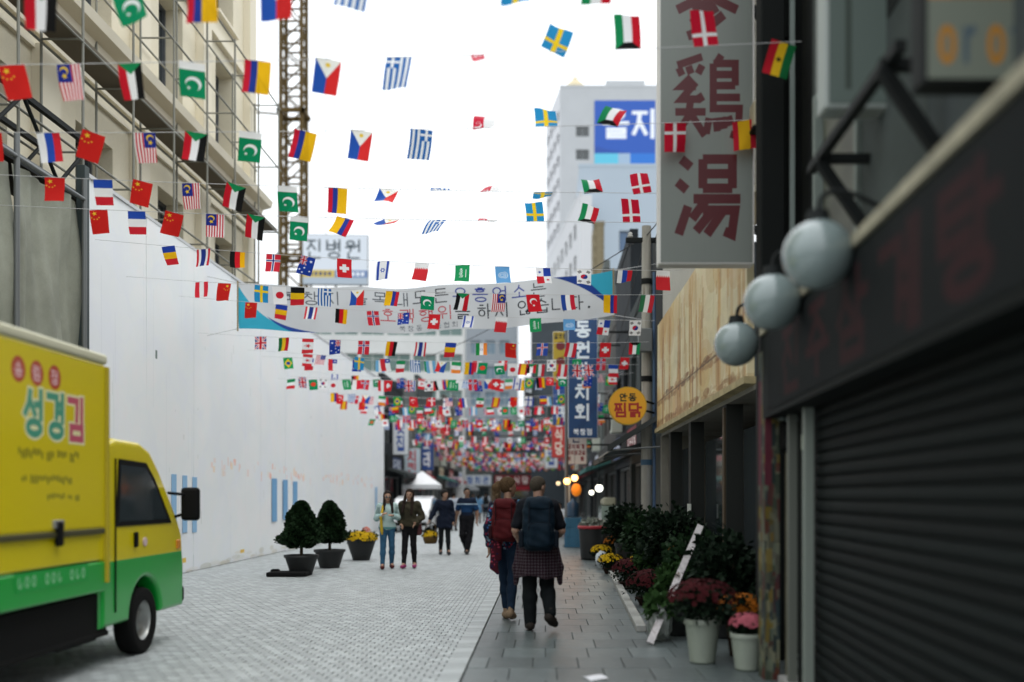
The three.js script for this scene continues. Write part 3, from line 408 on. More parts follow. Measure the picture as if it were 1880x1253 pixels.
// ---------------------------------------------------------------- right-hand shops, near
const rubbleRed = M([0.09, 0.015, 0.02], 0.6);
{ // nearest shop: dark shutters, dark fascia board
  const g = thing('shuttered_shop', 'dark shop with closed slatted roller shutters', 'building', [0, 0, 0]);
  const ang = 0.05, X = (D) => 1.9 + 0.052 * (D - 5.7), ry = Math.atan(0.052);
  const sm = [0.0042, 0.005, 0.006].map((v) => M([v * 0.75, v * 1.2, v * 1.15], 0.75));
  const slat = extrude(shapeOf([[0, 0], [0.03, 0.012], [0.034, 0.045], [0.022, 0.078], [0, 0.086]]), 4.9).translate(0, 0, -2.45);
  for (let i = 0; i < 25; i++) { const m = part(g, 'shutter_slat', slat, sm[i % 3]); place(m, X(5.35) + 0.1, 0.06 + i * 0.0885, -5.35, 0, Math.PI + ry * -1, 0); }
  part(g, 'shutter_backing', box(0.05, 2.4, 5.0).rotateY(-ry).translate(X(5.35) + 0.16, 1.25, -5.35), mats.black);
  part(g, 'threshold', box(0.5, 0.06, 6.2).rotateY(-ry).translate(X(5.4) + 0.2, 0.03, -5.4), mats.concrete);
  // frame and door strip between shutter and post
  part(g, 'door_frame', box(0.07, 2.5, 0.06).translate(X(8) - 0.02, 1.25, -7.55), M([0.2, 0.23, 0.2], 0.5));
  part(g, 'door_frame', box(0.07, 2.5, 0.06).translate(X(8) + 0.02, 1.25, -8.2), M([0.12, 0.13, 0.11], 0.5));
  part(g, 'door_panel', box(0.04, 2.4, 0.58).translate(X(8) + 0.08, 1.22, -7.88), mats.dark);
  part(g, 'notice', box(0.01, 0.12, 0.3).translate(X(8) + 0.05, 2.02, -7.85), M([0.35, 0.38, 0.3], 0.7));
  // fascia board
  const fas = part(g, 'fascia', box(0.22, 0.72, 6.3).rotateY(-ry).translate(X(5.6) - 0.05, 2.62, -5.55), M([0.005, 0.007, 0.0065], 0.75));
  const tex = canvasTex(512, 64, (c, w, h) => { c.fillStyle = '#0b1011'; c.fillRect(0, 0, w, h); hangul(c, '진주삼계탕', 60, 8, 58, 48, 22, '#2a1416', 8); });
  const fp = part(fas, 'lettering_panel', new THREE.PlaneGeometry(5.6, 0.62), M(null, 0.85, { map: tex })); place(fp, X(5.6) - 0.168, 2.62, -5.55, 0, -Math.PI / 2 - ry, 0);
  part(g, 'ledge', box(0.3, 0.07, 6.3).rotateY(-ry).translate(X(5.6) - 0.03, 3.02, -5.55), M(null, 0.7, { map: mottle(128, [0.28, 0.26, 0.19], 0.5, 181, 0.7) }));
  // upper wall of grey panels
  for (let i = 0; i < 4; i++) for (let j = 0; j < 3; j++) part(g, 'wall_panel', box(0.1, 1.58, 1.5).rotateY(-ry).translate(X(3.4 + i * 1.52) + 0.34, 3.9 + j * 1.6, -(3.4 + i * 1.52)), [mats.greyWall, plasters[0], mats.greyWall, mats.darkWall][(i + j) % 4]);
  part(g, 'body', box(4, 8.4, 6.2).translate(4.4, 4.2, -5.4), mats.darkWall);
  const wf = part(g, 'window', box(0.04, 1.5, 1.0).rotateY(-ry).translate(X(8) + 0.27, 4.1, -7.7), M(null, 0.45, { map: mottle(128, [0.06, 0.065, 0.045], 0.6, 182, 1.2) }));
  part(wf, 'frame', merge([box(0.08, 0.06, 1.1).translate(X(8) + 0.26, 3.33, -7.7), box(0.08, 0.06, 1.1).translate(X(8) + 0.26, 4.88, -7.7), box(0.08, 1.6, 0.06).translate(X(8) + 0.25, 4.1, -7.15), box(0.08, 1.6, 0.06).translate(X(8) + 0.25, 4.1, -8.25)]), M([0.16, 0.19, 0.17], 0.6));
}
{ // canopy frame above the shutters
  const g = thing('canopy_frame', 'dark steel canopy brackets above the shuttered shop', 'frame');
  for (const D of [5.4, 6.9]) { const x = 1.95 + 0.052 * (D - 5.7); part(g, 'strut', beam(V(x + 0.35, 3.25, -D), V(x - 0.1, 3.9, -D), 0.07, 0.07), mats.darkSteel); part(g, 'arm', beam(V(x + 0.35, 3.93, -D), V(x - 0.12, 3.93, -D), 0.06, 0.06), mats.darkSteel); }
  part(g, 'rail', beam(V(1.86, 3.95, -5.2), V(1.93, 3.95, -7.2), 0.06, 0.06), mats.darkSteel);
  part(g, 'rail', beam(V(2.2, 3.35, -3.6), V(2.3, 3.35, -7.2), 0.07, 0.07), mats.darkSteel);
  
}
{ // projecting signs at top right
  const t1 = canvasTex(128, 256, (c, w, h) => { c.fillStyle = '#59655f'; c.fillRect(0, 0, w, h); c.fillStyle = '#7e93a8'; c.fillRect(20, 0, 70, 30); c.fillStyle = '#3c463f'; c.fillRect(24, 40, 10, 200); });
  const a = at(1592, 40, 6.6); signBox('grey_box_sign', 'plain grey projecting box sign above the globe lamps', V(a.x, 4.9, -6.6), 0.62, 1.55, 0.2, t1, 0, { rim: M([0.3, 0.33, 0.31], 0.6) });
  const t2 = canvasTex(256, 256, (c, w, h) => { c.fillStyle = '#b06a16'; c.fillRect(0, 0, w, 150); c.fillStyle = '#8a5a12'; c.fillRect(60, 0, 196, 150); c.fillStyle = '#6e7468'; c.fillRect(0, 150, w, 106); c.font = 'bold 92px sans-serif'; ['#a8701c', '#44545e', '#a8701c', '#44545e'].forEach((k, i) => { c.fillStyle = k; c.fillText('orot'[i], 22 + i * 62, 236); }); });
  const b = at(1782, 40, 4.6); signBox('orange_box_sign', 'orange and grey projecting box sign with round letters', V(b.x, 3.93, -4.6), 0.5, 0.92, 0.16, t2, 0, { rim: mats.darkSteel, edge: 0.02 });
}
// globe lamps
[[1502, 468, 5.7, 'largest, beside the grey box sign'], [1418, 555, 7.03, 'middle of three'], [1352, 632, 9.0, 'beside the rusty fascia']].forEach(([px, py, D, w], i) => {
  const c = at(px, py, D), g = thing('globe_lamp', `unlit white globe lamp on a bracket, ${['under the grey box sign', 'between the other two globes', 'beside the rusty fascia'][i]}`, 'lamp', [c.x, c.y, c.z], 0, 'row of white globe lamps');
  part(g, 'globe', new THREE.SphereGeometry(0.2, 40, 28), M([0.2, 0.25, 0.245], 0.2, { phys: true, clearcoat: 0.6, clearcoatRoughness: 0.12 }));
  part(g, 'collar', cyl(0.075, 0.06, 0.07, 18, 0, 0.215, 0), mats.darkSteel);
  part(g, 'arm', tube([V(0, 0.24, 0), V(0.03, 0.34, 0), V(0.15, 0.36, 0), V(0.5, 0.2, 0)], 0.016), mats.darkSteel);
});
{ // post covered in stickers
  const D = 8.7, x = (1412 - CX) / F * D; const g = thing('sticker_post', 'pale post plastered with torn coloured stickers beside the shutters', 'post', [x, 0, -D]);
  const q = rng(33); const tex = canvasTex(128, 1024, (c, w, h) => { c.fillStyle = '#4a4b40'; c.fillRect(0, 0, w, h); for (let i = 0; i < 120; i++) { c.globalAlpha = 0.75; c.fillStyle = pick(['#3c2028', '#5d5f50', '#28363a', '#6a5826', '#606858', '#30392f', '#4c2623', '#74745f', '#1c2628', '#4c421c']); c.save(); c.translate(q() * w, q() * h); c.rotate((q() - 0.5) * 0.5); c.fillRect(-20, -20, 14 + q() * 40, 14 + q() * 60); c.restore(); } c.globalAlpha = 0.9; c.fillStyle = '#54202c'; c.fillRect(0, 90, 60, 330); });
  const b = new THREE.BoxGeometry(0.13, 2.85, 0.24).translate(0, 1.425, 0); part(g, 'post', b, M(null, 0.7, { map: tex }));
  part(g, 'second_post', box(0.07, 2.2, 0.08).translate(0.16, 1.1, 0.1), M(null, 0.8, { map: mottle(128, [0.16, 0.15, 0.1], 0.6, 191, 0.6) }));
  const sp = [2.75, 2.42, 2.1]; for (const y of sp) { const m = part(g, 'loudspeaker', rbox(0.22, 0.26, 0.24, 0.05, 0.17, y, 0.12), mats.black); part(m, 'bracket', rbox(0.24, 0.025, 0.26, 0.01, 0.17, y + 0.148, 0.12), M([0.16, 0.19, 0.18], 0.5)); }
}
{ // shop with the rusty fascia
  const g = thing('rusty_fascia_shop', 'old shop with a rust-streaked cream fascia and dark open front', 'building');
  const q = rng(12); const tex = canvasTex(1024, 512, (c, w, h) => { // 9.4 m x 2.1 m
    c.fillStyle = '#d6cca6'; c.fillRect(0, 0, w, h); for (let i = 0; i < 46; i++) { c.globalAlpha = 0.16; c.fillStyle = pick(['#b07a2a', '#9a5e1c', '#c09040']); const x = q() * w; c.beginPath(); c.ellipse(x, q() < 0.5 ? q() * 120 : h - q() * 160, 20 + q() * 70, 60 + q() * 120, 0, 0, 7); c.fill(); }
    for (let i = 0; i < 500; i++) { c.globalAlpha = 0.05; c.fillStyle = pick(['#e0d9bd', '#a98f55', '#8f8a74', '#d6c79c']); c.beginPath(); c.ellipse(q() * w, q() * h, 10 + q() * 50, 20 + q() * 60, 0, 0, 7); c.fill(); }
    const spots = [...Array(14)].map(() => q() * w); for (let i = 0; i < 260; i++) { const x = spots[Math.floor(q() * 14)] + (q() - 0.5) * (q() - 0.5) * 120, y = q() * h * 0.8, l = 40 + q() * 300; c.globalAlpha = 0.06 + 0.2 * q(); c.fillStyle = pick(['#8a4a10', '#a8641a', '#7a4210', '#b87c2a', '#5c3414']); c.fillRect(x, y, 3 + q() * 16, l); }
    for (let i = 0; i < 160; i++) { c.globalAlpha = 0.35 * q(); c.fillStyle = pick(['#5a3210', '#7a4416', '#3c2410']); const y = 385 + (q() - 0.5) * 40; c.beginPath(); c.ellipse(q() * w, y, 8 + q() * 26, 4 + q() * 9, 0, 0, 7); c.fill(); }
    for (let i = 0; i < 160; i++) { c.globalAlpha = 0.3 * q(); c.fillStyle = '#6a3c12'; c.beginPath(); c.ellipse(q() * w, h - q() * 30, 8 + q() * 26, 4 + q() * 14, 0, 0, 7); c.fill(); }
    c.globalAlpha = 0.5; c.fillStyle = '#4a3018'; c.fillRect(0, 380, w, 7); });
  const fm = M(null, 0.65, { map: tex, bumpMap: bumpFine, bumpScale: 0.006 });
  const N = 8, pw = 9.0 / N; for (let i = 0; i < N; i++) { const b = box(0.08, 2.1, pw - 0.006), uv = b.attributes.uv, p = b.attributes.position; for (let k = 0; k < p.count; k++) uv.setXY(k, (i + 0.5 + p.getZ(k) / pw) / N, p.getY(k) / 2.1 + 0.5); const m = part(g, 'fascia_panel', b, fm); place(m, 2.34, 4.0, -(20.3 - pw * (i + 0.5)), 0, rr(-0.006, 0.006), rr(-0.006, 0.006)); }
  part(g, 'drip_edge', box(0.16, 0.08, 9.1, 2.33, 2.9, -15.8), M(null, 0.7, { map: mottle(128, [0.4, 0.33, 0.18], 0.5, 193, 0.8) }));
  part(g, 'wall', box(0.3, 5.5, 9.0, 2.56, 7.82, -15.8), M(null, 0.85, { map: mottle(256, [0.46, 0.45, 0.4], 0.15, 194, 3) }));
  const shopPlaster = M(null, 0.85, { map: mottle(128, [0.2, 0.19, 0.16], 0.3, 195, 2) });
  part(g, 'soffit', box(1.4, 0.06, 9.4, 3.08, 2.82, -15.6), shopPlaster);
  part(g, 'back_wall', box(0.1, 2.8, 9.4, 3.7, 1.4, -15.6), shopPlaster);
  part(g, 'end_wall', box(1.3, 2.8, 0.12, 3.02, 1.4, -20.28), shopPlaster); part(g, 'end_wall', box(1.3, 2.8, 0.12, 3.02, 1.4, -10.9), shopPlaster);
  for (const D of [13.2, 16.4, 19]) { const m = part(g, 'pillar', box(0.22, 2.8, 0.24, 2.5, 1.4, -D), M([0.02, 0.022, 0.02], 0.7)); }
  const corner = part(g, 'poster_strip', box(0.02, 1.9, 0.14, 2.378, 1.8, -13.2), M(null, 0.7, { map: canvasTex(32, 256, (c, w, h) => { const z = rng(4); c.fillStyle = '#4a3f30'; c.fillRect(0, 0, w, h); for (let i = 0; i < 40; i++) { c.fillStyle = pick(['#8d8f76', '#c9c23a', '#4b5a5a', '#7b5a35', '#9c5a30', '#243030']); c.fillRect(z() * w, z() * h, 12, 10 + z() * 18); } }) }));
  part(g, 'paper_notice', box(0.01, 0.24, 0.4, 2.383, 1.33, -16.4).rotateY(0), M([0.42, 0.44, 0.4], 0.8));
  part(g, 'glass_front', box(0.04, 2.3, 2.6, 2.62, 1.3, -14.8), mats.glass); part(g, 'glass_front', box(0.04, 2.3, 2.2, 2.62, 1.3, -17.7), mats.glass); part(g, 'glass_front', box(0.04, 2.3, 1.9, 2.62, 1.3, -12.05), mats.glass);
  part(g, 'downpipe', cyl(0.07, 0.07, 5.4, 12, 2.3, 7.8, -11.2), M([0.32, 0.3, 0.24], 0.6));
}
{ // dark column and box lamp between
  const g = thing('dark_column', 'dark painted corner column rising behind the globe lamps', 'column', [2.2, 0, -9.7]); part(g, 'shaft', rbox(0.24, 9, 0.24, 0.02, 0, 4.5, 0), mats.dark); part(g, 'trim', rbox(0.05, 6, 0.05, 0.01, 0.2, 6.2, 0.05), M([0.2, 0.24, 0.22], 0.5)); part(g, 'base_wall', box(1.6, 9, 0.3, 1.0, 4.5, -0.5), mats.darkWall); part(g, 'side_wall', box(0.3, 9, 2.0, 0.55, 4.5, 0.35), mats.darkWall);
  const c = at(1402, 214, 10.6); const l = thing('box_floodlight', 'tan box floodlight clamped to the dark column', 'lamp', [c.x, c.y, c.z]); part(l, 'housing', rbox(0.26, 0.28, 0.24, 0.03), M([0.3, 0.26, 0.17], 0.5)); part(l, 'hood', rbox(0.3, 0.05, 0.3, 0.02, 0, -0.17, 0), mats.black); part(l, 'arm', tube([V(0, 0.12, 0), V(0.1, 0.3, 0.3), V(0.02, 0.42, 0.9)], 0.02), mats.black);
}
{ // long white sign with red han characters; backlit shade painted into its grey face
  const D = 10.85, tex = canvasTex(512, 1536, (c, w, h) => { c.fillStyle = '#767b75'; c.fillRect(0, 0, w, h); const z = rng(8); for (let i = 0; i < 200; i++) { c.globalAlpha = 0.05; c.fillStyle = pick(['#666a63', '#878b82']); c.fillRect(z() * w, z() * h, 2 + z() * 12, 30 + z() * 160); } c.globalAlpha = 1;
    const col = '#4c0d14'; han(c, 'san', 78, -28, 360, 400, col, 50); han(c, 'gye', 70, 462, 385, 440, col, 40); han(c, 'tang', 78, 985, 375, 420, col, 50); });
  const y0 = 1.6 + 419 / F * D, h = 3.25, g = signBox('long_sign', 'long white vertical sign, painted grey as if backlit, with dark red characters hanging over the pavement', V((1294.5 - CX) / F * D, y0 + h / 2, -D), 1.04, h, 0.2, tex, 0, { rim: M([0.62, 0.6, 0.56], 0.5), edge: 0.025 });
  for (const y of [-1.2, 1.2]) part(g, 'bracket', beam(V(0.52, y, 0), V(0.8, y, -0.5), 0.07, 0.07), mats.darkSteel);
}
{ // utility pole
  const D = 21.5, x = (1187 - CX) / F * D; const g = thing('utility_pole', 'stained pale utility pole at the end of the rusty fascia', 'pole', [x, 0, -D]);
  part(g, 'shaft', cyl(0.12, 0.1, 7.4, 16, 0, 3.7, 0), M(null, 0.8, { map: mottle(128, [0.4, 0.38, 0.33], 0.4, 196, 0.8, { tint: [0.1, 0.08, 0.05], tintFrom: 0.6 }) }));
  for (const y of [2.3, 4.1, 6.2]) part(g, 'band', cyl(0.125, 0.125, 0.12, 16, 0, y, 0), y > 4 ? mats.darkSteel : M([0.05, 0.12, 0.2], 0.6));
  part(g, 'meter_box', rbox(0.3, 0.5, 0.2, 0.02, -0.05, 4.9, 0.22), mats.greySteel); part(g, 'conduit', cyl(0.035, 0.035, 6.4, 10, 0.16, 3.2, 0.05), M([0.08, 0.14, 0.24], 0.5));
  part(g, 'cross_arm', rbox(0.9, 0.1, 0.1, 0.01, 0, 7.1, 0), mats.darkSteel);
  for (const dx of [-0.35, 0, 0.35]) part(g, 'insulator', lathe([[0.001, 0], [0.05, 0], [0.06, 0.05], [0.03, 0.07], [0.05, 0.1], [0.001, 0.13]], 14).translate(dx, 7.15, 0), M([0.5, 0.5, 0.47], 0.3));
}
{ // overhead wires
  const wm = M([0.05, 0.05, 0.05], 0.7); const ends = [[V(2.2, 7.25, -21.5), V(2.9, 7.6, -48)], [V(2.2, 7.2, -21.5), V(-7.6, 7.6, -48)], [V(2.2, 6.3, -21.5), V(2.5, 6, -42)], [V(2.2, 7.2, -21.5), V(2.5, 7.4, -12)]];
  const lab = ['black overhead wire running along the shop side', 'black overhead wire crossing to the left terrace', 'black lower wire from the pole along the shops', 'black wire from the pole towards the long white sign'];
  ends.forEach(([a, b], i) => { const m = a.clone().add(b).multiplyScalar(0.5); m.y -= 0.4; const g = thing('overhead_wire', lab[i], 'wire', [0, 0, 0], 0, 'overhead wires'); part(g, 'wire', tube([a, a.clone().lerp(m, 0.5).add(V(0, -0.08, 0)), m, b.clone().lerp(m, 0.5).add(V(0, -0.08, 0)), b], 0.012, 24, 5), wm); });
}
{ // round yellow sign
  const D = 20.8, r = 0.4, c = at(1152, 746, D), g = thing('round_sign', 'round yellow sign with red and black lettering on the pole', 'sign', [c.x, c.y, c.z]);
  part(g, 'case', cyl(r, r, 0.14, 40).rotateX(Math.PI / 2), M([0.5, 0.3, 0.02], 0.5));
  const t = canvasTex(256, 256, (k, w, h) => { k.fillStyle = '#e3a21a'; k.fillRect(0, 0, w, h); hangul(k, '안동', 72, 44, 50, 50, 14, '#2b2411', 9); hangul(k, '찜닭', 36, 112, 86, 92, 14, '#a3201c', 15); });
  for (const [z, ry] of [[0.075, 0], [-0.075, Math.PI]]) place(part(g, 'face', new THREE.CircleGeometry(r - 0.02, 40), M(null, 0.45, { map: t })), 0, 0, z, 0, ry, 0);
  part(g, 'bracket', merge([beam(V(0.38, 0.1, 0), V(0.6, 0.1, -0.5), 0.04, 0.04), beam(V(0.38, -0.1, 0), V(0.6, -0.1, -0.5), 0.04, 0.04)]), mats.darkSteel);
}
{ // tall blue sign, its pole and the white menu sign below
  const D = 30, t = canvasTex(256, 1024, (c, w, h) => { c.fillStyle = '#14406e'; c.fillRect(0, 0, w, h); c.fillStyle = '#123a66'; for (let i = 0; i < 40; i++) c.fillRect((i * 97) % w, (i * 211) % h, 40, 60); hangul(c, '동원참치회', 62, 26, 128, 132, 46, '#e4ecf2', 22, true); hangul(c, '북창점', 44, 948, 46, 50, 14, '#e4ecf2', 8); });
  const y1 = 1.6 + (909 - 585) / F * D, y0 = 1.6 + (909 - 806) / F * D, g = signBox('tall_blue_sign', 'tall blue vertical sign with white lettering on a pole', V((1070 - CX) / F * D, (y0 + y1) / 2, -D), 0.9, y1 - y0, 0.22, t, 0, { rim: M([0.5, 0.55, 0.58], 0.4), edge: 0.02 });
  part(g, 'bracket', merge([beam(V(0.45, 1.4, 0), V(1.4, 1.4, 0), 0.06, 0.06), beam(V(0.45, -1.2, 0), V(1.4, -1.2, 0), 0.06, 0.06)]), mats.darkSteel);
  const p = thing('sign_pole', 'thin pale steel pole beside the tall blue sign', 'pole', [(1040 - CX) / F * 30.6, 0, -30.6]); part(p, 'shaft', cyl(0.06, 0.05, 7.6, 12, 0, 3.8, 0), mats.greySteel); part(p, 'base', cyl(0.11, 0.11, 0.06, 14, 0, 0.03, 0), mats.greySteel);
  const t2 = canvasTex(256, 300, (c, w, h) => { c.fillStyle = '#d9dcdc'; c.fillRect(0, 0, w, h); hangul(c, '전', 80, -62, 100, 100, 10, '#22385e', 18); hangul(c, '김치찌개', 24, 66, 42, 52, 14, '#7c2030', 9); hangul(c, '김치삼겹살', 16, 142, 38, 52, 10, '#7c2030', 8); hangul(c, '보', 24, 218, 42, 52, 14, '#7c2030', 9); hangul(c, '쌈', 190, 218, 42, 52, 14, '#7c2030', 9); });
  const s2 = signBox('menu_sign', 'small white menu sign with dark red lettering under the tall blue sign', at(1057, 829, 30.9), 0.68, 0.8, 0.16, t2, 0, { rim: mats.white }); part(s2, 'bracket', beam(V(0.34, 0.2, 0), V(1.6, 0.2, 0), 0.05, 0.05), mats.darkSteel);
  const t3 = canvasTex(128, 420, (c, w, h) => { c.fillStyle = '#b79a1e'; c.fillRect(0, 0, w, h); hangul(c, '굴보쌈', 8, 12, 32, 46, 8, '#2a2410', 7); for (const y of [120, 250, 370]) { c.fillStyle = '#6e1418'; c.beginPath(); c.ellipse(64, y, 40, 36, 0, 0, 7); c.fill(); c.fillStyle = '#3c3a10'; c.fillRect(78, y - 44, 8, 20); } });
  const s3 = signBox('apple_sign', 'narrow mustard sign with three dark red fruit shapes', at(1029, 656, 34), 0.52, 1.72, 0.16, t3, 0, { rim: mats.cream, edge: 0.015 }); part(s3, 'bracket', beam(V(0.26, 0.4, 0), V(2.05, 0.4, 0), 0.05, 0.05), mats.darkSteel);
}
{ // sloping awning past the pole
  const g = thing('sloping_awning', 'dark sloping fabric awning below the round yellow sign', 'awning', [2.4, 0, -24.2]);
  part(g, 'canvas', extrude(shapeOf([[0, 3.3], [-1.1, 2.62], [-1.1, 2.5], [0, 3.18]]), 3.6), M([0.045, 0.05, 0.05], 0.8)); part(g, 'frame', merge([bar(V(0, 2.6, 0.1), V(-1.08, 2.52, 0.1), 0.02), bar(V(0, 2.6, 3.5), V(-1.08, 2.52, 3.5), 0.02), bar(V(-1.08, 2.5, 0), V(-1.08, 2.5, 3.6), 0.022)]), mats.greySteel);
}
{ // wall strip and posters between pole and awning
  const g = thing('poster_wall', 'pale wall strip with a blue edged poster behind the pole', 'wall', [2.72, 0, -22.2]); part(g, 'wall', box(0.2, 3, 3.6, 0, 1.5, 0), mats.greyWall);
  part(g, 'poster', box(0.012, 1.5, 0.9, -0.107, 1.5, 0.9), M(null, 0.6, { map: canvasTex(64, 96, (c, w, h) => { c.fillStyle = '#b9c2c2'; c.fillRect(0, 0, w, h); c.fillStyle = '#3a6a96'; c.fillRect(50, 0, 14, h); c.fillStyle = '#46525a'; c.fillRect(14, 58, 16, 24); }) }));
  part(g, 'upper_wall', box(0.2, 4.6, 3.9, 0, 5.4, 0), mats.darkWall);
}

// ---------------------------------------------------------------- flags of the world
const FW = 96, FH = 64; const S = {};
const st = (cols, vert) => (c) => cols.forEach(([k, n], i, a) => { const tot = a.reduce((s, q) => s + q[1], 0), o = a.slice(0, i).reduce((s, q) => s + q[1], 0); c.fillStyle = k; vert ? c.fillRect(FW * o / tot, 0, FW * n / tot + 1, FH) : c.fillRect(0, FH * o / tot, FW, FH * n / tot + 1); });
const H3 = (a, b, d) => st([[a, 1], [b, 1], [d, 1]]), V3 = (a, b, d) => st([[a, 1], [b, 1], [d, 1]], true);
const disc = (c, k, x, y, r) => { c.fillStyle = k; c.beginPath(); c.arc(x, y, r, 0, 7); c.fill(); };
function star(c, k, x, y, r) { c.fillStyle = k; c.beginPath(); for (let i = 0; i < 10; i++) { const a = -Math.PI / 2 + i * Math.PI / 5, q = i % 2 ? r * 0.4 : r; c.lineTo(x + q * Math.cos(a), y + q * Math.sin(a)); } c.fill(); }
const cross = (bg, k, k2, t = 12) => (c) => { c.fillStyle = bg; c.fillRect(0, 0, FW, FH); c.fillStyle = k; c.fillRect(28, 0, t, FH); c.fillRect(0, 26, FW, t); if (k2) { c.fillStyle = k2; c.fillRect(31, 0, t - 6, FH); c.fillRect(0, 29, FW, t - 6); } };
const jack = (c, w, h) => { c.fillStyle = '#1d2f7d'; c.fillRect(0, 0, w, h); c.lineCap = 'butt'; const L = (k, t, ...p) => { c.strokeStyle = k; c.lineWidth = t; c.beginPath(); c.moveTo(p[0], p[1]); c.lineTo(p[2], p[3]); c.stroke(); }; L('#f2f2f2', h * 0.2, 0, 0, w, h); L('#f2f2f2', h * 0.2, 0, h, w, 0); L('#c8202f', h * 0.08, 0, 0, w, h); L('#c8202f', h * 0.08, 0, h, w, 0); L('#f2f2f2', h * 0.33, w / 2, 0, w / 2, h); L('#f2f2f2', h * 0.33, 0, h / 2, w, h / 2); L('#c8202f', h * 0.2, w / 2, 0, w / 2, h); L('#c8202f', h * 0.2, 0, h / 2, w, h / 2); };
const moon = (c, k, bg, x, y, r) => { disc(c, k, x, y, r); disc(c, bg, x + r * 0.3, y - r * 0.15, r * 0.8); };
const bars = (c, a, b, n, h = FH) => { for (let i = 0; i < n; i++) { c.fillStyle = i % 2 ? b : a; c.fillRect(0, h * i / n, FW, h / n + 1); } };
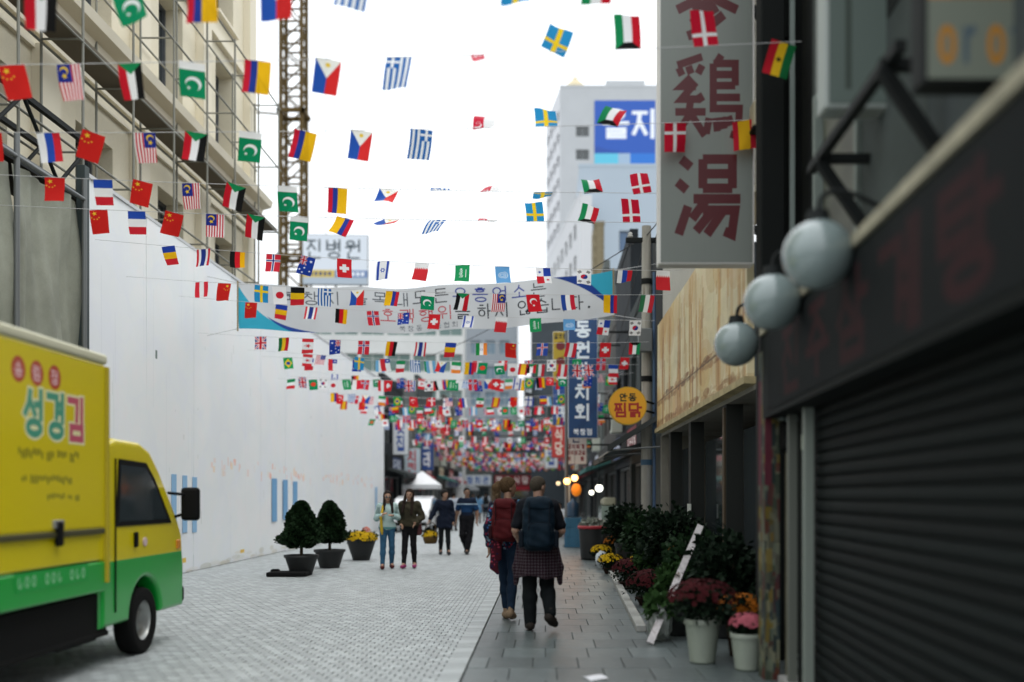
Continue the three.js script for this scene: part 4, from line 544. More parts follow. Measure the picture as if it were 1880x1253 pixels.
Object.assign(S, {
  china: (c) => { c.fillStyle = '#d02a26'; c.fillRect(0, 0, FW, FH); star(c, '#f0c838', 16, 17, 10); for (const [x, y] of [[32, 6], [38, 14], [38, 24], [32, 31]]) star(c, '#f0c838', x, y, 4); },
  usa: (c) => { bars(c, '#c23a48', '#f0f0f0', 13); c.fillStyle = '#33408a'; c.fillRect(0, 0, 40, 35); for (let i = 0; i < 20; i++) disc(c, '#e8e8f0', 4 + (i % 5) * 8, 4 + Math.floor(i / 5) * 9, 1.4); },
  malaysia: (c) => { bars(c, '#c8303a', '#f0f0f0', 14); c.fillStyle = '#28348a'; c.fillRect(0, 0, 48, 36); moon(c, '#f0c838', '#28348a', 18, 18, 11); star(c, '#f0c838', 32, 18, 9); },
  uae: (c) => { H3('#1f8a54', '#f2f2f2', '#1c1c1c')(c); c.fillStyle = '#c8202f'; c.fillRect(0, 0, 26, FH); },
  kuwait: (c) => { H3('#1f8a54', '#f2f2f2', '#c8202f')(c); c.fillStyle = '#1c1c1c'; c.beginPath(); c.moveTo(0, 0); c.lineTo(22, 21); c.lineTo(22, 43); c.lineTo(0, 64); c.fill(); },
  sudan: (c) => { H3('#c8202f', '#f2f2f2', '#1c1c1c')(c); c.fillStyle = '#1f8a54'; c.beginPath(); c.moveTo(0, 0); c.lineTo(30, 32); c.lineTo(0, 64); c.fill(); },
  pakistan: (c) => { c.fillStyle = '#158a5c'; c.fillRect(0, 0, FW, FH); c.fillStyle = '#f2f2f2'; c.fillRect(0, 0, 22, FH); moon(c, '#f2f2f2', '#158a5c', 58, 34, 19); star(c, '#f2f2f2', 70, 22, 6); },
  colombia: st([['#cc2338', 1], ['#2b3f96', 1], ['#efb91d', 2]]), philippines: (c) => { c.fillStyle = '#2a55ac'; c.fillRect(0, 0, FW, 32); c.fillStyle = '#dc3232'; c.fillRect(0, 32, FW, 32); c.fillStyle = '#f2f2ea'; c.beginPath(); c.moveTo(0, 0); c.lineTo(52, 32); c.lineTo(0, 64); c.fill(); disc(c, '#eeca4c', 17, 32, 6); },
  greece: (c) => { bars(c, '#2a66ae', '#f2f2f2', 9); c.fillStyle = '#2a66ae'; c.fillRect(0, 0, 36, 35); c.fillStyle = '#f2f2f2'; c.fillRect(14, 0, 7, 35); c.fillRect(0, 14, 36, 7); },
  singapore: (c) => { c.fillStyle = '#c8203c'; c.fillRect(0, 0, FW, 32); c.fillStyle = '#ececec'; c.fillRect(0, 32, FW, 32); moon(c, '#f2f2f2', '#c8203c', 18, 16, 11); for (let i = 0; i < 5; i++) star(c, '#f2f2f2', 34 + 6 * Math.cos(i * 1.256), 16 + 6 * Math.sin(i * 1.256), 3); },
  sweden: cross('#2c8fc4', '#f2cc28'), denmark: cross('#cc2038', '#f2f2f2', null, 10), norway: cross('#d03040', '#f2f2f2', '#2a3a86'), iceland: cross('#3350a8', '#f2f2f2', '#d03040'), finland: cross('#f2f2f2', '#2a4a9a'),
  ghana: (c) => { H3('#bc2230', '#e6bc28', '#1c6a3c')(c); star(c, '#222', 48, 32, 9); }, bolivia: H3('#bc2230', '#e6bc28', '#1c6a3c'), russia: H3('#f2f2f2', '#2c4fae', '#d02c38'), france: V3('#2c4fae', '#f2f2f2', '#d02c38'), netherlands: H3('#c8283c', '#f2f2f2', '#2a4a9a'), italy: V3('#1f8a54', '#f2f2f2', '#d0303a'), ireland: V3('#2a9a5c', '#f2f2f2', '#ee8a3a'), germany: H3('#1c1c1c', '#d0202c', '#f0b418'), belgium: V3('#1c1c1c', '#f0c020', '#d02c38'), romania: V3('#2b46a6', '#f0b81d', '#d02c38'), hungary: H3('#cc3340', '#f2f2f2', '#3a7a54'), poland: st([['#f2f2f2', 1], ['#dc2c40', 1]]), austria: H3('#dc3240', '#f2f2f2', '#dc3240'), spain: st([['#c8283a', 1], ['#f0bc28', 2], ['#c8283a', 1]]), argentina: H3('#78b4dc', '#f4f4f4', '#78b4dc'),
  india: (c) => { H3('#ee8a3a', '#f2f2f2', '#1f8a44')(c); disc(c, '#3a4a9a', 48, 32, 8); disc(c, '#f2f2f2', 48, 32, 6); }, thailand: st([['#d0303e', 1], ['#f2f2f2', 1], ['#2a3a86', 2], ['#f2f2f2', 1], ['#d0303e', 1]]),
  swiss: (c) => { c.fillStyle = '#dc2c34'; c.fillRect(0, 0, FW, FH); c.fillStyle = '#f4f4f4'; c.fillRect(40, 12, 16, 40); c.fillRect(28, 24, 40, 16); },
  israel: (c) => { c.fillStyle = '#f2f2f4'; c.fillRect(0, 0, FW, FH); c.fillStyle = '#3650ae'; c.fillRect(0, 6, FW, 10); c.fillRect(0, 48, FW, 10); c.strokeStyle = '#3650ae'; c.lineWidth = 2; for (const s of [1, -1]) { c.beginPath(); c.moveTo(48, 32 - 11 * s); c.lineTo(57.5, 32 + 5.5 * s); c.lineTo(38.5, 32 + 5.5 * s); c.closePath(); c.stroke(); } },
  bahrain: (c) => { c.fillStyle = '#d8343c'; c.fillRect(0, 0, FW, FH); c.fillStyle = '#f2f2f2'; c.beginPath(); c.moveTo(0, 0); c.lineTo(24, 0); for (let i = 0; i < 8; i++) { c.lineTo(36, 8 * i + 4); c.lineTo(24, 8 * i + 8); } c.lineTo(0, 64); c.fill(); },
  saudi: (c) => { c.fillStyle = '#279a5e'; c.fillRect(0, 0, FW, FH); c.strokeStyle = '#eef4ee'; c.lineWidth = 3; const z = rng(3); for (let i = 0; i < 9; i++) { c.beginPath(); c.moveTo(22 + i * 6, 16 + z() * 8); c.quadraticCurveTo(26 + i * 6, 36, 20 + i * 6, 26 + z() * 10); c.stroke(); } c.fillStyle = '#eef4ee'; c.fillRect(26, 46, 46, 3); },
  un: (c) => { c.fillStyle = '#6aa6da'; c.fillRect(0, 0, FW, FH); c.strokeStyle = '#eef2f6'; c.lineWidth = 2.4; c.beginPath(); c.arc(48, 30, 15, 0, 7); c.stroke(); c.beginPath(); c.arc(48, 30, 8, 0, 7); c.stroke(); c.beginPath(); c.arc(48, 32, 21, 0.3, 2.84); c.stroke(); },
  panama: (c) => { c.fillStyle = '#f2f2f4'; c.fillRect(0, 0, FW, FH); c.fillStyle = '#d02c38'; c.fillRect(48, 0, 48, 32); c.fillStyle = '#2c46a6'; c.fillRect(0, 32, 48, 32); star(c, '#2c46a6', 24, 16, 9); star(c, '#d02c38', 72, 48, 9); },
  korea: (c) => { c.fillStyle = '#f4f4f4'; c.fillRect(0, 0, FW, FH); disc(c, '#c8283c', 48, 32, 15); c.fillStyle = '#28408e'; c.beginPath(); c.arc(48, 32, 15, 0.3, Math.PI + 0.3); c.fill(); disc(c, '#c8283c', 41, 30, 7); disc(c, '#28408e', 55, 34, 7); c.fillStyle = '#333'; for (const [x, y, a] of [[18, 13, -0.98], [78, 13, 0.98], [18, 51, 0.98], [78, 51, -0.98]]) { c.save(); c.translate(x, y); c.rotate(a); for (const k of [-5, 0, 5]) c.fillRect(-8, k - 1.5, 16, 3); c.restore(); } },
  turkey: (c) => { c.fillStyle = '#dc2632'; c.fillRect(0, 0, FW, FH); moon(c, '#f4f4f4', '#dc2632', 38, 32, 17); star(c, '#f4f4f4', 60, 32, 8); },
  uk: (c) => jack(c, FW, FH), australia: (c) => { c.fillStyle = '#24409c'; c.fillRect(0, 0, FW, FH); jack(c, 46, 31); star(c, '#f2f2f6', 23, 48, 9); for (const [x, y] of [[72, 10], [60, 28], [84, 24], [72, 52]]) star(c, '#f2f2f6', x, y, 6); },
  japan: (c) => { c.fillStyle = '#f4f4f4'; c.fillRect(0, 0, FW, FH); disc(c, '#d22c3a', 48, 32, 18); }, bangladesh: (c) => { c.fillStyle = '#17905c'; c.fillRect(0, 0, FW, FH); disc(c, '#ee4a34', 44, 32, 19); },
  canada: (c) => { V3('#d8343c', '#f4f4f4', '#d8343c')(c); c.fillStyle = '#f4f4f4'; c.fillRect(24, 0, 48, FH); star(c, '#d8343c', 48, 30, 16); c.fillRect(46, 40, 4, 12); }, brazil: (c) => { c.fillStyle = '#259a54'; c.fillRect(0, 0, FW, FH); c.fillStyle = '#f0cc2c'; c.beginPath(); c.moveTo(10, 32); c.lineTo(48, 6); c.lineTo(86, 32); c.lineTo(48, 58); c.fill(); disc(c, '#2a4a9e', 48, 32, 14); },
  chile: (c) => { c.fillStyle = '#f4f4f4'; c.fillRect(0, 0, FW, 32); c.fillStyle = '#d8343c'; c.fillRect(0, 32, FW, 32); c.fillStyle = '#2c46a6'; c.fillRect(0, 0, 34, 32); star(c, '#f4f4f4', 17, 16, 9); }, mexico: (c) => { V3('#1f8a54', '#f2f2f2', '#d0303a')(c); disc(c, '#8a6a3a', 48, 32, 8); },
});
const names = Object.keys(S), ACOLS = 8, AROWS = Math.ceil(names.length / ACOLS);
const atlas = canvasTex(ACOLS * 100, AROWS * 68, (c, w, h) => { c.fillStyle = '#ddd'; c.fillRect(0, 0, w, h); names.forEach((n, i) => { c.save(); c.translate((i % ACOLS) * 100 + 2, Math.floor(i / ACOLS) * 68 + 2); c.beginPath(); c.rect(-1, -1, 98, 66); c.clip(); S[n](c); c.restore(); }); });
const flagM = new THREE.MeshPhysicalMaterial({ map: atlas, roughness: 0.85, side: THREE.DoubleSide, transmission: 0.45, thickness: 0, ior: 1.1 });
const flagGeo = {};
function flagShape(n, variant, flip) { // hangs from its hoist: x along the cord, y down
  const key = n + variant + (flip ? 'f' : ''); if (flagGeo[key]) return flagGeo[key];
  const g = new THREE.PlaneGeometry(0.235, 0.3, 4, 6).translate(0, -0.15, 0), p = g.attributes.position, uv = g.attributes.uv, k = names.indexOf(n), ox = (k % ACOLS) * 100 + 3, oy = Math.floor(k / ACOLS) * 68 + 3;
  for (let i = 0; i < p.count; i++) { const x = p.getX(i) / 0.235 + 0.5, d = -p.getY(i) / 0.3; const a = flip ? x : 1 - x; uv.setXY(i, (ox + d * 94) / (ACOLS * 100), 1 - (oy + a * 62) / (AROWS * 68));
    const w = [[0.05, 0.4], [-0.07, 1.3], [0.09, 2.2], [0.03, 4]][variant]; p.setZ(i, w[0] * d * d + 0.02 * d * Math.sin(x * 4 + w[1] + d * 3)); p.setX(i, p.getX(i) + 0.03 * d * d * Math.sin(w[1] * 3)); }
  g.computeVertexNormals(); return flagGeo[key] = g;
}
const cordM = M([0.5, 0.5, 0.5], 0.6); let strings = 0;
function flagString(D, x0, y0, x1, y1, list, opt = {}) { // cord through two picture points at distance D; list of [country, picture x, tilt about the cord, roll]
  const A = at(x0, y0, D), B = at(x1, y1, D), sl = (B.y - A.y) / (B.x - A.x), XL = WX + 0.08, XR = opt.xr ?? 2.3, cx = (XL + XR) / 2, hw = (XR - XL) / 2, sag = opt.sag ?? 0.1;
  const yOf = (x) => A.y + (x - A.x) * sl + sag * ((x - cx) / hw) ** 2 - sag * 0.3;
  const g = thing('flag_string', 'thin cord of small hanging national flags strung across the street', 'bunting', [0, 0, -D], 0, 'flag strings across the street'); strings++;
  const pts = []; for (let i = 0; i <= 10; i++) { const x = XL + (XR - XL) * i / 10; pts.push(V(x, yOf(x), 0)); }
  part(g, 'cord', tube(pts, 0.0035, 20, 4), cordM);
  for (const [n, px, tilt, roll] of list) { const x = (px - CX) / F * D; if (x < XL + 0.1 || x > XR - 0.08) continue; const m = part(g, 'flag', flagShape(n, Math.floor(R() * 4), opt.flip ? R() < 0.96 : R() < 0.04), flagM); m.position.set(x, yOf(x) - 0.003, 0); m.rotation.set(tilt ?? rr(-0.35, 0.35), rr(-0.22, 0.22), (roll ?? rr(-0.12, 0.12)) + Math.atan(sl), 'YXZ'); }
}
flagString(7.6, 75, -30, 368, -42, [['sudan', 75, 0.2, -0.15], ['pakistan', 225, 0.2, 0.2], ['colombia', 368, 0.2, 0], ['philippines', 505], ['greece', 650], ['singapore', 800], ['sweden', 950], ['kuwait', 1100], ['denmark', 1250], ['malaysia', -70], ['china', -200]], { flip: 1, xr: 2.0 });
flagString(9.1, 20, 118, 1150, 92, [['france', -85], ['china', 20, 0.3, .1], ['malaysia', 125, 0.2, -.05], ['sudan', 237, 0.2, -.05], ['pakistan', 352, 0.4, -.15], ['colombia', 473, 0.1, -.05], ['philippines', 603, 0.3, -.18], ['greece', 733, -0.35, -.08], ['singapore', 865, -0.85, .1], ['sweden', 1014, 2.95, .4], ['kuwait', 1153, 2.95, .0], ['denmark', 1297, 3.05, -.15], ['ghana', 1440, 0.3, -.35]], { flip: 1, xr: 2.35, sag: .06 });
flagString(10.6, 87, 244, 1000, 232, [['china', -20], ['russia', 87, .3, .1], ['china', 172, .3, -.3], ['malaysia', 265, .2, -.05], ['sudan', 360, .2, -.15], ['pakistan', 460, .2, -.08], ['colombia', 561, .2, -.2], ['philippines', 664, .3, -.2], ['greece', 774, .2, -.05], ['singapore', 888, 2.65, -.15], ['sweden', 1003, 2.3, 0], ['kuwait', 1115, 2.8, .25], ['denmark', 1240, .2, .05], ['spain', 1365, .2, .1]], { flip: 1, xr: 2.35, sag: .06 });
flagString(12.3, 188, 330, 1000, 354, [['china', 100], ['france', 188, .2, 0], ['china', 262, .3, -.2], ['malaysia', 350, .1, 0], ['sudan', 434, .2, -.25], ['pakistan', 527, .3, 0], ['colombia', 620, .3, -.05], ['philippines', 714, -.5, -.15], ['greece', 808, 2.2, -.1], ['singapore', 899, 2.2, -.1], ['sweden', 997, 1.75, 0], ['kuwait', 1090, 2.7, -.1], ['denmark', 1180, 2.9, -.15], ['spain', 1270]], { flip: 1, xr: 1.4, sag: .05 });
flagString(13.2, 250, 388, 1000, 408, [['china', 180], ['france', 250, .2, 0], ['china', 320, .4, -.2], ['malaysia', 395, .2, 0], ['sudan', 470, .3, -.2], ['pakistan', 549, .3, -.05], ['colombia', 634, -.4, -.25], ['philippines', 719, -.95, -.25], ['greece', 804, -1.0, -.05], ['singapore', 893, 2.15, .05], ['sweden', 983, 2.9, 0], ['kuwait', 1076, 2.4, .35], ['denmark', 1160, 2.95, 0]], { flip: 1, xr: 1.5, sag: .05 });
flagString(16.2, 308, 455, 1000, 492, [['romania', 308], ['thailand', 373], ['germany', 436], ['norway', 502], ['australia', 566, .2, -.2], ['swiss', 632], ['israel', 704], ['bahrain', 775], ['saudi', 849], ['un', 922], ['panama', 997], ['korea', 1072], ['russia', 1148, 1.2], ['bahrain', 1218]], { flip: 1, xr: 2.25 });
flagString(17.4, 370, 520, 1000, 541, [['austria', 370], ['china', 412], ['sweden', 480], ['japan', 512], ['belgium', 546], ['greece', 596], ['philippines', 656], ['colombia', 721], ['pakistan', 786], ['sudan', 850], ['malaysia', 916], ['turkey', 978], ['netherlands', 1042], ['colombia', 1121], ['hungary', 1190]], { xr: 2.2 });
flagString(19.9, 517, 560, 983, 584, [['china', 461], ['romania', 517], ['thailand', 572], ['germany', 627], ['norway', 684], ['australia', 741], ['swiss', 798], ['israel', 861], ['bahrain', 921], ['saudi', 983], ['un', 1045], ['panama', 1110], ['korea', 1167]], { flip: 1, xr: 2.2 });
flagString(21, 478, 620, 983, 630, [['uk', 478], ['bolivia', 521], ['canada', 565], ['australia', 615], ['norway', 668], ['germany', 720], ['thailand', 773], ['romania', 828], ['india', 884], ['china', 938], ['iceland', 996], ['austria', 1050], ['swiss', 1112], ['kuwait', 1166]], { xr: 2.2 });
flagString(24.5, 565, 652, 983, 668, [['canada', 565], ['usa', 590], ['sweden', 660], ['chile', 706], ['greece', 762], ['argentina', 790], ['philippines', 812], ['ireland', 838], ['colombia', 862], ['bangladesh', 887], ['pakistan', 916], ['japan', 941], ['spain', 962], ['sudan', 976], ['hungary', 992], ['austria', 1034], ['uk', 1060], ['uk', 1080], ['france', 1126]], { xr: 2.3 });
{ const seq = ['brazil', 'france', 'chile', 'australia', 'argentina', 'italy', 'bangladesh', 'japan', 'poland', 'austria', 'uk', 'korea', 'saudi', 'norway', 'swiss', 'israel', 'germany', 'pakistan', 'australia', 'canada', 'colombia', 'greece', 'philippines', 'ireland', 'brazil', 'turkey', 'denmark', 'usa', 'russia', 'mexico', 'spain', 'china', 'finland', 'romania'];
  let D = 25.8, k = 0; while (D < 90) { const y = HY - (rr(3.0, 3.75) - (D - 25) * 0.014) / D * F, list = []; const xl = CX + (WX + 0.3) / D * F, xr2 = CX + 2.2 / D * F, dx = rr(0.5, 0.66) / D * F; for (let x = xl + rr(0, dx), j = 0; x < xr2; x += dx * rr(0.85, 1.15), j++) list.push([seq[(j + 5 * k) % seq.length], x]); flagString(D, 800, y, 1000, y + rr(-4, 5), list, { xr: 2.45, flip: k % 2, sag: rr(0.05, 0.3) }); k++; D += rr(1.15, 2.0); } }
{ // the long banner
  const D = 22.4, A = at(436, 562, D - 0.6), B = at(1126, 538, D); const g = thing('street_banner', 'long pale banner with lettering stretched across the street', 'banner');
  const t = canvasTex(2048, 256, (c, w, h) => { c.fillStyle = '#d3d6d9'; c.fillRect(0, 0, w, h);
    c.fillStyle = '#3fa9c4'; c.beginPath(); c.moveTo(0, 0); c.bezierCurveTo(60, 120, 120, 200, 300, 256); c.lineTo(0, 256); c.fill(); c.fillStyle = '#34509c'; c.beginPath(); c.moveTo(150, 180); c.bezierCurveTo(220, 225, 300, 240, 420, 256); c.lineTo(290, 256); c.bezierCurveTo(220, 240, 180, 210, 150, 180); c.fill();
    c.fillStyle = '#3fa9c4'; c.beginPath(); c.moveTo(w, 0); c.lineTo(w - 170, 0); c.bezierCurveTo(w - 120, 60, w - 60, 130, w, 190); c.fill(); c.fillStyle = '#2c4690'; c.beginPath(); c.moveTo(w - 330, 0); c.lineTo(w - 170, 0); c.bezierCurveTo(w - 110, 70, w - 60, 130, w, 190); c.lineTo(w, 225); c.bezierCurveTo(w - 80, 130, w - 190, 40, w - 330, 0); c.fill();
    hangul(c, '북창지 골목내', 240, 26, 84, 74, 28, '#555b62', 6); hangul(c, '모든', 940, 20, 84, 78, 28, '#30343a', 6); hangul(c, '유흥업소', 1160, 20, 84, 80, 24, '#3a4796', 7); hangul(c, '는', 1592, 20, 84, 80, 20, '#30343a', 6);
    hangul(c, '호객행위', 760, 118, 82, 78, 22, '#c04a52', 6); hangul(c, '를', 1170, 118, 80, 80, 18, '#30343a', 7); hangul(c, '하지 않습니다.', 1290, 112, 80, 82, 15, '#30343a', 7); hangul(c, '북창동 유흥협회 -', 860, 212, 32, 32, 14, '#7a7f86', 3); });
  const len = A.distanceTo(B), h = 1.0, geo = new THREE.PlaneGeometry(len, h, 60, 8), p = geo.attributes.position; for (let i = 0; i < p.count; i++) { const x = p.getX(i), y = p.getY(i); p.setZ(i, 0.05 * Math.sin(x * 1.7) + 0.03 * Math.sin(x * 4.1 + y * 2)); p.setY(i, y - 0.22 * (1 - (2 * x / len) ** 2) + 0.02 * Math.sin(x * 3)); } geo.computeVertexNormals();
  const d = B.clone().sub(A), m = part(g, 'cloth', geo, new THREE.MeshPhysicalMaterial({ map: t, roughness: 0.8, side: THREE.DoubleSide, transmission: 0.2, ior: 1.1 })); m.position.copy(A.clone().add(B).multiplyScalar(0.5)); m.rotation.set(0, -Math.atan2(d.z, d.x), Math.atan2(d.y, Math.hypot(d.x, d.z)), 'YZX');
  for (const [P, s] of [[A, -1], [B, 1]]) { part(g, 'pole', bar(P.clone().add(V(0, -0.55, 0)), P.clone().add(V(0, 0.55, 0)), 0.018), M([0.3, 0.24, 0.14], 0.7)); for (const y of [-0.5, 0.5]) part(g, 'rope', bar(P.clone().add(V(0, y, 0)), V(s < 0 ? WX : 2.5, P.y + y * 1.3, P.z), 0.008, 5), cordM); }
}
// ---------------------------------------------------------------- yellow and green box truck
{
  const g = thing('box_truck', 'yellow and green box truck with lettering parked by the white hoarding', 'truck', [-4.87, 0, -10.04]);   // forward is -z, origin at the front axle
  const paint = (c) => M(c, 0.35, { phys: true, clearcoat: 0.6, clearcoatRoughness: 0.12 });
  const yel = paint([0.66, 0.54, 0.0]), grn = paint([0.0, 0.33, 0.035]), hw = 0.85;
  const ext = (pts, w, bevel) => { const s = pts instanceof THREE.Shape ? pts : shapeOf(pts); return extrude(s, w - 2 * bevel, bevel).translate(0, 0, -(w - 2 * bevel) / 2).rotateY(Math.PI / 2); }; // shape x = forward -> -z after the turn
  const up = part(g, 'cab_upper', ext([[-0.95, 0.985], [0.97, 0.985], [0.95, 1.14], [0.8, 1.34], [0.3, 1.83], [0.08, 2.0], [-0.15, 2.07], [-0.7, 2.08], [-0.92, 2.02]], hw * 2, 0.05).scale(1, 1, 1), yel);
  const lo = new THREE.Shape(); lo.moveTo(-0.95, 0.975); lo.lineTo(0.97, 0.975); lo.lineTo(1.0, 0.8); lo.lineTo(0.99, 0.42); lo.lineTo(0.5, 0.42); lo.absarc(0, 0.38, 0.44, 0.1, Math.PI - 0.1, false); lo.lineTo(-0.95, 0.42); lo.closePath();
  part(g, 'cab_lower', ext(lo, hw * 2, 0.045), grn);
  const xs = hw + 0.004; // flank
  const flank = (pts, m, name, off = 0, parent = g) => { const q = extrude(shapeOf(pts), 0.012).rotateY(Math.PI / 2).translate(xs - 0.006 + off, 0, 0); return part(parent, name, q, m); };
  for (const sgn of [1, -1]) {
    const rail = flank([[-0.72, 1.3], [0.66, 1.3], [0.2, 1.76], [-0.02, 1.92], [-0.66, 1.94]], mats.black, 'window_frame'); const win = flank([[-0.66, 1.345], [0.54, 1.345], [0.15, 1.73], [-0.05, 1.87], [-0.62, 1.885]], mats.glass, 'door_window', 0.004);
    const gap = flank([[-0.74, 0.5], [-0.725, 0.5], [-0.725, 1.94], [-0.74, 1.94]], mats.black, 'door_gap', 0.002);
    const hd = part(g, 'door_handle', rbox(0.03, 0.15, 0.07, 0.015, xs + 0.01, 1.16, 0.28 - 0.0), mats.black);
    const emblem = part(g, 'door_emblem', cyl(0.045, 0.045, 0.012, 16).rotateZ(Math.PI / 2).translate(xs + 0.004, 1.13, 0.05), M([0.6, 0.45, 0.45], 0.5));
    const lampm = part(g, 'turn_lamp', rbox(0.03, 0.1, 0.1, 0.02, xs, 1.06, -0.86), M([0.7, 0.25, 0.02], 0.3));
    if (sgn < 0) for (const m of [rail, win, gap, hd, emblem, lampm]) m.scale.x = -1;
  }
  part(g, 'windscreen', beam(V(0, 1.36, -0.845), V(0, 1.93, -0.24), 1.45, 0.02), mats.glass);
  for (const s of [1, -1]) { const a = part(g, 'wing_mirror', rbox(0.2, 0.36, 0.09, 0.04, s * 1.02, 1.5, -0.78), mats.black); part(a, 'mirror_arm', merge([bar(V(s * 0.84, 1.62, -0.6), V(s * 0.98, 1.6, -0.76), 0.016), bar(V(s * 0.84, 1.36, -0.78), V(s * 0.98, 1.4, -0.77), 0.016)]), mats.black); }
  part(g, 'roof_marker', rbox(0.5, 0.1, 0.12, 0.04, 0.4, 2.12, 0.6), M([0.65, 0.6, 0.42], 0.4));
  for (const s of [1, -1]) part(g, 'headlight', rbox(0.32, 0.2, 0.06, 0.04, s * 0.62, 0.78, -1.02), M([0.6, 0.62, 0.65], 0.15));
  part(g, 'bumper', rbox(1.7, 0.2, 0.14, 0.05, 0, 0.5, -1.02), mats.black);
  // wheels
  const tyre = lathe([[0.2, -0.09], [0.29, -0.1], [0.325, -0.085], [0.335, -0.05], [0.335, 0.05], [0.325, 0.085], [0.29, 0.1], [0.2, 0.09]], 36).rotateZ(Math.PI / 2), rim = lathe([[0.001, 0.02], [0.06, 0.02], [0.075, 0.06], [0.09, 0.03], [0.17, 0.0], [0.19, 0.07], [0.21, 0.085], [0.21, -0.08]], 30).rotateZ(-Math.PI / 2);
  for (const z of [0, 3.05]) for (const s of [1, -1]) { const t = part(g, 'wheel', tyre, mats.rubber); place(t, s * 0.74, 0.335, z, 0, s < 0 ? Math.PI : 0, 0); part(t, 'rim', rim, M([0.32, 0.33, 0.32], 0.35, { metalness: 0.6 })); }
  part(g, 'chassis', merge([box(0.8, 0.16, 4.9, 0, 0.52, 1.6), box(1.5, 0.1, 3.2, 0, 0.66, 2.4), box(0.3, 0.3, 0.7, 0.62, 0.42, 1.3), box(1.3, 0.5, 1.2, 0, 0.66, 0.1), box(1.2, 0.3, 3.2, 0, 0.42, 2.2)]), mats.black);
  for (const s of [1, -1]) part(g, 'added_shade_panel', merge([rbox(0.05, 0.4, 1.9, 0.015, s * 0.78, 0.5, 1.75), rbox(0.06, 0.05, 1.94, 0.015, s * 0.785, 0.32, 1.75)]), mats.black);  // added black panels that stand in for the shade under the truck
  part(g, 'fuel_tank', cyl(0.16, 0.16, 0.6, 18).rotateX(Math.PI / 2).translate(-0.6, 0.45, 1.3), mats.darkSteel);
  part(g, 'side_lamp', rbox(0.05, 0.06, 0.12, 0.02, 0.78, 0.42, 0.95), M([0.6, 0.6, 0.55], 0.3));
  // cargo box: z 1.06 .. 4.0
  const z0 = 1.04, z1 = 4.05, L = z1 - z0, zc = (z0 + z1) / 2, bw = 0.9;
  part(g, 'cargo_box', rbox(bw * 2, 1.5, L, 0.03, 0, 2.03, zc), yel);
  part(g, 'lower_side', rbox(bw * 2 - 0.02, 0.265, L, 0.02, 0, 1.142, zc), yel);
  part(g, 'green_skirt', rbox(bw * 2, 0.27, L, 0.02, 0, 0.865, zc), grn);
  part(g, 'roof_cap', rbox(bw * 2 + 0.03, 0.09, L + 0.03, 0.03, 0, 2.82, zc), M([0.6, 0.58, 0.42], 0.5));
  part(g, 'corner_post', merge([rbox(0.05, 1.95, 0.05, 0.01, bw, 1.78, z0 - 0.005), rbox(0.05, 1.95, 0.05, 0.01, -bw, 1.78, z0 - 0.005)]), M([0.42, 0.33, 0.01], 0.5));
  for (const s of [1, -1]) { part(g, 'side_rail', rbox(0.03, 0.05, L - 0.1, 0.01, s * (bw + 0.004), 1.276, zc), M([0.05, 0.045, 0.01], 0.6)); for (const dz of [0.9, 2.3]) { const h = part(g, 'latch', rbox(0.05, 0.2, 0.08, 0.02, s * (bw + 0.02), 1.28, z0 + dz), mats.black); part(h, 'latch_plate', rbox(0.03, 0.07, 0.16, 0.01, s * (bw + 0.012), 1.36, z0 + dz), mats.steel); } }
  const deco = canvasTex(1024, 512, (c, w, h) => { // 3.0 m x 1.45 m; left of the canvas is the rear
    c.fillStyle = '#d5c100'; c.fillRect(0, 0, w, h); const U = (s) => w - (s / 3.01) * w, Y = (y) => (2.755 - y) / 1.45 * h;
    for (const [s, ch] of [[1.5, '송'], [1.22, '림'], [0.93, '정']]) { const x = U(s - 0.0), y = Y(2.56); c.fillStyle = '#b3402e'; c.beginPath(); c.arc(x, y, 36, 0, 7); c.fill(); hangul(c, ch, x - 20, y - 20, 40, 40, 0, '#e8c8d0', 5); }
    [['성', '#3f9a80'], ['경', '#3f9a80'], ['김', '#c0506a']].forEach(([ch, k], i) => { const x = U(1.26 - i * 0.36) - 52, y = Y(2.42); hangul(c, ch, x, y, 100, 125, 0, '#e6e2b4', 34); hangul(c, ch, x, y, 100, 125, 0, k, 20); });
    c.fillStyle = '#6b6a16'; const z = rng(5); for (const [y, a, b, t] of [[1.9, 1.5, 0.5, 26], [1.7, 1.45, 0.62, 22], [1.56, 1.05, 0.5, 18]]) for (let x = U(a); x < U(b); x += 15) if (z() < 0.85) c.fillRect(x, Y(y) - t * (0.5 + z() * 0.4), 9, t * (0.6 + z() * 0.5));
    c.fillStyle = '#4f7a1a'; c.beginPath(); c.arc(U(2.05), Y(2.1), 90, 0, 7); c.fill(); });
  const dm = M(null, 0.35, { phys: true, clearcoat: 0.6, clearcoatRoughness: 0.12, map: deco });
  for (const s of [1, -1]) { const m = part(g, 'side_panel', new THREE.PlaneGeometry(3.01 - 0.08, 1.42), dm); place(m, s * (bw + 0.003), 2.03, zc, 0, s * Math.PI / 2, 0); if (s > 0) m.scale.x = 1; }
  const num = canvasTex(256, 32, (c, w, h) => { c.fillStyle = '#06983a'; c.fillRect(0, 0, w, h); c.strokeStyle = '#9cc7a0'; c.lineWidth = 3; for (let i = 0; i < 11; i++) if (i % 4 !== 3) { c.beginPath(); c.ellipse(16 + i * 22, 16, 5, 8, 0, 0, i % 3 ? 7 : 4.5); c.stroke(); } });
  place(part(g, 'number_panel', new THREE.PlaneGeometry(1.2, 0.15), M(null, 0.5, { map: num })), bw + 0.003, 0.93, z0 + 0.95, 0, Math.PI / 2, 0);
}

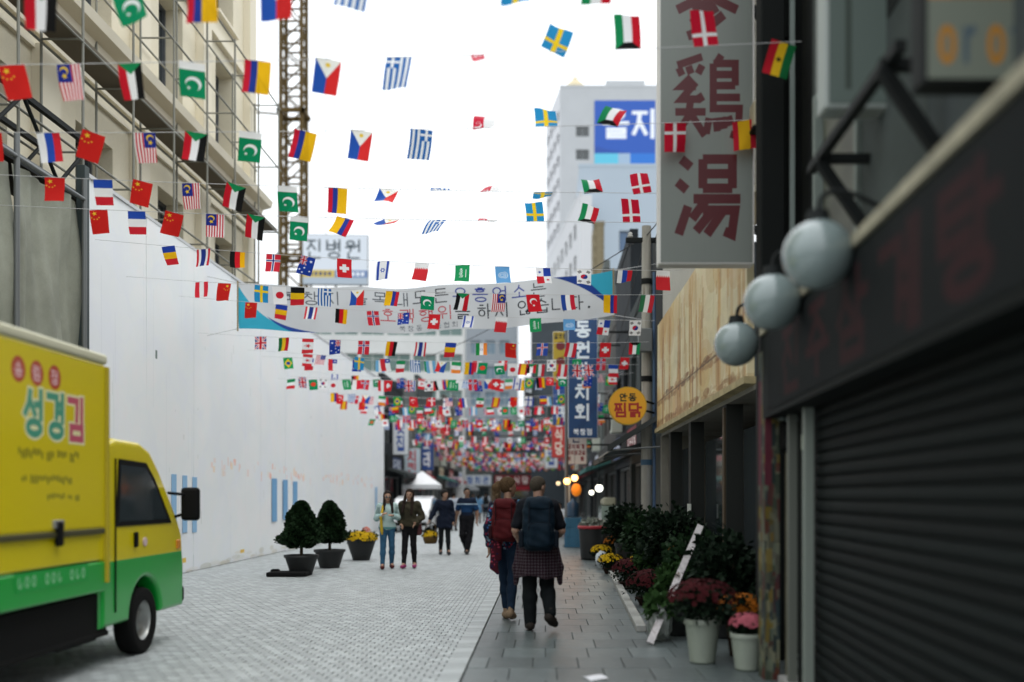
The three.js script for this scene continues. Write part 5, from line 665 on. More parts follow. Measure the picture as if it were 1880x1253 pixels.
// ---------------------------------------------------------------- plants
function leafCloud(n, seed, sample, size, jitter = 0.6) { // n small folded leaves
  const q = rng(seed), pos = new Float32Array(n * 12), idx = [], a = V(0, 0, 0), b = V(0, 0, 0), up = V(0, 0, 0);
  for (let i = 0; i < n; i++) {
    const [c, out] = sample(q); a.set(q() - 0.5, q() - 0.5, q() - 0.5).normalize(); up.copy(out).addScaledVector(a, jitter).normalize(); b.crossVectors(up, a).normalize(); const s = size * (0.6 + 0.8 * q()), w = s * 0.42;
    const P = [[0, 0], [0.5, 1], [1, 0], [0.5, -1]]; P.forEach(([t, k], j) => { pos[i * 12 + j * 3] = c.x + up.x * s * t + b.x * w * k; pos[i * 12 + j * 3 + 1] = c.y + up.y * s * t + b.y * w * k + (k ? 0.1 * s : 0); pos[i * 12 + j * 3 + 2] = c.z + up.z * s * t + b.z * w * k; });
    idx.push(4 * i, 4 * i + 1, 4 * i + 2, 4 * i, 4 * i + 2, 4 * i + 3);
  }
  const g = new THREE.BufferGeometry(); g.setAttribute('position', new THREE.BufferAttribute(pos, 3)); g.setIndex(idx); g.computeVertexNormals(); return g;
}
const ballSample = (r, h, y0, hollow = 0.55) => (q) => { const t = q() * Math.PI * 2, u = q() * 2 - 1, k = Math.sqrt(1 - u * u), rad = (hollow + (1 - hollow) * q()); const lump = 1 + 0.16 * Math.sin(3 * t + u * 5) + 0.1 * Math.sin(7 * t - u * 9); const o = V(k * Math.cos(t), u, k * Math.sin(t)); return [V(o.x * r * rad * lump, y0 + o.y * h * rad * lump, o.z * r * rad * lump), o]; };
const coneSample = (r, y0, h, ph) => (q) => { const v = Math.pow(q(), 0.75), t = q() * Math.PI * 2, prof = Math.min(1, 0.35 + v / 0.22) * (1 - v) ** 0.6, lump = 1 + 0.18 * Math.sin(3 * t + v * 9 + ph) + 0.13 * Math.sin(7 * t - v * 16 + ph), rad = prof * r * lump * (0.6 + 0.4 * Math.sqrt(q())); return [V(Math.cos(t) * rad, y0 + v * h, Math.sin(t) * rad), V(Math.cos(t), 0.7, Math.sin(t)).normalize()]; };
function blossoms(n, seed, r, h, y0, size, petals = 9) { // cushion of small many-petalled flower heads
  const q = rng(seed), list = []; for (let i = 0; i < n; i++) { const t = q() * Math.PI * 2, u = Math.pow(q(), 0.7), k = Math.sqrt(1 - u * u); const o = V(k * Math.cos(t), u, k * Math.sin(t)), c = V(o.x * r, y0 + o.y * h, o.z * r), s = size * (0.7 + 0.6 * q()), quat = new THREE.Quaternion().setFromUnitVectors(V(0, 0, 1), o.clone().add(V(q() - 0.5, q() * 0.4, q() - 0.5).multiplyScalar(0.5)).normalize()), pos = [];
    for (let p = 0; p < petals; p++) { const a0 = p / petals * 6.283, a1 = (p + 0.8) / petals * 6.283; for (const [rr2, a, z] of [[0, 0, 0.1], [1, a0, 0.35], [1, a1, 0.35]]) { const v = V(Math.cos(a) * rr2 * s, Math.sin(a) * rr2 * s, z * s).applyQuaternion(quat).add(c); pos.push(v.x, v.y, v.z); } }
    list.push(...pos); }
  const g = new THREE.BufferGeometry(); g.setAttribute('position', new THREE.BufferAttribute(new Float32Array(list), 3)); g.computeVertexNormals(); return g;
}
const petal = { yellow: M([0.55, 0.35, 0.008], 0.8, { side: THREE.DoubleSide }), orange: M([0.3, 0.09, 0.006], 0.8, { side: THREE.DoubleSide }), red: M([0.045, 0.004, 0.006], 0.8, { side: THREE.DoubleSide }), pink: M([0.4, 0.1, 0.13], 0.8, { side: THREE.DoubleSide }), white: M([0.5, 0.5, 0.48], 0.8, { side: THREE.DoubleSide }) };
const potDark = M(null, 0.6, { map: mottle(128, [0.008, 0.009, 0.009], 0.4, 201, 0.5) }), potBrown = M([0.025, 0.013, 0.009], 0.8), potWhite = M(null, 0.5, { map: mottle(128, [0.26, 0.29, 0.24], 0.15, 202, 0.5) });
function pot(g, r0, r1, h, m) { part(g, 'pot', lathe([[0.001, 0], [r0, 0], [r0 * 1.02, 0.02], [r1 * 0.96, h * 0.86], [r1 * 1.04, h * 0.87], [r1 * 1.04, h], [r1 * 0.93, h], [r1 * 0.9, h * 0.88], [0.001, h * 0.88]]), m); part(g, 'soil', cyl(r1 * 0.9, r1 * 0.9, 0.02, 20, 0, h * 0.9, 0), mats.soil); }
function conifer(px, py, top, w, seed, label) { const D = CH * F / (py - HY), c = at(px, py, D), H = CH - (top - HY) / F * D, g = thing('potted_conifer', label, 'plant', [c.x, 0, c.z]); const ph = 0.4;
  pot(g, 0.21, 0.33, ph, potDark); part(g, 'trunk', cyl(0.035, 0.02, H * 0.7, 8, 0, ph * 0.85 + H * 0.35 - 0.02, 0), mats.bark);
  part(g, 'foliage', leafCloud(9000, seed, coneSample(w, ph + 0.12, H - ph - 0.14, seed), 0.06), mats.leaf).userData.kind = 'stuff';
  part(g, 'inner_foliage', leafCloud(2600, seed + 3, coneSample(w * 0.8, ph + 0.14, H - ph - 0.2, seed), 0.09), mats.leaf).userData.kind = 'stuff'; return g; }
conifer(553, 1056, 922, 0.44, 11, 'tall clipped conifer in a dark pot standing on a flat black base');
conifer(605, 1043, 922, 0.42, 21, 'tall clipped conifer in a dark pot between the other conifer and the yellow flowers');
{ const c = at(545, 1058, CH * F / 147.5), g = thing('rubber_base', 'flat black rubber base lying under the potted conifer', 'base', [c.x - 0.1, 0, c.z + 0.03]); part(g, 'slab', rbox(0.78, 0.09, 0.5, 0.03, 0, 0.046, 0.2), mats.rubber); part(g, 'lug', rbox(0.16, 0.13, 0.16, 0.03, -0.3, 0.065, 0.1), mats.rubber); }
{ const D = CH * F / (1029 - HY), c = at(663, 1029, D), g = thing('flower_bowl', 'wide dark bowl planter overflowing with yellow flowers', 'planter', [c.x, 0, c.z]);
  part(g, 'bowl', lathe([[0.001, 0], [0.2, 0], [0.21, 0.03], [0.26, 0.18], [0.33, 0.4], [0.36, 0.52], [0.345, 0.52], [0.3, 0.46], [0.001, 0.46]]), potDark); part(g, 'soil', cyl(0.3, 0.3, 0.02, 20, 0, 0.47, 0), mats.soil);
  part(g, 'foliage', leafCloud(1500, 31, ballSample(0.36, 0.16, 0.54, 0.3), 0.06), mats.leaf).userData.kind = 'stuff'; part(g, 'blossoms', blossoms(460, 32, 0.4, 0.2, 0.5, 0.032), petal.yellow).userData.kind = 'stuff'; const p2 = part(g, 'pink_blossoms', blossoms(40, 33, 0.1, 0.1, 0.7, 0.03), M([0.55, 0.2, 0.16], 0.8, { side: THREE.DoubleSide })); p2.position.x = 0.12; p2.userData.kind = 'stuff'; }
function mum(px, py, D, r, col, label, o = {}) { // a cushion of chrysanthemums in a pot; px, py: middle of the blossom
  const c = at(px, py, D), g = thing('potted_chrysanthemum', label, 'plant', [c.x, 0, c.z]); const ph = o.ph ?? Math.max(0.12, c.y - r * 0.75);
  pot(g, o.r0 ?? r * 0.45, o.r1 ?? r * 0.62, ph, o.m ?? potBrown); part(g, 'foliage', leafCloud(o.n ?? 900, 300 + px, ballSample(r * 0.95, r * 0.6, ph + r * 0.45, 0.2), 0.05), mats.leafDark).userData.kind = 'stuff';
  part(g, 'blossoms', blossoms(o.b ?? 260, 400 + px, r, r * 0.62, ph + r * 0.48, 0.022), petal[col]).userData.kind = 'stuff'; return g; }
mum(1104, 1008, 22.6, 0.24, 'yellow', 'yellow potted chrysanthemum beside the red lidded bin');
mum(1121, 1030, 20.2, 0.26, 'yellow', 'yellow potted chrysanthemum on the kerb beside a white bag');
mum(1176, 1026, 18.4, 0.24, 'yellow', 'yellow potted chrysanthemum set back under the shrubs');
mum(1130, 992, 23.4, 0.28, 'orange', 'orange potted chrysanthemum behind the yellow ones');
mum(1160, 1050, 17.0, 0.36, 'red', 'dark red potted chrysanthemum behind the kerb', { b: 360 });
mum(1195, 1078, 14.4, 0.36, 'red', 'large dark red potted chrysanthemum at the kerb corner', { b: 380 });
mum(1262, 1006, 13.0, 0.24, 'orange', 'orange potted chrysanthemum on a tall stand behind the leaning plank', { m: mats.dark });
mum(1290, 1135, 9.5, 0.34, 'red', 'dark red potted chrysanthemum in a tall white bucket', { m: potWhite, r0: 0.12, r1: 0.17, ph: 0.42, b: 320 });
mum(1362, 1108, 9.9, 0.26, 'orange', 'rust orange potted chrysanthemum behind the pink one', { m: potBrown });
mum(1372, 1146, 9.1, 0.155, 'pink', 'pink potted chrysanthemum in a white bucket beside the sticker post', { m: potWhite, r0: 0.11, r1: 0.15, ph: 0.34, b: 300, n: 300 });
function shrub(px, py, D, r, h, m, label, seed) { const c = at(px, py, D), g = thing('potted_shrub', label, 'plant', [c.x, 0, c.z]); const y = Math.max(c.y, h + 0.2); pot(g, 0.16, 0.24, Math.max(0.2, y - h * 0.85), potDark); for (let i = 0; i < 5; i++) { const a = i * 1.3; part(g, 'stem', bar(V(0, y - h * 0.9, 0), V(Math.cos(a) * r * 0.6, y + h * 0.4, Math.sin(a) * r * 0.6), 0.012, 6), mats.bark); } part(g, 'foliage', leafCloud(3600, seed, ballSample(r, h, y, 0.25), 0.08), m).userData.kind = 'stuff'; }
shrub(1150, 965, 20.5, 0.42, 0.4, mats.leafDark, 'dark leafy potted shrub beneath the pale poster wall', 61);
shrub(1190, 985, 17.6, 0.45, 0.42, mats.leaf, 'green leafy potted shrub behind the dark red flowers', 62);
shrub(1236, 990, 15.6, 0.48, 0.45, mats.leafDark, 'broad dark potted shrub in front of the open shop', 63);
shrub(1275, 1040, 12.4, 0.4, 0.4, mats.leaf, 'green potted shrub crossed by the leaning plank', 64);
shrub(1330, 1060, 11.2, 0.42, 0.45, mats.leafDark, 'dark potted shrub beside the sticker post', 65);
shrub(1243, 1085, 11.4, 0.24, 0.26, mats.leafLight, 'small pale green potted shrub at the foot of the leaning plank', 66);
shrub(1205, 1025, 16, 0.3, 0.25, mats.leafLight, 'small light green potted shrub among the yellow flowers', 67);
{ // leaning plank and wire rack
  const A = V(1.12, 0.02, -10.6), B = at(1286, 966, 11.6), g = thing('leaning_plank', 'weathered white plank leaning over the flower pots', 'plank'); part(g, 'plank', beam(A, B, 0.075, 0.03), M(null, 0.8, { map: mottle(128, [0.55, 0.52, 0.52], 0.5, 211, 0.4, { tint: [0.16, 0.12, 0.1], tintFrom: 0.58 }) }));
  const w = thing('plant_bag', 'crumpled clear plastic bag of cut stems at the foot of the plank', 'bag', [1.26, 0, -10.9]); part(w, 'bag', (() => { const q = new THREE.IcosahedronGeometry(0.17, 4), p = q.attributes.position; for (let i = 0; i < p.count; i++) { const v = V(p.getX(i), p.getY(i), p.getZ(i)), k = 1 + 0.14 * Math.sin(v.x * 38 + v.y * 20) * Math.sin(v.z * 33 + v.y * 12); p.setXYZ(i, v.x * k * 0.8, v.y * k * 1.2 + 0.2, v.z * k * 0.8); } q.computeVertexNormals(); return q; })(), M([0.3, 0.33, 0.3], 0.3, { phys: true, transmission: 0.45, roughness: 0.35 })); part(w, 'stems', leafCloud(160, 72, ballSample(0.14, 0.16, 0.36, 0.2), 0.1), mats.leafLight);
  const c = at(1108, 1022, 21.4), b = thing('white_bag', 'white plastic bag lying against the yellow flowers', 'bag', [c.x - 0.03, 0, c.z]); part(b, 'bag', (() => { const q = new THREE.IcosahedronGeometry(0.2, 4), p = q.attributes.position; for (let i = 0; i < p.count; i++) { const v = V(p.getX(i), p.getY(i), p.getZ(i)), k = 1 + 0.12 * Math.sin(v.x * 30) * Math.sin(v.z * 26 + v.y * 22); p.setXYZ(i, v.x * k * 0.7, v.y * k * 0.95 + 0.2, v.z * k * 0.7); } q.computeVertexNormals(); return q; })(), M([0.5, 0.54, 0.56], 0.4));
}
{ // scrap of paper
  const c = at(1093, 1246, CH * F / (1246 - HY)), g = thing('paper_scrap', 'white scrap of paper lying on the slab pavement', 'paper', [c.x, 0.004, c.z], 0.3); const q = new THREE.PlaneGeometry(0.17, 0.2, 6, 6).rotateX(-Math.PI / 2), p = q.attributes.position; for (let i = 0; i < p.count; i++) p.setY(i, 0.006 + 0.006 * Math.sin(p.getX(i) * 20) + 0.004 * Math.cos(p.getZ(i) * 25)); q.computeVertexNormals(); part(g, 'sheet', q, M([0.65, 0.65, 0.68], 0.8, { side: THREE.DoubleSide }));
}
{ // red lidded bin, blue crates, lamps, stall
  const D = 24.6, c = at(1087, 1026, D), g = thing('wheeled_bin', 'dark bin with a red rim beside the flowers', 'bin', [c.x, 0, c.z]); part(g, 'body', lathe([[0.001, 0], [0.27, 0], [0.28, 0.05], [0.33, 0.78], [0.3, 0.78], [0.26, 0.1], [0.001, 0.1]]), potDark); part(g, 'rim', lathe([[0.32, 0.76], [0.36, 0.77], [0.36, 0.83], [0.32, 0.84]]), M([0.35, 0.02, 0.03], 0.5)); part(g, 'load', leafCloud(300, 81, ballSample(0.26, 0.1, 0.86, 0.2), 0.1), M([0.22, 0.24, 0.2], 0.8, { side: THREE.DoubleSide }));
  for (let i = 0; i < 3; i++) { const cc = at(1052, 1000, 30.4), k = thing('blue_crate', ['blue plastic crate, bottom of the stack beside the bin', 'blue plastic crate, middle of the stack beside the bin', 'blue plastic crate, top of the stack beside the bin'][i], 'crate', [cc.x, 0.002 + i * 0.302, cc.z], rr(-0.1, 0.1), 'stacked blue crates'); const bm = M([0.02, 0.12, 0.22], 0.5); for (const s of [1, -1]) { part(k, 'side', rbox(0.5, 0.3, 0.03, 0.01, 0, 0.15, s * 0.2), bm); part(k, 'end', rbox(0.03, 0.3, 0.37, 0.01, s * 0.235, 0.15, 0), bm); part(k, 'rib', merge([rbox(0.03, 0.26, 0.02, 0.005, -0.12, 0.14, s * 0.222), rbox(0.03, 0.26, 0.02, 0.005, 0.12, 0.14, s * 0.222)]), bm); } part(k, 'floor', box(0.44, 0.02, 0.36, 0, 0.02, 0), bm); }
  const j = thing('blue_jerrycan', 'dark blue water drum on the stacked crates', 'drum', [at(1052, 1000, 30.4).x, 0.92, -30.4]); part(j, 'body', lathe([[0.001, 0], [0.17, 0], [0.18, 0.03], [0.18, 0.15], [0.17, 0.16], [0.18, 0.18], [0.18, 0.42], [0.06, 0.5], [0.05, 0.56], [0.001, 0.56]]), M([0.015, 0.05, 0.1], 0.4));
  const glow = (c2) => M([0.9, 0.5, 0.2], 0.4, { emissive: new THREE.Color().setRGB(...c2), emissiveIntensity: 1 });
  const bulb = (px, py, D2, r, col, power, lc, label) => { const p = at(px, py, D2), l = thing('hanging_lamp', label, 'lamp', [p.x, p.y, p.z], 0); part(l, 'bulb', new THREE.SphereGeometry(r, 18, 14), glow(col)); part(l, 'cap', cyl(r * 0.5, r * 0.35, r * 0.7, 12, 0, r * 1.15, 0), mats.dark); part(l, 'cable', cyl(0.006, 0.006, 0.7, 6, 0, r * 1.5 + 0.35, 0), mats.dark); const pl = new THREE.PointLight(lc, power, 8, 2); pl.castShadow = true; pl.shadow.radius = r / 0.02; l.add(pl); };
  bulb(1041, 884, 29, 0.1, [5, 2.6, 0.7], 0.5, 0xffa040, 'lit orange globe bulb hanging under the shop awning');
  bulb(1055, 878, 29.4, 0.1, [5, 2.8, 0.9], 0.5, 0xffa040, 'lit orange globe bulb hanging beside the orange lantern');
  bulb(1100, 897, 25.2, 0.1, [2.6, 2.7, 2.4], 0.5, 0xfff4dc, 'lit white lamp hanging over the flower shop counter'); bulb(1086, 905, 26, 0.07, [2.2, 2.3, 2.0], 0.3, 0xfff4dc, 'small lit white lamp over the flower shop counter'); bulb(1025, 888, 31, 0.07, [0.9, 0.8, 0.5], 0.4, 0xffe0b0, 'small dim lamp hanging beside the orange bulbs');
  { const p = at(1058, 900, 29.8), l = thing('paper_lantern', 'glowing orange paper lantern behind the globe bulbs', 'lantern', [p.x, p.y, p.z]); part(l, 'shade', lathe([[0.05, -0.19], [0.12, -0.13], [0.16, 0], [0.12, 0.13], [0.05, 0.19]]), M([0.6, 0.2, 0.03], 0.8, { emissive: new THREE.Color().setRGB(0.35, 0.1, 0.005), side: THREE.DoubleSide })); part(l, 'cap', cyl(0.055, 0.055, 0.04, 14, 0, 0.205, 0), mats.dark); part(l, 'cable', cyl(0.006, 0.006, 0.5, 6, 0, 0.47, 0), mats.dark); }
  const pillar = thing('lit_pillar', 'pale narrow pillar beneath the orange bulbs', 'pillar', [at(1042, 900, 30.8).x + 0.02, 0, -31.4]); part(pillar, 'shaft', rbox(0.16, 2.2, 0.16, 0.01, 0, 1.1, 0), M([0.5, 0.46, 0.4], 0.7)); part(pillar, 'foot', rbox(0.22, 0.08, 0.22, 0.01, 0, 0.04, 0), mats.concrete);
  const st2 = thing('stall_counter', 'steel stall counter under the awning beside the bin', 'counter', [1.75, 0, -27]); part(st2, 'top', rbox(0.7, 0.05, 2.4, 0.01, 0, 0.92, 0), mats.steel); part(st2, 'front', box(0.6, 0.85, 2.3, 0, 0.46, 0), mats.darkWall); part(st2, 'glass_case', box(0.5, 0.35, 1.6, 0, 1.13, 0), M([0.2, 0.26, 0.24], 0.1)); part(st2, 'goods', merge([rbox(0.4, 0.18, 0.4, 0.06, 0, 1.4, -0.5), rbox(0.36, 0.22, 0.36, 0.06, 0, 1.42, 0.1)]), M([0.3, 0.3, 0.24], 0.8));
}
{ // white tent, parked white car and scooter at the far left
  const p = at(775, 925, 50), g = thing('white_tent', 'small white canopy tent beyond the walking women', 'tent', [p.x, 0, -50]); part(g, 'roof', (() => { const q = new THREE.ConeGeometry(1.25, 0.7, 4, 1).rotateY(Math.PI / 4).translate(0, 2.45, 0); return q; })(), mats.white); part(g, 'valance', merge([box(1.76, 0.22, 0.02, 0, 2.0, 0.88), box(1.76, 0.22, 0.02, 0, 2.0, -0.88), box(0.02, 0.22, 1.74, 0.88, 2.0, 0), box(0.02, 0.22, 1.74, -0.88, 2.0, 0)]), mats.white); for (const x of [-0.85, 0.85]) for (const z of [-0.85, 0.85]) part(g, 'pole', cyl(0.02, 0.02, 2.1, 8, x, 1.05, z), mats.steel); part(g, 'curtain', box(0.02, 1.7, 1.6, -0.9, 1.1, 0), M([0.6, 0.55, 0.56], 0.8));
  const c = at(762, 975, 44), car = thing('parked_car', 'white hatchback parked beyond the two women', 'car', [c.x, 0, -44]); const wp = M([0.65, 0.66, 0.67], 0.3, { phys: true, clearcoat: 0.8 });
  const s = new THREE.Shape(); s.moveTo(-1.9, 0.3); s.lineTo(-1.92, 0.75); s.lineTo(-1.75, 0.92); s.lineTo(-1.35, 1.4); s.lineTo(-0.2, 1.48); s.lineTo(0.55, 1.38); s.lineTo(1.1, 0.98); s.lineTo(1.75, 0.85); s.lineTo(1.92, 0.65); s.lineTo(1.92, 0.3); s.lineTo(1.55, 0.3); s.absarc(1.2, 0.3, 0.35, 0, Math.PI, false); s.lineTo(-0.85, 0.3); s.absarc(-1.2, 0.3, 0.35, 0, Math.PI, false); s.closePath();
  part(car, 'body', extrude(s, 1.52, 0.06).translate(0, 0, -0.76).rotateY(-Math.PI / 2), wp); // x forward -> +z
  const wn = (pts) => { for (const k of [1, -1]) part(car, 'side_window', extrude(shapeOf(pts), 0.01).rotateY(-Math.PI / 2).translate(k * 0.826 + 0.005, 0, 0), mats.glass); }; wn([[-1.3, 1.0], [-0.2, 1.0], [-0.2, 1.36], [-1.1, 1.34]]); wn([[-0.12, 1.0], [0.85, 1.0], [0.45, 1.3], [-0.12, 1.36]]);
  part(car, 'windscreen', beam(V(0, 1.02, 1.12), V(0, 1.37, 0.64), 1.3, 0.02), mats.glass); part(car, 'rear_window', beam(V(0, 1.0, -1.76), V(0, 1.36, -1.45), 1.25, 0.02), mats.glass);
  for (const z of [1.2, -1.2]) for (const k of [1, -1]) { const w = part(car, 'wheel', cyl(0.3, 0.3, 0.2, 24).rotateZ(Math.PI / 2), mats.rubber); w.position.set(k * 0.74, 0.3, z); part(w, 'rim', cyl(0.18, 0.18, 0.21, 18).rotateZ(Math.PI / 2), mats.steel); } for (const k of [1, -1]) part(car, 'headlight', rbox(0.34, 0.13, 0.1, 0.04, k * 0.58, 0.72, 1.93), M([0.6, 0.62, 0.64], 0.15)); part(car, 'number_plate', rbox(0.45, 0.11, 0.02, 0.005, 0, 0.45, 1.99), mats.white); part(car, 'bumper', rbox(1.5, 0.16, 0.08, 0.03, 0, 0.36, 1.96), mats.dark);
}
// ---------------------------------------------------------------- people: distance fields meshed with surface nets
function nets(f, lo, hi, c) {
  const nx = Math.ceil((hi[0] - lo[0]) / c) + 1, ny = Math.ceil((hi[1] - lo[1]) / c) + 1, nz = Math.ceil((hi[2] - lo[2]) / c) + 1, val = new Float32Array(nx * ny * nz), sx = 1, sy = nx, sz = nx * ny;
  for (let k = 0, i = 0; k < nz; k++) for (let j = 0; j < ny; j++) for (let x = 0; x < nx; x++, i++) val[i] = f(lo[0] + x * c, lo[1] + j * c, lo[2] + k * c);
  const id = new Int32Array(val.length).fill(-1), pos = [], idx = [], E = [[0, 1], [0, 2], [0, 4], [1, 3], [1, 5], [2, 3], [2, 6], [3, 7], [4, 5], [4, 6], [5, 7], [6, 7]], off = [0, 1, sy, sy + 1, sz, sz + 1, sz + sy, sz + sy + 1];
  for (let k = 0; k < nz - 1; k++) for (let j = 0; j < ny - 1; j++) for (let x = 0; x < nx - 1; x++) {
    const b = x + j * sy + k * sz; let m = 0; for (let q = 0; q < 8; q++) if (val[b + off[q]] < 0) m |= 1 << q; if (m === 0 || m === 255) continue;
    let px = 0, py = 0, pz = 0, n = 0; for (const [a, d] of E) if (((m >> a) & 1) !== ((m >> d) & 1)) { const va = val[b + off[a]], vd = val[b + off[d]], t = va / (va - vd); px += (a & 1) + t * ((d & 1) - (a & 1)); py += ((a >> 1) & 1) + t * (((d >> 1) & 1) - ((a >> 1) & 1)); pz += (a >> 2) + t * ((d >> 2) - (a >> 2)); n++; }
    id[b] = pos.length / 3; pos.push(lo[0] + (x + px / n) * c, lo[1] + (j + py / n) * c, lo[2] + (k + pz / n) * c);
  }
  const quad = (a, b, d, e, flip) => { if (a < 0 || b < 0 || d < 0 || e < 0) return; flip ? idx.push(a, d, b, a, e, d) : idx.push(a, b, d, a, d, e); };
  for (let k = 1; k < nz - 1; k++) for (let j = 1; j < ny - 1; j++) for (let x = 1; x < nx - 1; x++) { const b = x + j * sy + k * sz, v = val[b] < 0;
    if (v !== val[b + sx] < 0) quad(id[b - sy - sz], id[b - sz], id[b], id[b - sy], !v); if (v !== val[b + sy] < 0) quad(id[b - sx - sz], id[b - sx], id[b], id[b - sz], v ? false : true) ; if (v !== val[b + sz] < 0) quad(id[b - sx - sy], id[b - sy], id[b], id[b - sx], !v); }
  const g = new THREE.BufferGeometry(); g.setAttribute('position', new THREE.BufferAttribute(new Float32Array(pos), 3)); g.setIndex(idx); g.computeVertexNormals();
  return metreUV(g);
}
// bone: [a, b, ra, rb, flatten z]
function capsule(x, y, z, B) { const [a, b, ra, rb, fl] = B; const s = fl || 1; const bx = b[0] - a[0], by = b[1] - a[1], bz = (b[2] - a[2]) * s, px = x - a[0], py = y - a[1], pz = (z - a[2]) * s; const l2 = bx * bx + by * by + bz * bz || 1e-9; let t = (px * bx + py * by + pz * bz) / l2; t = t < 0 ? 0 : t > 1 ? 1 : t; const dx = px - bx * t, dy = py - by * t, dz = pz - bz * t; return (Math.sqrt(dx * dx + dy * dy + dz * dz) - (ra + (rb - ra) * t)) / (s > 1 ? 1 + (s - 1) * 0.3 : 1); }
const smin = (a, b, k) => { const h = Math.max(k - Math.abs(a - b), 0) / k; return Math.min(a, b) - h * h * k * 0.25; };
function fieldOf(bones, k = 0.03, grow = 0) { return (x, y, z) => { let d = 1e3; for (const B of bones) { const v = capsule(x, y, z, B); d = d > 5 ? v : smin(d, v, k); } return d - grow; }; }
function bounds(bones, m) { const lo = [1e3, 1e3, 1e3], hi = [-1e3, -1e3, -1e3]; for (const [a, b, ra, rb] of bones) for (const [p, r] of [[a, ra], [b, rb]]) for (let i = 0; i < 3; i++) { lo[i] = Math.min(lo[i], p[i] - r - m); hi[i] = Math.max(hi[i], p[i] + r + m); } return [lo, hi]; }
const meshBones = (bones, cell, k, grow, clip, extra) => { const [lo, hi] = bounds(bones, (grow || 0) + 2.5 * cell), f = fieldOf(bones, k, grow); return nets((x, y, z) => { let d = f(x, y, z); if (clip) d = Math.max(d, clip(x, y, z)); if (extra) d = extra(d, x, y, z); return d; }, lo, hi, cell); };
const lerp3 = (a, b, t) => [0, 1, 2].map((i) => a[i] + (b[i] - a[i]) * t), add3 = (a, b, s = 1) => [0, 1, 2].map((i) => a[i] + b[i] * s), sub3 = (a, b) => add3(a, b, -1), norm3 = (a) => { const l = Math.hypot(...a); return a.map((v) => v / l); }, cross3 = (a, b) => [a[1] * b[2] - a[2] * b[1], a[2] * b[0] - a[0] * b[2], a[0] * b[1] - a[1] * b[0]];
function handBones(w, dir, side, curl, s) { // side: towards the thumb; fingers close towards n
  const d = norm3(dir), n0 = norm3(cross3(d, side)), sd = norm3(cross3(n0, d)), out = [], P = (a, b, c) => add3(add3(add3(w, d, a * s), sd, b * s), n0, c * s);
  out.push([P(0, 0, 0), P(0.075, 0.022, 0), 0.022 * s, 0.017 * s], [P(0, 0, 0), P(0.078, 0, 0), 0.024 * s, 0.017 * s], [P(0, 0, 0), P(0.072, -0.024, 0), 0.022 * s, 0.015 * s]);
  [[0.03, 0.072], [0.01, 0.08], [-0.011, 0.075], [-0.031, 0.058]].forEach(([o, L], i) => { const c1 = curl * (0.7 + 0.1 * i), a = P(0.08, o, 0), b = add3(add3(a, d, L * 0.5 * s * Math.cos(c1)), n0, L * 0.5 * s * Math.sin(c1)), e = add3(add3(b, d, L * 0.5 * s * Math.cos(c1 * 2.1)), n0, L * 0.5 * s * Math.sin(c1 * 2.1)); out.push([a, b, 0.0095 * s, 0.0088 * s], [b, e, 0.0088 * s, 0.007 * s]); });
  const a = P(0.02, 0.025, 0), b = P(0.05, 0.055, 0.012), e = P(0.08, 0.06, 0.03); out.push([a, b, 0.013 * s, 0.011 * s], [b, e, 0.011 * s, 0.0085 * s]); return out;
}
function recolor(g, fn) { const p = g.attributes.position, c = new Float32Array(p.count * 3); for (let i = 0; i < p.count; i++) c.set(fn(p.getX(i), p.getY(i), p.getZ(i)), 3 * i); g.setAttribute('color', new THREE.BufferAttribute(c, 3)); return g; }
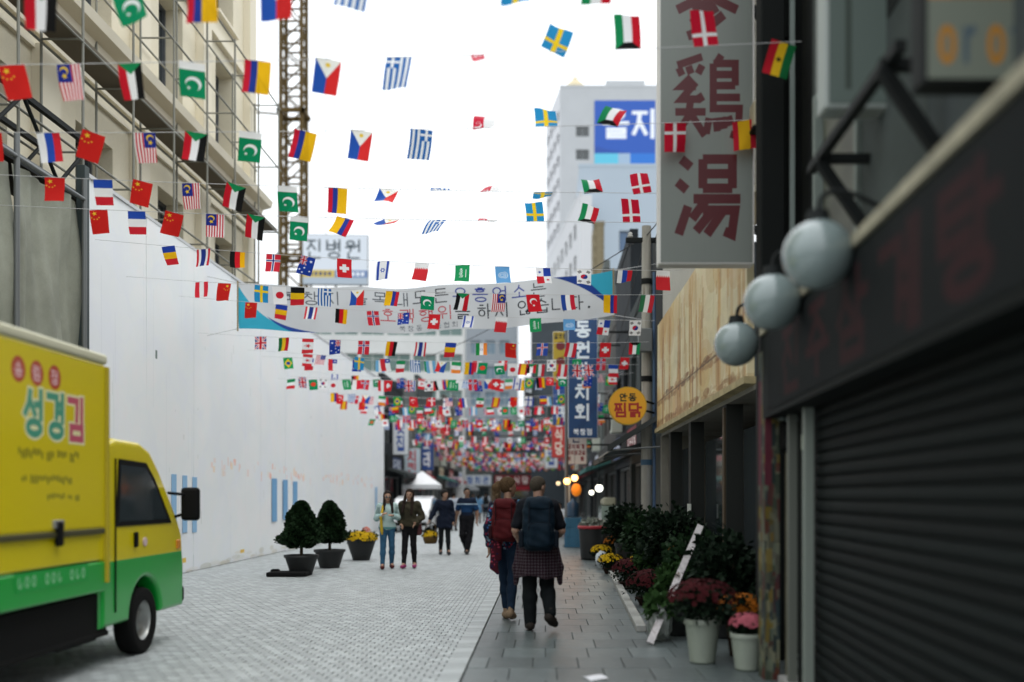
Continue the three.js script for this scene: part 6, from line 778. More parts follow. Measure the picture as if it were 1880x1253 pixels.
function person(label, X, D, turn, o) { // faces +z before the turn; heights for 1.75 m
  const g = thing('person', label, 'person', [X, 0, -D], turn), s = o.h / 1.75, W = o.wide ?? 1, cell = o.cell ?? 0.014, J2 = Object.assign({
    pelvis: [0, 0.95, 0], waist: [0, 1.1, 0.005], chest: [0, 1.29, 0], neck: [0, 1.46, -0.015], head: [0, 1.63, 0.012],
    hipL: [0.085, 0.92, 0], kneeL: [0.095, 0.5, 0.02], ankL: [0.095, 0.085, -0.01], toeL: [0.11, 0.035, 0.155], hipR: [-0.085, 0.92, 0], kneeR: [-0.095, 0.5, 0.02], ankR: [-0.095, 0.085, -0.01], toeR: [-0.11, 0.035, 0.155],
    shL: [0.175, 1.41, -0.01], elL: [0.225, 1.13, -0.03], wrL: [0.235, 0.89, 0.05], shR: [-0.175, 1.41, -0.01], elR: [-0.225, 1.13, -0.03], wrR: [-0.235, 0.89, 0.05] }, o.pose ?? {});
  const b = {}; for (const k in J2) b[k] = J2[k].map((v) => v * s);
  const m = (v) => v * s, q = (a, c, ra, rb, fl) => [a, c, ra * s * W, rb * s * W, fl];
  const bx = (p, dx, dy = 0, dz = 0) => [p[0] + dx * s, p[1] + dy * s, p[2] + dz * s], hw = o.hip ?? 0.07;
  const torso = [q(bx(b.pelvis, -hw), bx(b.pelvis, hw), 0.105, 0.105, 1.15), q(b.pelvis, b.waist, 0.125, 0.112, 1.3), q(b.waist, b.chest, 0.112, 0.135, 1.3), q(bx(b.chest, -0.07, 0.04), bx(b.chest, 0.07, 0.04), 0.11, 0.11, 1.15), q(bx(b.shL, -0.03), bx(b.shR, 0.03), 0.062, 0.062, 1)], neck = [q(bx(b.neck, 0, -0.04), bx(b.head, 0, -0.06, -0.02), 0.056, 0.05)];
  const leg = (h, k, a) => [q(h, k, 0.088, 0.056), q(k, lerp3(k, a, 0.35), 0.054, 0.056), q(lerp3(k, a, 0.35), a, 0.056, 0.038)], arm = (a, c, d) => [q(a, c, 0.052, 0.038), q(c, lerp3(c, d, 0.3), 0.039, 0.039), q(lerp3(c, d, 0.3), d, 0.038, 0.027)];
  const LL = leg(b.hipL, b.kneeL, b.ankL), LR = leg(b.hipR, b.kneeR, b.ankR), AL = arm(b.shL, b.elL, b.wrL), AR = arm(b.shR, b.elR, b.wrR), foot = (a, t) => [q(a, add3(t, [0, 0.01 * s, 0]), 0.036, 0.03)];
  const body = [...torso, ...neck, ...LL, ...LR, ...AL, ...AR, ...foot(b.ankL, b.toeL), ...foot(b.ankR, b.toeR)];
  const skin = o.skin ?? [0.36, 0.21, 0.14], hc = o.hair ?? [0.012, 0.01, 0.009];
  // head with brow, nose, jaw, ears; turned and tilted
  const ht = o.headTurn ?? 0, tl = o.headTilt ?? 0, nod = o.nod ?? 0, H = b.head, rot = (v) => { let [x, y, z] = v; [y, z] = [y * Math.cos(nod) - z * Math.sin(nod), y * Math.sin(nod) + z * Math.cos(nod)]; [x, y] = [x * Math.cos(tl) - y * Math.sin(tl), x * Math.sin(tl) + y * Math.cos(tl)]; return [x * Math.cos(ht) + z * Math.sin(ht), y, -x * Math.sin(ht) + z * Math.cos(ht)]; }, inv = (x, y, z) => { let [a, c, d] = [(x - H[0]) / s, (y - H[1]) / s, (z - H[2]) / s]; [a, d] = [a * Math.cos(ht) - d * Math.sin(ht), a * Math.sin(ht) + d * Math.cos(ht)]; [a, c] = [a * Math.cos(tl) + c * Math.sin(tl), -a * Math.sin(tl) + c * Math.cos(tl)]; [c, d] = [c * Math.cos(nod) + d * Math.sin(nod), -c * Math.sin(nod) + d * Math.cos(nod)]; return [a, c, d]; };
  const E = (a, c, d, cx, cy, cz, rx, ry, rz) => (Math.hypot((a - cx) / rx, (c - cy) / ry, (d - cz) / rz) - 1) * Math.min(rx, ry, rz);
  const headLocal = (a, c, d) => { let v = E(a, c, d, 0, 0.03, -0.005, 0.076, 0.092, 0.098); v = smin(v, E(a, c, d, 0, -0.04, 0.025, 0.058, 0.075, 0.066), 0.04); v = smin(v, E(a, c, d, 0, -0.018, 0.098, 0.012, 0.024, 0.016), 0.012); v = smin(v, E(a, c, d, 0, 0.022, 0.078, 0.04, 0.01, 0.016), 0.015); v = smin(v, E(a, c, d, 0, -0.062, 0.082, 0.022, 0.009, 0.012), 0.01); v = smin(v, E(a, c, d, 0, -0.098, 0.072, 0.022, 0.014, 0.014), 0.02); for (const e of [-1, 1]) { v = Math.max(v, -E(a, c, d, e * 0.031, 0.0, 0.098, 0.016, 0.009, 0.014)); v = smin(v, E(a, c, d, e * 0.03, 0.0, 0.076, 0.013, 0.011, 0.012), 0.004); v = smin(v, E(a, c, d, e * 0.078, -0.005, -0.005, 0.012, 0.03, 0.02), 0.008); } return v; };
  const hcell = o.hcell ?? 0.008, hr = 0.16 * s, headGeo = nets((x, y, z) => { const [a, c, d] = inv(x, y, z); return headLocal(a, c, d) * s; }, [H[0] - hr, H[1] - hr, H[2] - hr], [H[0] + hr, H[1] + hr, H[2] + hr], hcell);
  const sk = (x, y, z) => { const [a, c, d] = inv(x, y, z); if (d > 0.06) { for (const e of [-1, 1]) { if (Math.hypot((a - e * 0.03) / 0.014, c / 0.008) < 1) return [0.03, 0.02, 0.018]; if (Math.hypot((a - e * 0.031) / 0.02, (c - 0.022) / 0.006) < 1) return hc.map((v) => v * 1.5 + 0.01); } if (Math.hypot(a / 0.024, (c + 0.064) / 0.01) < 1) return [skin[0] * 0.75, skin[1] * 0.45, skin[2] * 0.45]; } return skin; };
  const bodyGeo = meshBones(body, cell, 0.035 * s), hands = [];
  for (const [el, wr, sg, k] of [[b.elL, b.wrL, 1, 'L'], [b.elR, b.wrR, -1, 'R']]) { const ho = o['hand' + k] ?? {}; const dir = ho.dir ?? sub3(wr, el); hands.push(meshBones(handBones(wr, dir, ho.side ?? [0, 0, 1], (ho.curl ?? 0.35) * (ho.flip ? -1 : 1) * -sg, s * 1.02), o.fcell ?? 0.0055, 0.006)); }
  const all = [bodyGeo, headGeo, ...hands].map((q2) => { q2.deleteAttribute('uv'); return recolor(q2, sk).toNonIndexed(); });
  const flesh = part(g, 'body', mergeGeometries(all), M([1, 1, 1], 0.6, { vertexColors: true }));
  const cloth = (name, bones, mat, grow, clip, k = 0.04, extra, c2) => part(g, name, meshBones(bones, c2 ?? cell, k * s, grow * s, clip, extra), mat);
  const wob = (x, y, z, a = 0.005) => a * (Math.sin(x * 31 + y * 23) * Math.sin(z * 29 - y * 17) + 0.6 * Math.sin(y * 46 + x * 22 + z * 9));
  // garments
  const t = o.top, hem = m(t.hem ?? 0.88), fr = t.sleeve ?? 1; // sleeve: share of the arm covered
  const sl = (A) => fr >= 2 ? A : fr >= 1 ? [A[0], ...A.slice(1).map((B) => B)] : [[A[0][0], lerp3(A[0][0], A[0][1], fr * 1.0), A[0][2], A[0][2] * 0.95]];
  const sleeves = fr >= 1 ? [AL[0], AL[1], [AL[2][0], lerp3(AL[2][0], AL[2][1], 0.85), AL[2][2], AL[2][3] * 1.1], AR[0], AR[1], [AR[2][0], lerp3(AR[2][0], AR[2][1], 0.85), AR[2][2], AR[2][3] * 1.1]] : [...sl(AL), ...sl(AR)];
  const tail = (t.hem ?? 0.88) < 0.84 ? [q(b.hipL, lerp3(b.hipL, b.kneeL, 0.8), 0.1, 0.1), q(b.hipR, lerp3(b.hipR, b.kneeR, 0.8), 0.1, 0.1), q(bx(b.pelvis, 0, -0.05), bx(b.pelvis, 0, -0.4), 0.11, 0.11)] : [];
  cloth('top', [...torso, ...sleeves, ...tail, ...(t.collar ? neck : [])], t.mat, t.grow ?? 0.016, (x, y, z) => { const lim = hem - y, nk = y - m(1.475 + (t.collar ?? 0)) - z * 0.2; return Math.max(Math.hypot(x, z) < m(0.3) ? lim : -1, Math.hypot(x, z) < m(0.13) ? nk : -1); }, 0.04, (d, x, y, z) => d + wob(x, y, z, t.wob ?? 0.004));
  const bt = o.bottom, lg = Math.max(0.011, bt.grow ?? 0.012), end = m(bt.end ?? 0.065);
  cloth('trousers', [...torso.slice(0, 2), ...LL, ...LR], bt.mat, lg, (x, y, z) => Math.max(y - m(1.05), Math.min(end - y + 1e-4, 0.02)), 0.035, (d, x, y, z) => d - (bt.flare ?? 0) * Math.max(0, m(0.5) - y) + wob(x, y, z, bt.wob ?? 0.003));
  for (const [a, tt, kk] of [[b.ankL, b.toeL, 'L'], [b.ankR, b.toeR, 'R']]) { const heel = add3(a, norm3([tt[0] - a[0], 0, tt[2] - a[2]]), -0.045 * s), down = o.soleDown ?? 0; const hl = [heel[0], Math.max(0.04 * s, a[1] - 0.045 * s), heel[2]];
    const sh = [q(hl, lerp3(hl, tt, 0.55), 0.043, 0.048), q(lerp3(hl, tt, 0.55), tt, 0.048, 0.036), q(lerp3(hl, tt, 0.1), add3(a, [0, (o.boot ?? 0.025) * s, 0]), 0.042, 0.042)]; const shoe = part(g, 'shoe', meshBones(sh, o.fcell ? 0.007 : 0.01, 0.02 * s, 0.003), o.shoe); }
  // hair
  if (o.hairStyle) { const hs = o.hairStyle, face = (a, c, d) => hs.fringe ? (d > 0.03 && c < 0.05 && Math.abs(a) < 0.068) : (d > 0.035 && c < 0.062 && Math.abs(a) < 0.07);
    const extra = (hs.strands ?? []).map(([p0, p1, r0, r1, fl]) => [rot(p0), rot(p1), r0, r1, fl]).map(([p0, p1, r0, r1, fl]) => [add3(H, p0, s), add3(H, p1, s), r0 * s, r1 * s, fl]);
    const [lo, hi] = bounds([[H, H, 0.15 * s, 0.15 * s], ...extra], 0.02); const ef = extra.length ? fieldOf(extra, 0.03 * s) : null, th = hs.thick ?? 0.014;
    const geo = nets((x, y, z) => { const [a, c, d] = inv(x, y, z); let v = (E(a, c, d, 0, 0.03, -0.008, 0.08 + th, 0.096 + th, 0.1 + th)) * s; const cutF = Math.min(0.0 + (d - 0.012 - (c > 0.03 ? (c - 0.03) * 1.6 : 0)) * 0.7, 0.1), cutL = -(c + (hs.nape ?? 0.06)) ; v = Math.max(v, cutF * s, cutL * s); if (ef) v = smin(v, ef(x, y, z), 0.02 * s); return v + 0.003 * Math.sin(x * 190 + 4 * Math.sin(y * 35)) * Math.sin(z * 170 + y * 20); }, lo, hi, o.hcell ?? 0.008); part(g, 'hair', geo, M(hc, 0.8)); }
  // stand on the ground
  let low = 1e3; g.traverse((k) => { if (k.isMesh && (k.name === 'shoe')) { k.geometry.computeBoundingBox(); low = Math.min(low, k.geometry.boundingBox.min.y); } }); g.position.y = (o.y ?? 0) - low;
  return { g, b, s, H, rot, flesh };
}
const clothTex = (draw, rx, ry, n = 128) => { const t = canvasTex(n, n, draw); t.wrapS = t.wrapT = THREE.RepeatWrapping; t.repeat.set(rx, ry); return t; };
const plaid = clothTex((c, w, h) => { c.fillStyle = '#150f15'; c.fillRect(0, 0, w, h); c.globalAlpha = 0.7; for (const [k, x, t] of [['#6a6066', 10, 9], ['#6a6066', 74, 9], ['#341824', 42, 12], ['#341824', 106, 12]]) { c.fillStyle = k; c.fillRect(x, 0, t, h); c.fillRect(0, x, w, t); } }, 14, 14);
const floral = clothTex((c, w, h) => { const z = rng(19); c.fillStyle = '#10192e'; c.fillRect(0, 0, w, h); for (let i = 0; i < 70; i++) { c.fillStyle = pick(['#274a78', '#8a2436', '#3d6f8c', '#0a1020', '#5a1628', '#6a7c8a']); c.beginPath(); c.ellipse(z() * w, z() * h, 3 + z() * 9, 3 + z() * 6, z() * 3, 0, 7); c.fill(); } }, 3.2, 3.2);
const denim = (c, seed) => M(null, 0.85, { map: mottle(128, c, 0.3, seed, 0.35, { grain: 0.15 }) });
function backpack(label, X, D, turn, y, s, col, dark) { // worn on the back; +z is away from the wearer
  const g = thing('backpack', label, 'backpack', [X, y, -D], turn), cm = M(null, 0.75, { map: mottle(128, col, 0.25, 230 + Math.round(col[0] * 100), 0.3, { grain: 0.12 }), bumpMap: bumpFine, bumpScale: 0.002 }), dm = M(dark, 0.75);
  const rb = (x, y, z, cx, cy, cz, a, b2, c, r) => { const qx = Math.abs(x - cx) - a + r, qy = Math.abs(y - cy) - b2 + r, qz = Math.abs(z - cz) - c + r; return Math.hypot(Math.max(qx, 0), Math.max(qy, 0), Math.max(qz, 0)) + Math.min(Math.max(qx, qy, qz), 0) - r; };
  const wr = (x, y, z) => 0.006 * Math.sin(x * 34 + y * 11) * Math.sin(y * 27 - z * 20) + 0.003 * Math.sin(y * 63 + x * 25);
  const cell = 0.0075, shape = (f, lo, hi) => nets((x, y, z) => f(x / s, y / s, z / s) * s, lo.map((v) => v * s), hi.map((v) => v * s), cell);
  const taper = (x, y) => x / (1 - 0.16 * Math.max(0, y / 0.25) ** 2 - 0.05 * Math.max(0, -y / 0.25));
  part(g, 'main_bag', shape((x, y, z) => rb(taper(x, y), y, z + 0.02 * (y / 0.25) ** 2, 0, 0, 0, 0.165, 0.26, 0.095, 0.075) + wr(x, y, z), [-0.22, -0.3, -0.15], [0.22, 0.3, 0.15]), cm);
  part(g, 'front_pocket', shape((x, y, z) => rb(taper(x, y), y, z, 0, -0.1, 0.085, 0.125, 0.125, 0.05, 0.045) + wr(x * 1.2, y + 1, z), [-0.17, -0.26, 0], [0.17, 0.06, 0.17]), cm);
  part(g, 'top_lid', shape((x, y, z) => rb(taper(x, y * 0.7), y + 0.25 * z * z / 0.1, z, 0, 0.225, 0.005, 0.14, 0.06, 0.1, 0.05) + wr(x, y + 2, z), [-0.2, 0.1, -0.14], [0.2, 0.33, 0.15]), cm);
  for (const x of [-1, 1]) { part(g, 'side_pocket', rbox(0.05 * s, 0.17 * s, 0.12 * s, 0.02 * s, x * 0.175 * s, -0.14 * s, 0, 3), dm); part(g, 'compression_strap', rbox(0.014 * s, 0.4 * s, 0.012, 0.004, x * 0.1 * s, 0.04 * s, 0.107 * s), dm);
    part(g, 'shoulder_strap', tube([V(x * 0.08 * s, 0.2 * s, -0.1 * s), V(x * 0.1 * s, 0.265 * s, -0.17 * s), V(x * 0.12 * s, 0.2 * s, -0.285 * s), V(x * 0.13 * s, 0.0, -0.3 * s), V(x * 0.165 * s, -0.16 * s, -0.2 * s), V(x * 0.15 * s, -0.2 * s, -0.09 * s)], 0.019 * s, 26, 8), dm); }
  part(g, 'zip', tube([V(-0.11 * s, -0.05 * s, 0.137 * s), V(-0.09 * s, 0.015 * s, 0.136 * s), V(0.09 * s, 0.015 * s, 0.136 * s), V(0.11 * s, -0.05 * s, 0.137 * s)], 0.004 * s, 16, 5), dm); part(g, 'haul_loop', tube([V(-0.04 * s, 0.25 * s, -0.08 * s), V(0, 0.285 * s, -0.09 * s), V(0.04 * s, 0.25 * s, -0.08 * s)], 0.007 * s, 12, 6), dm); return g;
}
{ // walking pair seen from behind
  const near = { cell: 0.011, hcell: 0.0055, fcell: 0.0045 };
  const w = person('woman with a ponytail in a floral top and jeans walking away', -0.47, 12.7, Math.PI - 0.12, { ...near, h: 1.8, wide: 0.92, hip: 0.075, skin: [0.3, 0.17, 0.11], hair: [0.07, 0.042, 0.02], headTurn: -0.95, headTilt: 0.06, pose: { hipR: [-0.085, 0.92, 0], kneeR: [-0.06, 0.5, -0.02], ankR: [-0.06, 0.13, -0.16], toeR: [-0.08, 0.04, -0.03], hipL: [0.085, 0.92, 0], kneeL: [0.06, 0.5, 0.1], ankL: [0.035, 0.085, 0.12], toeL: [0.08, 0.035, 0.26], elR: [-0.25, 1.13, -0.06], wrR: [-0.235, 0.93, 0.04], elL: [0.24, 1.13, -0.06], wrL: [0.24, 0.9, 0.02] },
    handR: { curl: 0.3 }, top: { mat: M(null, 0.85, { map: floral }), hem: 0.86, sleeve: 1, grow: 0.016 }, bottom: { mat: denim([0.006, 0.016, 0.034], 221), grow: 0.006, end: 0.12 }, shoe: M([0.2, 0.14, 0.09], 0.8), hairStyle: { thick: 0.012, nape: 0.085, strands: [[[0, 0.045, -0.1], [0, 0.05, -0.135], 0.028, 0.03], [[0, 0.045, -0.13], [0.0, 0.0, -0.165], 0.032, 0.046], [[0, 0.0, -0.165], [0.01, -0.08, -0.16], 0.046, 0.036], [[0.01, -0.08, -0.16], [0.012, -0.15, -0.145], 0.036, 0.01]] } });
  { // loose strands round the ponytail
    const q = rng(55), pos = [], P = (v) => { const r = w.rot(v); return V(w.H[0] + r[0] * w.s, w.H[1] + r[1] * w.s, w.H[2] + r[2] * w.s); };
    for (let i = 0; i < 900; i++) { const tail = q() < 0.65, u = q(), th = q() * 6.283, c = tail ? [0.01 * u + 0.045 * Math.cos(th), 0.05 - 0.19 * u, -0.15 + 0.045 * Math.sin(th)] : [0.09 * Math.cos(th) * Math.sqrt(1 - u * u), 0.035 + 0.11 * u, -0.015 + 0.115 * Math.sin(th) * Math.sqrt(1 - u * u)];
      if (!tail && c[2] > 0.03 && c[1] < 0.09) continue; const L = tail ? 0.04 + 0.05 * q() : 0.03, d = tail ? [(q() - 0.5) * 1.2, -1, (q() - 0.6) * 1.0] : [(q() - 0.5), (q() - 0.4) * 0.6, -1], a = P(c), b = P([c[0] + d[0] * L * 0.6, c[1] + d[1] * L * 0.6, c[2] + d[2] * L * 0.6]), e = P([c[0] + d[0] * L + (q() - 0.5) * 0.025, c[1] + d[1] * L, c[2] + d[2] * L + (q() - 0.5) * 0.025]), t = 0.0016;
      for (const [m1, m2] of [[a, b], [b, e]]) pos.push(m1.x - t, m1.y, m1.z, m1.x + t, m1.y, m1.z + t, m2.x, m2.y, m2.z); }
    const hg = new THREE.BufferGeometry(); hg.setAttribute('position', new THREE.BufferAttribute(new Float32Array(pos), 3)); hg.computeVertexNormals(); part(w.g, 'hair_strands', hg, M([0.12, 0.075, 0.035], 0.6, { side: THREE.DoubleSide })).userData.kind = 'stuff';
  }
  backpack('dark red backpack worn by the woman with the ponytail', -0.5, 12.7 - 0.235, -0.12, 1.27, 1.0, [0.06, 0.004, 0.006], [0.02, 0.003, 0.005]);
  const jk = thing('hanging_jacket', 'dark red patterned jacket hanging below the red backpack', 'jacket', [-0.62, 0, -12.52], -0.12); part(jk, 'cloth', meshBones([[[0, 1.0, 0], [-0.02, 0.7, 0.01], 0.06, 0.05, 2], [[0.03, 1.0, 0], [0.05, 0.8, 0], 0.05, 0.03, 2], [[-0.02, 0.7, 0.01], [0.03, 0.62, 0.02], 0.04, 0.025, 2]], 0.01, 0.03, 0), M(null, 0.85, { map: clothTex((c, w2, h) => { c.fillStyle = '#3a0f1a'; c.fillRect(0, 0, w2, h); const z = rng(2); for (let i = 0; i < 30; i++) { c.fillStyle = pick(['#6a1a2a', '#1a1430', '#8a3040']); c.fillRect(z() * w2, z() * h, 14, 10); } }, 4, 4) }));
  const mn = person('man with short hair and a checked shirt tied round his waist walking away', -0.08, 11.75, Math.PI + 0.06, { ...near, h: 1.79, wide: 1.06, skin: [0.28, 0.16, 0.11], hair: [0.045, 0.036, 0.026], headTurn: -0.75, nod: 0.12, pose: { hipL: [0.09, 0.92, 0], kneeL: [0.095, 0.5, 0.02], ankL: [0.09, 0.085, -0.02], toeL: [0.1, 0.035, 0.15], hipR: [-0.09, 0.92, 0], kneeR: [-0.105, 0.52, 0.04], ankR: [-0.13, 0.2, -0.2], toeR: [-0.19, 0.065, -0.1], elL: [0.26, 1.14, -0.04], wrL: [0.2, 0.98, 0.17], elR: [-0.27, 1.13, -0.05], wrR: [-0.2, 1.02, 0.18] },
    top: { mat: M([0.004, 0.005, 0.008], 0.85), hem: 0.9, sleeve: 0.78, grow: 0.02, collar: 0.03 }, bottom: { mat: denim([0.004, 0.006, 0.007], 222), grow: 0.022, end: 0.05, flare: 0.015 }, shoe: M([0.02, 0.016, 0.013], 0.7), boot: 0.03, hairStyle: { thick: 0.004, nape: 0.06 } });
  // the shirt round his waist
  const m = mn.s, skirt = (x, y, z) => { const t = Math.atan2(x, z), yy = y / m, top = 1.0, bot = 0.6 + 0.02 * Math.sin(t * 3), rx = 0.19 + (top - yy) * 0.16, rz = 0.165 + (top - yy) * 0.1, wave = 1 + 0.05 * Math.sin(t * 7 + yy * 4) * (top - yy) * 3; const d = (Math.hypot(x / m / (rx * wave), z / m / (rz * wave)) - 1) * 0.17; const front = z > 0.02 * m ? (z / m - 0.02) * 0.9 - Math.abs(x / m) * 0.25 : -1; return Math.max(Math.abs(d) - 0.009, yy - top, bot - yy, front); };
  const sk = nets(skirt, [-0.36, 0.5, -0.36], [0.36, 1.12, 0.3], 0.011); const shirt = part(mn.g, 'tied_shirt', sk, M(null, 0.9, { map: plaid })); 
  for (const sx of [1, -1]) part(mn.g, 'shirt_sleeve', meshBones([[[sx * 0.2, 0.98, 0.04], [sx * 0.245, 0.72, -0.02], 0.05, 0.055, 1.8], [[sx * 0.245, 0.72, -0.02], [sx * 0.26, 0.54, -0.03], 0.055, 0.03, 1.8]], 0.011, 0.03, 0), M(null, 0.9, { map: plaid }));
  part(mn.g, 'waist_knot', meshBones([[[-0.19, 0.99, 0.05], [0, 0.98, 0.2], 0.035, 0.04], [[0.19, 0.99, 0.05], [0, 0.98, 0.2], 0.035, 0.04]], 0.011, 0.02, 0), M(null, 0.9, { map: plaid }));
  backpack('large dark blue backpack worn by the man with the tied shirt', -0.07, 11.75 - 0.245, 0.06, 1.25, 1.16, [0.003, 0.011, 0.02], [0.003, 0.006, 0.011]);
}
{ // two women facing us
  person('woman in sunglasses, pale teal jumper and jeans with a yellow scarf', at(711, 1045, 21.5).x, 21.5, 0.25, { h: 1.66, wide: 0.95, hip: 0.075, hair: [0.018, 0.012, 0.01], headTurn: 0.05, pose: { kneeR: [-0.1, 0.5, 0.06], ankR: [-0.12, 0.085, 0.1], toeR: [-0.14, 0.035, 0.25], kneeL: [0.1, 0.5, 0.0], ankL: [0.11, 0.085, -0.12], toeL: [0.12, 0.035, 0.03], elL: [0.24, 1.15, 0.0], wrL: [0.1, 1.2, 0.2], elR: [-0.25, 1.13, 0.0], wrR: [-0.13, 1.22, 0.2] },
    top: { mat: M(null, 0.9, { map: clothTex((c, w, h) => { c.fillStyle = '#a9bfbc'; c.fillRect(0, 0, w, h); c.fillStyle = '#5f8f92'; c.fillRect(0, 96, w, 10); c.fillRect(0, 114, w, 6); c.globalAlpha = 0.5; c.fillStyle = '#4a5a5a'; c.fillRect(50, 20, 26, 26); }, 2.4, 1.4) }), hem: 0.87, sleeve: 1, grow: 0.022 }, bottom: { mat: denim([0.03, 0.09, 0.16], 223), grow: 0.006 }, shoe: M([0.09, 0.02, 0.02], 0.7), hairStyle: { thick: 0.016, nape: 0.1, strands: [[[0.07, 0.0, 0.0], [0.085, -0.16, 0.06], 0.03, 0.032], [[0.085, -0.16, 0.06], [0.1, -0.36, 0.125], 0.034, 0.026], [[-0.07, 0.0, 0.0], [-0.08, -0.16, 0.06], 0.03, 0.03], [[-0.08, -0.16, 0.06], [-0.09, -0.3, 0.12], 0.03, 0.02], [[0, 0, -0.09], [0, -0.26, -0.1], 0.06, 0.05]] } });
  { const p = at(702, 960, 21.42), g = thing('yellow_scarf', 'yellow scarf hanging on the woman in the teal jumper', 'scarf', [p.x, 0, p.z]); part(g, 'cloth', meshBones([[[0.02, 1.36, 0.02], [-0.01, 1.12, 0.14], 0.03, 0.028, 1.5], [[-0.01, 1.12, 0.14], [0.0, 0.82, 0.1], 0.028, 0.034, 1.5]], 0.01, 0.02, 0), M([0.5, 0.34, 0.03], 0.85)); part(g, 'fringe', meshBones([[[0.0, 0.82, 0.1], [0.01, 0.76, 0.1], 0.03, 0.022, 2]], 0.01, 0.02, 0), M([0.42, 0.28, 0.03], 0.85)); }
  { const s0 = 1.66 / 1.75, p = at(711, 1045, 21.5), g = thing('sunglasses', 'dark sunglasses on the woman in the teal jumper', 'sunglasses', [p.x, 1.63 * s0, p.z], 0.3); for (const x of [-0.031, 0.031]) part(g, 'lens', new THREE.SphereGeometry(0.025, 14, 10).scale(1, 0.8, 0.35).translate(x, 0, 0.108), mats.glass); part(g, 'frame', merge([bar(V(-0.01, 0.004, 0.112), V(0.01, 0.004, 0.112), 0.003, 6), bar(V(0.055, 0.005, 0.1), V(0.08, 0.005, -0.02), 0.003, 6), bar(V(-0.055, 0.005, 0.1), V(-0.08, 0.005, -0.02), 0.003, 6)]), mats.black); }
  person('smiling woman with long dark hair in a brown jacket and black leggings', at(752, 1044, 21.7).x, 21.7, -0.05, { h: 1.7, wide: 0.96, hip: 0.075, hair: [0.02, 0.012, 0.009], headTilt: -0.1, pose: { kneeR: [-0.1, 0.5, 0.04], ankR: [-0.11, 0.085, 0.12], toeR: [-0.13, 0.035, 0.27], kneeL: [0.09, 0.5, 0.03], ankL: [0.1, 0.085, -0.06], toeL: [0.12, 0.035, 0.1], elL: [0.27, 1.14, -0.06], wrL: [0.16, 1.0, 0.12], elR: [-0.25, 1.13, -0.05], wrR: [-0.16, 0.98, 0.12] },
    top: { mat: M(null, 0.9, { map: mottle(128, [0.04, 0.035, 0.022], 0.4, 224, 0.3) }), hem: 0.92, sleeve: 1, grow: 0.032, wob: 0.008 }, bottom: { mat: M([0.007, 0.007, 0.008], 0.8), grow: 0.004 }, shoe: M([0.28, 0.02, 0.12], 0.6), hairStyle: { thick: 0.018, nape: 0.1, strands: [[[0.075, 0.0, 0.0], [0.09, -0.16, 0.065], 0.034, 0.036], [[0.09, -0.16, 0.065], [0.105, -0.42, 0.14], 0.038, 0.028], [[-0.075, 0.0, 0.0], [-0.09, -0.16, 0.065], 0.034, 0.036], [[-0.09, -0.16, 0.065], [-0.1, -0.4, 0.14], 0.038, 0.028], [[0, 0, -0.09], [0, -0.3, -0.1], 0.07, 0.06]] } });
  { const p = at(768, 975, 21.75), g = thing('shoulder_bag', 'dark red handbag at the side of the woman in the brown jacket', 'bag', [p.x, 0, p.z]); part(g, 'bag', rbox(0.14, 0.26, 0.1, 0.04, 0, 0.84, -0.05, 3), M([0.08, 0.01, 0.012], 0.5)); part(g, 'strap', tube([V(-0.04, 0.96, -0.05), V(-0.08, 1.2, -0.07), V(-0.1, 1.42, -0.1)], 0.01), mats.black); }
  person('person with short black hair in a long dark coat walking with a basket', at(816, 1019, 26.6).x, 26.6, 0.18, { h: 1.7, headTurn: 0.7, pose: { elR: [-0.29, 1.17, -0.02], wrR: [-0.4, 0.95, 0.06], kneeL: [0.09, 0.5, 0.05], ankL: [0.1, 0.085, 0.1], toeL: [0.12, 0.035, 0.25], ankR: [-0.1, 0.085, -0.1], toeR: [-0.11, 0.035, 0.06] }, top: { mat: M(null, 0.9, { map: mottle(128, [0.008, 0.012, 0.024], 0.4, 225, 0.3) }), hem: 0.72, sleeve: 1, grow: 0.03, wob: 0.007 }, bottom: { mat: M([0.008, 0.01, 0.012], 0.85), grow: 0.008 }, shoe: M([0.008, 0.008, 0.008], 0.5), hairStyle: { thick: 0.022, nape: 0.06 } });
  { const p = at(790, 985, 26.5), g = thing('flower_basket', 'wicker basket of yellow flowers carried by the person in the dark coat', 'basket', [p.x, 0, p.z]); part(g, 'basket', lathe([[0.001, 0.3], [0.15, 0.3], [0.19, 0.4], [0.2, 0.5], [0.185, 0.5], [0.17, 0.36], [0.001, 0.34]]), M([0.1, 0.06, 0.02], 0.9)); part(g, 'handle', tube([V(-0.18, 0.5, 0), V(-0.1, 0.78, 0), V(0.08, 0.85, 0), V(0.18, 0.5, 0)], 0.012), M([0.08, 0.05, 0.02], 0.9)); part(g, 'blossoms', blossoms(120, 77, 0.19, 0.14, 0.5, 0.03), petal.yellow).userData.kind = 'stuff'; part(g, 'foliage', leafCloud(300, 78, ballSample(0.2, 0.14, 0.52, 0.2), 0.06), mats.leafDark).userData.kind = 'stuff'; }
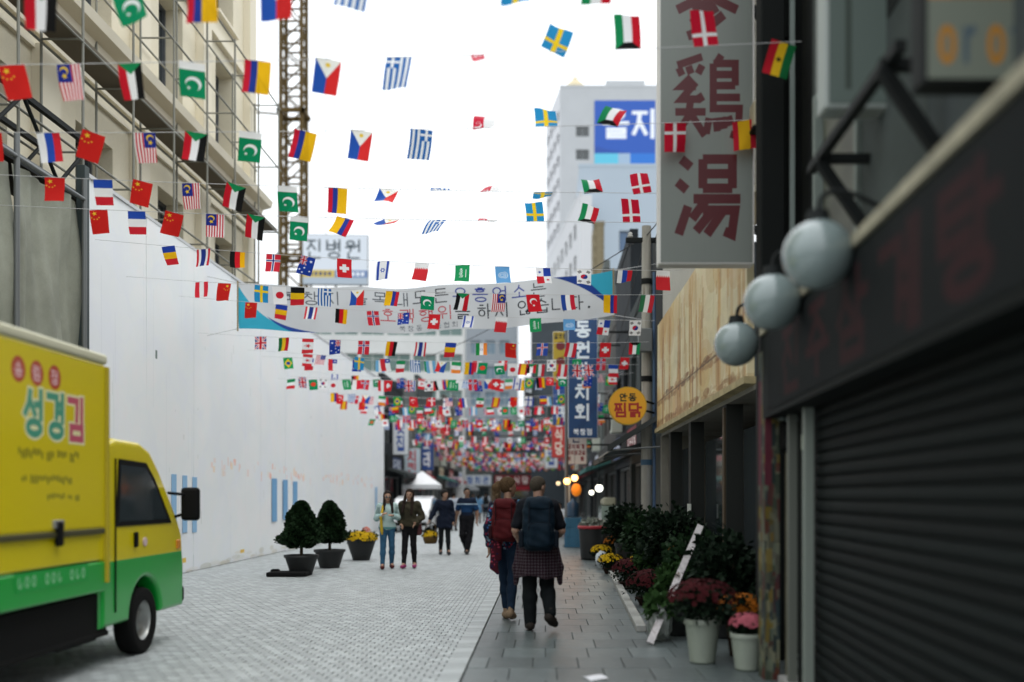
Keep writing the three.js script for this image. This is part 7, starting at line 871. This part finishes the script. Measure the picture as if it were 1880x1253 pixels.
  person('man in a dark blue polo shirt with a pale chest stripe walking towards us', at(857, 1018, 26.8).x, 26.8, -0.1, { h: 1.76, wide: 1.08, skin: [0.25, 0.14, 0.09], headTurn: 0.5, pose: { kneeL: [0.09, 0.5, 0.05], ankL: [0.03, 0.085, 0.12], toeL: [0.04, 0.035, 0.28], kneeR: [-0.11, 0.5, 0.06], ankR: [-0.03, 0.12, -0.16], toeR: [-0.04, 0.04, -0.02], elL: [0.27, 1.13, -0.04], wrL: [0.28, 0.88, 0.03], elR: [-0.27, 1.13, -0.04], wrR: [-0.28, 0.88, 0.03] }, top: { mat: M(null, 0.85, { map: clothTex((c, w, h) => { c.fillStyle = '#141e30'; c.fillRect(0, 0, w, h); c.fillStyle = '#1b3a5e'; c.fillRect(0, 88, w, 26); c.fillStyle = '#a9bccb'; c.fillRect(0, 84, w, 4); }, 2, 1.0, 128) }), hem: 0.95, sleeve: 0.75, grow: 0.022 }, bottom: { mat: M([0.008, 0.008, 0.01], 0.85), grow: 0.024, end: 0.05, flare: 0.01 }, shoe: M([0.008, 0.008, 0.008], 0.5), hairStyle: { thick: 0.006, nape: 0.05 } });
}
{ // far figures
  const far = { cell: 0.024, hcell: 0.016, fcell: 0.009 };
  person('distant man in a white shirt with a dark backpack walking away', at(892, 958, 59).x, 59, Math.PI, { ...far, h: 1.74, pose: { ankL: [0.09, 0.1, -0.14], toeL: [0.1, 0.04, 0.02], ankR: [-0.09, 0.085, 0.12], toeR: [-0.1, 0.035, 0.27] }, top: { mat: M([0.35, 0.38, 0.42], 0.9), sleeve: 0.8, grow: 0.02 }, bottom: { mat: M([0.015, 0.025, 0.04], 0.9), grow: 0.012 }, shoe: mats.black, hairStyle: { thick: 0.016, nape: 0.06 } });
  backpack('small black backpack on the distant man', at(892, 958, 59).x, 59 - 0.24, 0, 1.26, 0.9, [0.01, 0.012, 0.014], [0.008, 0.008, 0.01]);
  person('distant woman in a light blue dress beside the man with the backpack', at(878, 960, 56).x, 56, Math.PI, { ...far, h: 1.62, top: { mat: M([0.12, 0.26, 0.42], 0.9), hem: 0.62, sleeve: 0.8, grow: 0.03 }, bottom: { mat: M([0.1, 0.07, 0.06], 0.9), grow: 0.005 }, shoe: mats.black, hairStyle: { thick: 0.018, nape: 0.1, strands: [[[0, 0, -0.09], [0, -0.22, -0.1], 0.06, 0.05]] } });
  person('distant person in a pale shirt walking behind the person in the dark coat', at(833, 975, 44).x, 44, Math.PI - 0.2, { ...far, h: 1.68, top: { mat: M([0.42, 0.46, 0.52], 0.9), sleeve: 0.8, grow: 0.025 }, bottom: { mat: M([0.02, 0.022, 0.03], 0.9), grow: 0.014 }, shoe: mats.black, hairStyle: { thick: 0.016, nape: 0.07 } });
  person('distant person in dark clothes under the grey umbrella', at(868, 955, 64).x, 64, 0.1, { ...far, h: 1.66, pose: { elR: [-0.24, 1.15, 0.05], wrR: [-0.1, 1.28, 0.2] }, top: { mat: M([0.03, 0.035, 0.04], 0.9), sleeve: 1, grow: 0.025 }, bottom: { mat: M([0.015, 0.016, 0.02], 0.9), grow: 0.014 }, shoe: mats.black, hairStyle: { thick: 0.016, nape: 0.07 } });
  { const p = at(868, 955, 64), g = thing('umbrella', 'grey umbrella held up far down the street', 'umbrella', [p.x - 0.08, 0, p.z + 0.24]); part(g, 'canopy', lathe([[0.001, 2.2], [0.2, 2.17], [0.42, 2.05], [0.56, 1.88], [0.555, 1.87], [0.41, 2.03], [0.001, 2.18]], 16), M([0.12, 0.13, 0.14], 0.7, { side: THREE.DoubleSide })); part(g, 'shaft', cyl(0.01, 0.01, 1.1, 8, 0, 1.7, 0), mats.black); }
  // seated person by the crates
  const p = at(1030, 985, 38); person('person in a white shirt sitting on a stool by the blue crates', p.x, 38, -0.6, { ...far, h: 1.68, y: 0, pose: { pelvis: [0, 0.55, 0], waist: [0, 0.7, 0.02], chest: [0, 0.89, 0.06], neck: [0, 1.05, 0.09], head: [0, 1.21, 0.13], hipL: [0.085, 0.52, 0.02], kneeL: [0.12, 0.5, 0.42], ankL: [0.12, 0.085, 0.42], toeL: [0.13, 0.035, 0.57], hipR: [-0.085, 0.52, 0.02], kneeR: [-0.12, 0.5, 0.42], ankR: [-0.12, 0.085, 0.42], toeR: [-0.13, 0.035, 0.57], shL: [0.175, 1.0, 0.07], elL: [0.23, 0.75, 0.14], wrL: [0.13, 0.66, 0.34], shR: [-0.175, 1.0, 0.07], elR: [-0.23, 0.75, 0.14], wrR: [-0.13, 0.66, 0.34] }, top: { mat: M([0.55, 0.56, 0.58], 0.9), hem: 0.5, sleeve: 0.8, grow: 0.02 }, bottom: { mat: M([0.02, 0.02, 0.022], 0.9), grow: 0.012 }, shoe: mats.black, hairStyle: { thick: 0.016, nape: 0.06 } });
  const s = thing('stool', 'low red plastic stool under the sitting person', 'stool', [p.x, 0, -38]); part(s, 'seat', cyl(0.17, 0.16, 0.04, 18, 0, 0.4, 0), M([0.25, 0.03, 0.03], 0.5)); for (let i = 0; i < 4; i++) { const a = i * 1.571 + 0.8; part(s, 'leg', bar(V(Math.cos(a) * 0.17, 0, Math.sin(a) * 0.17), V(Math.cos(a) * 0.12, 0.39, Math.sin(a) * 0.12), 0.016), M([0.25, 0.03, 0.03], 0.5)); }
}
scene.traverse((o) => { if (o.isMesh) { o.castShadow = true; o.receiveShadow = true; } });
renderer.render(scene, camera);
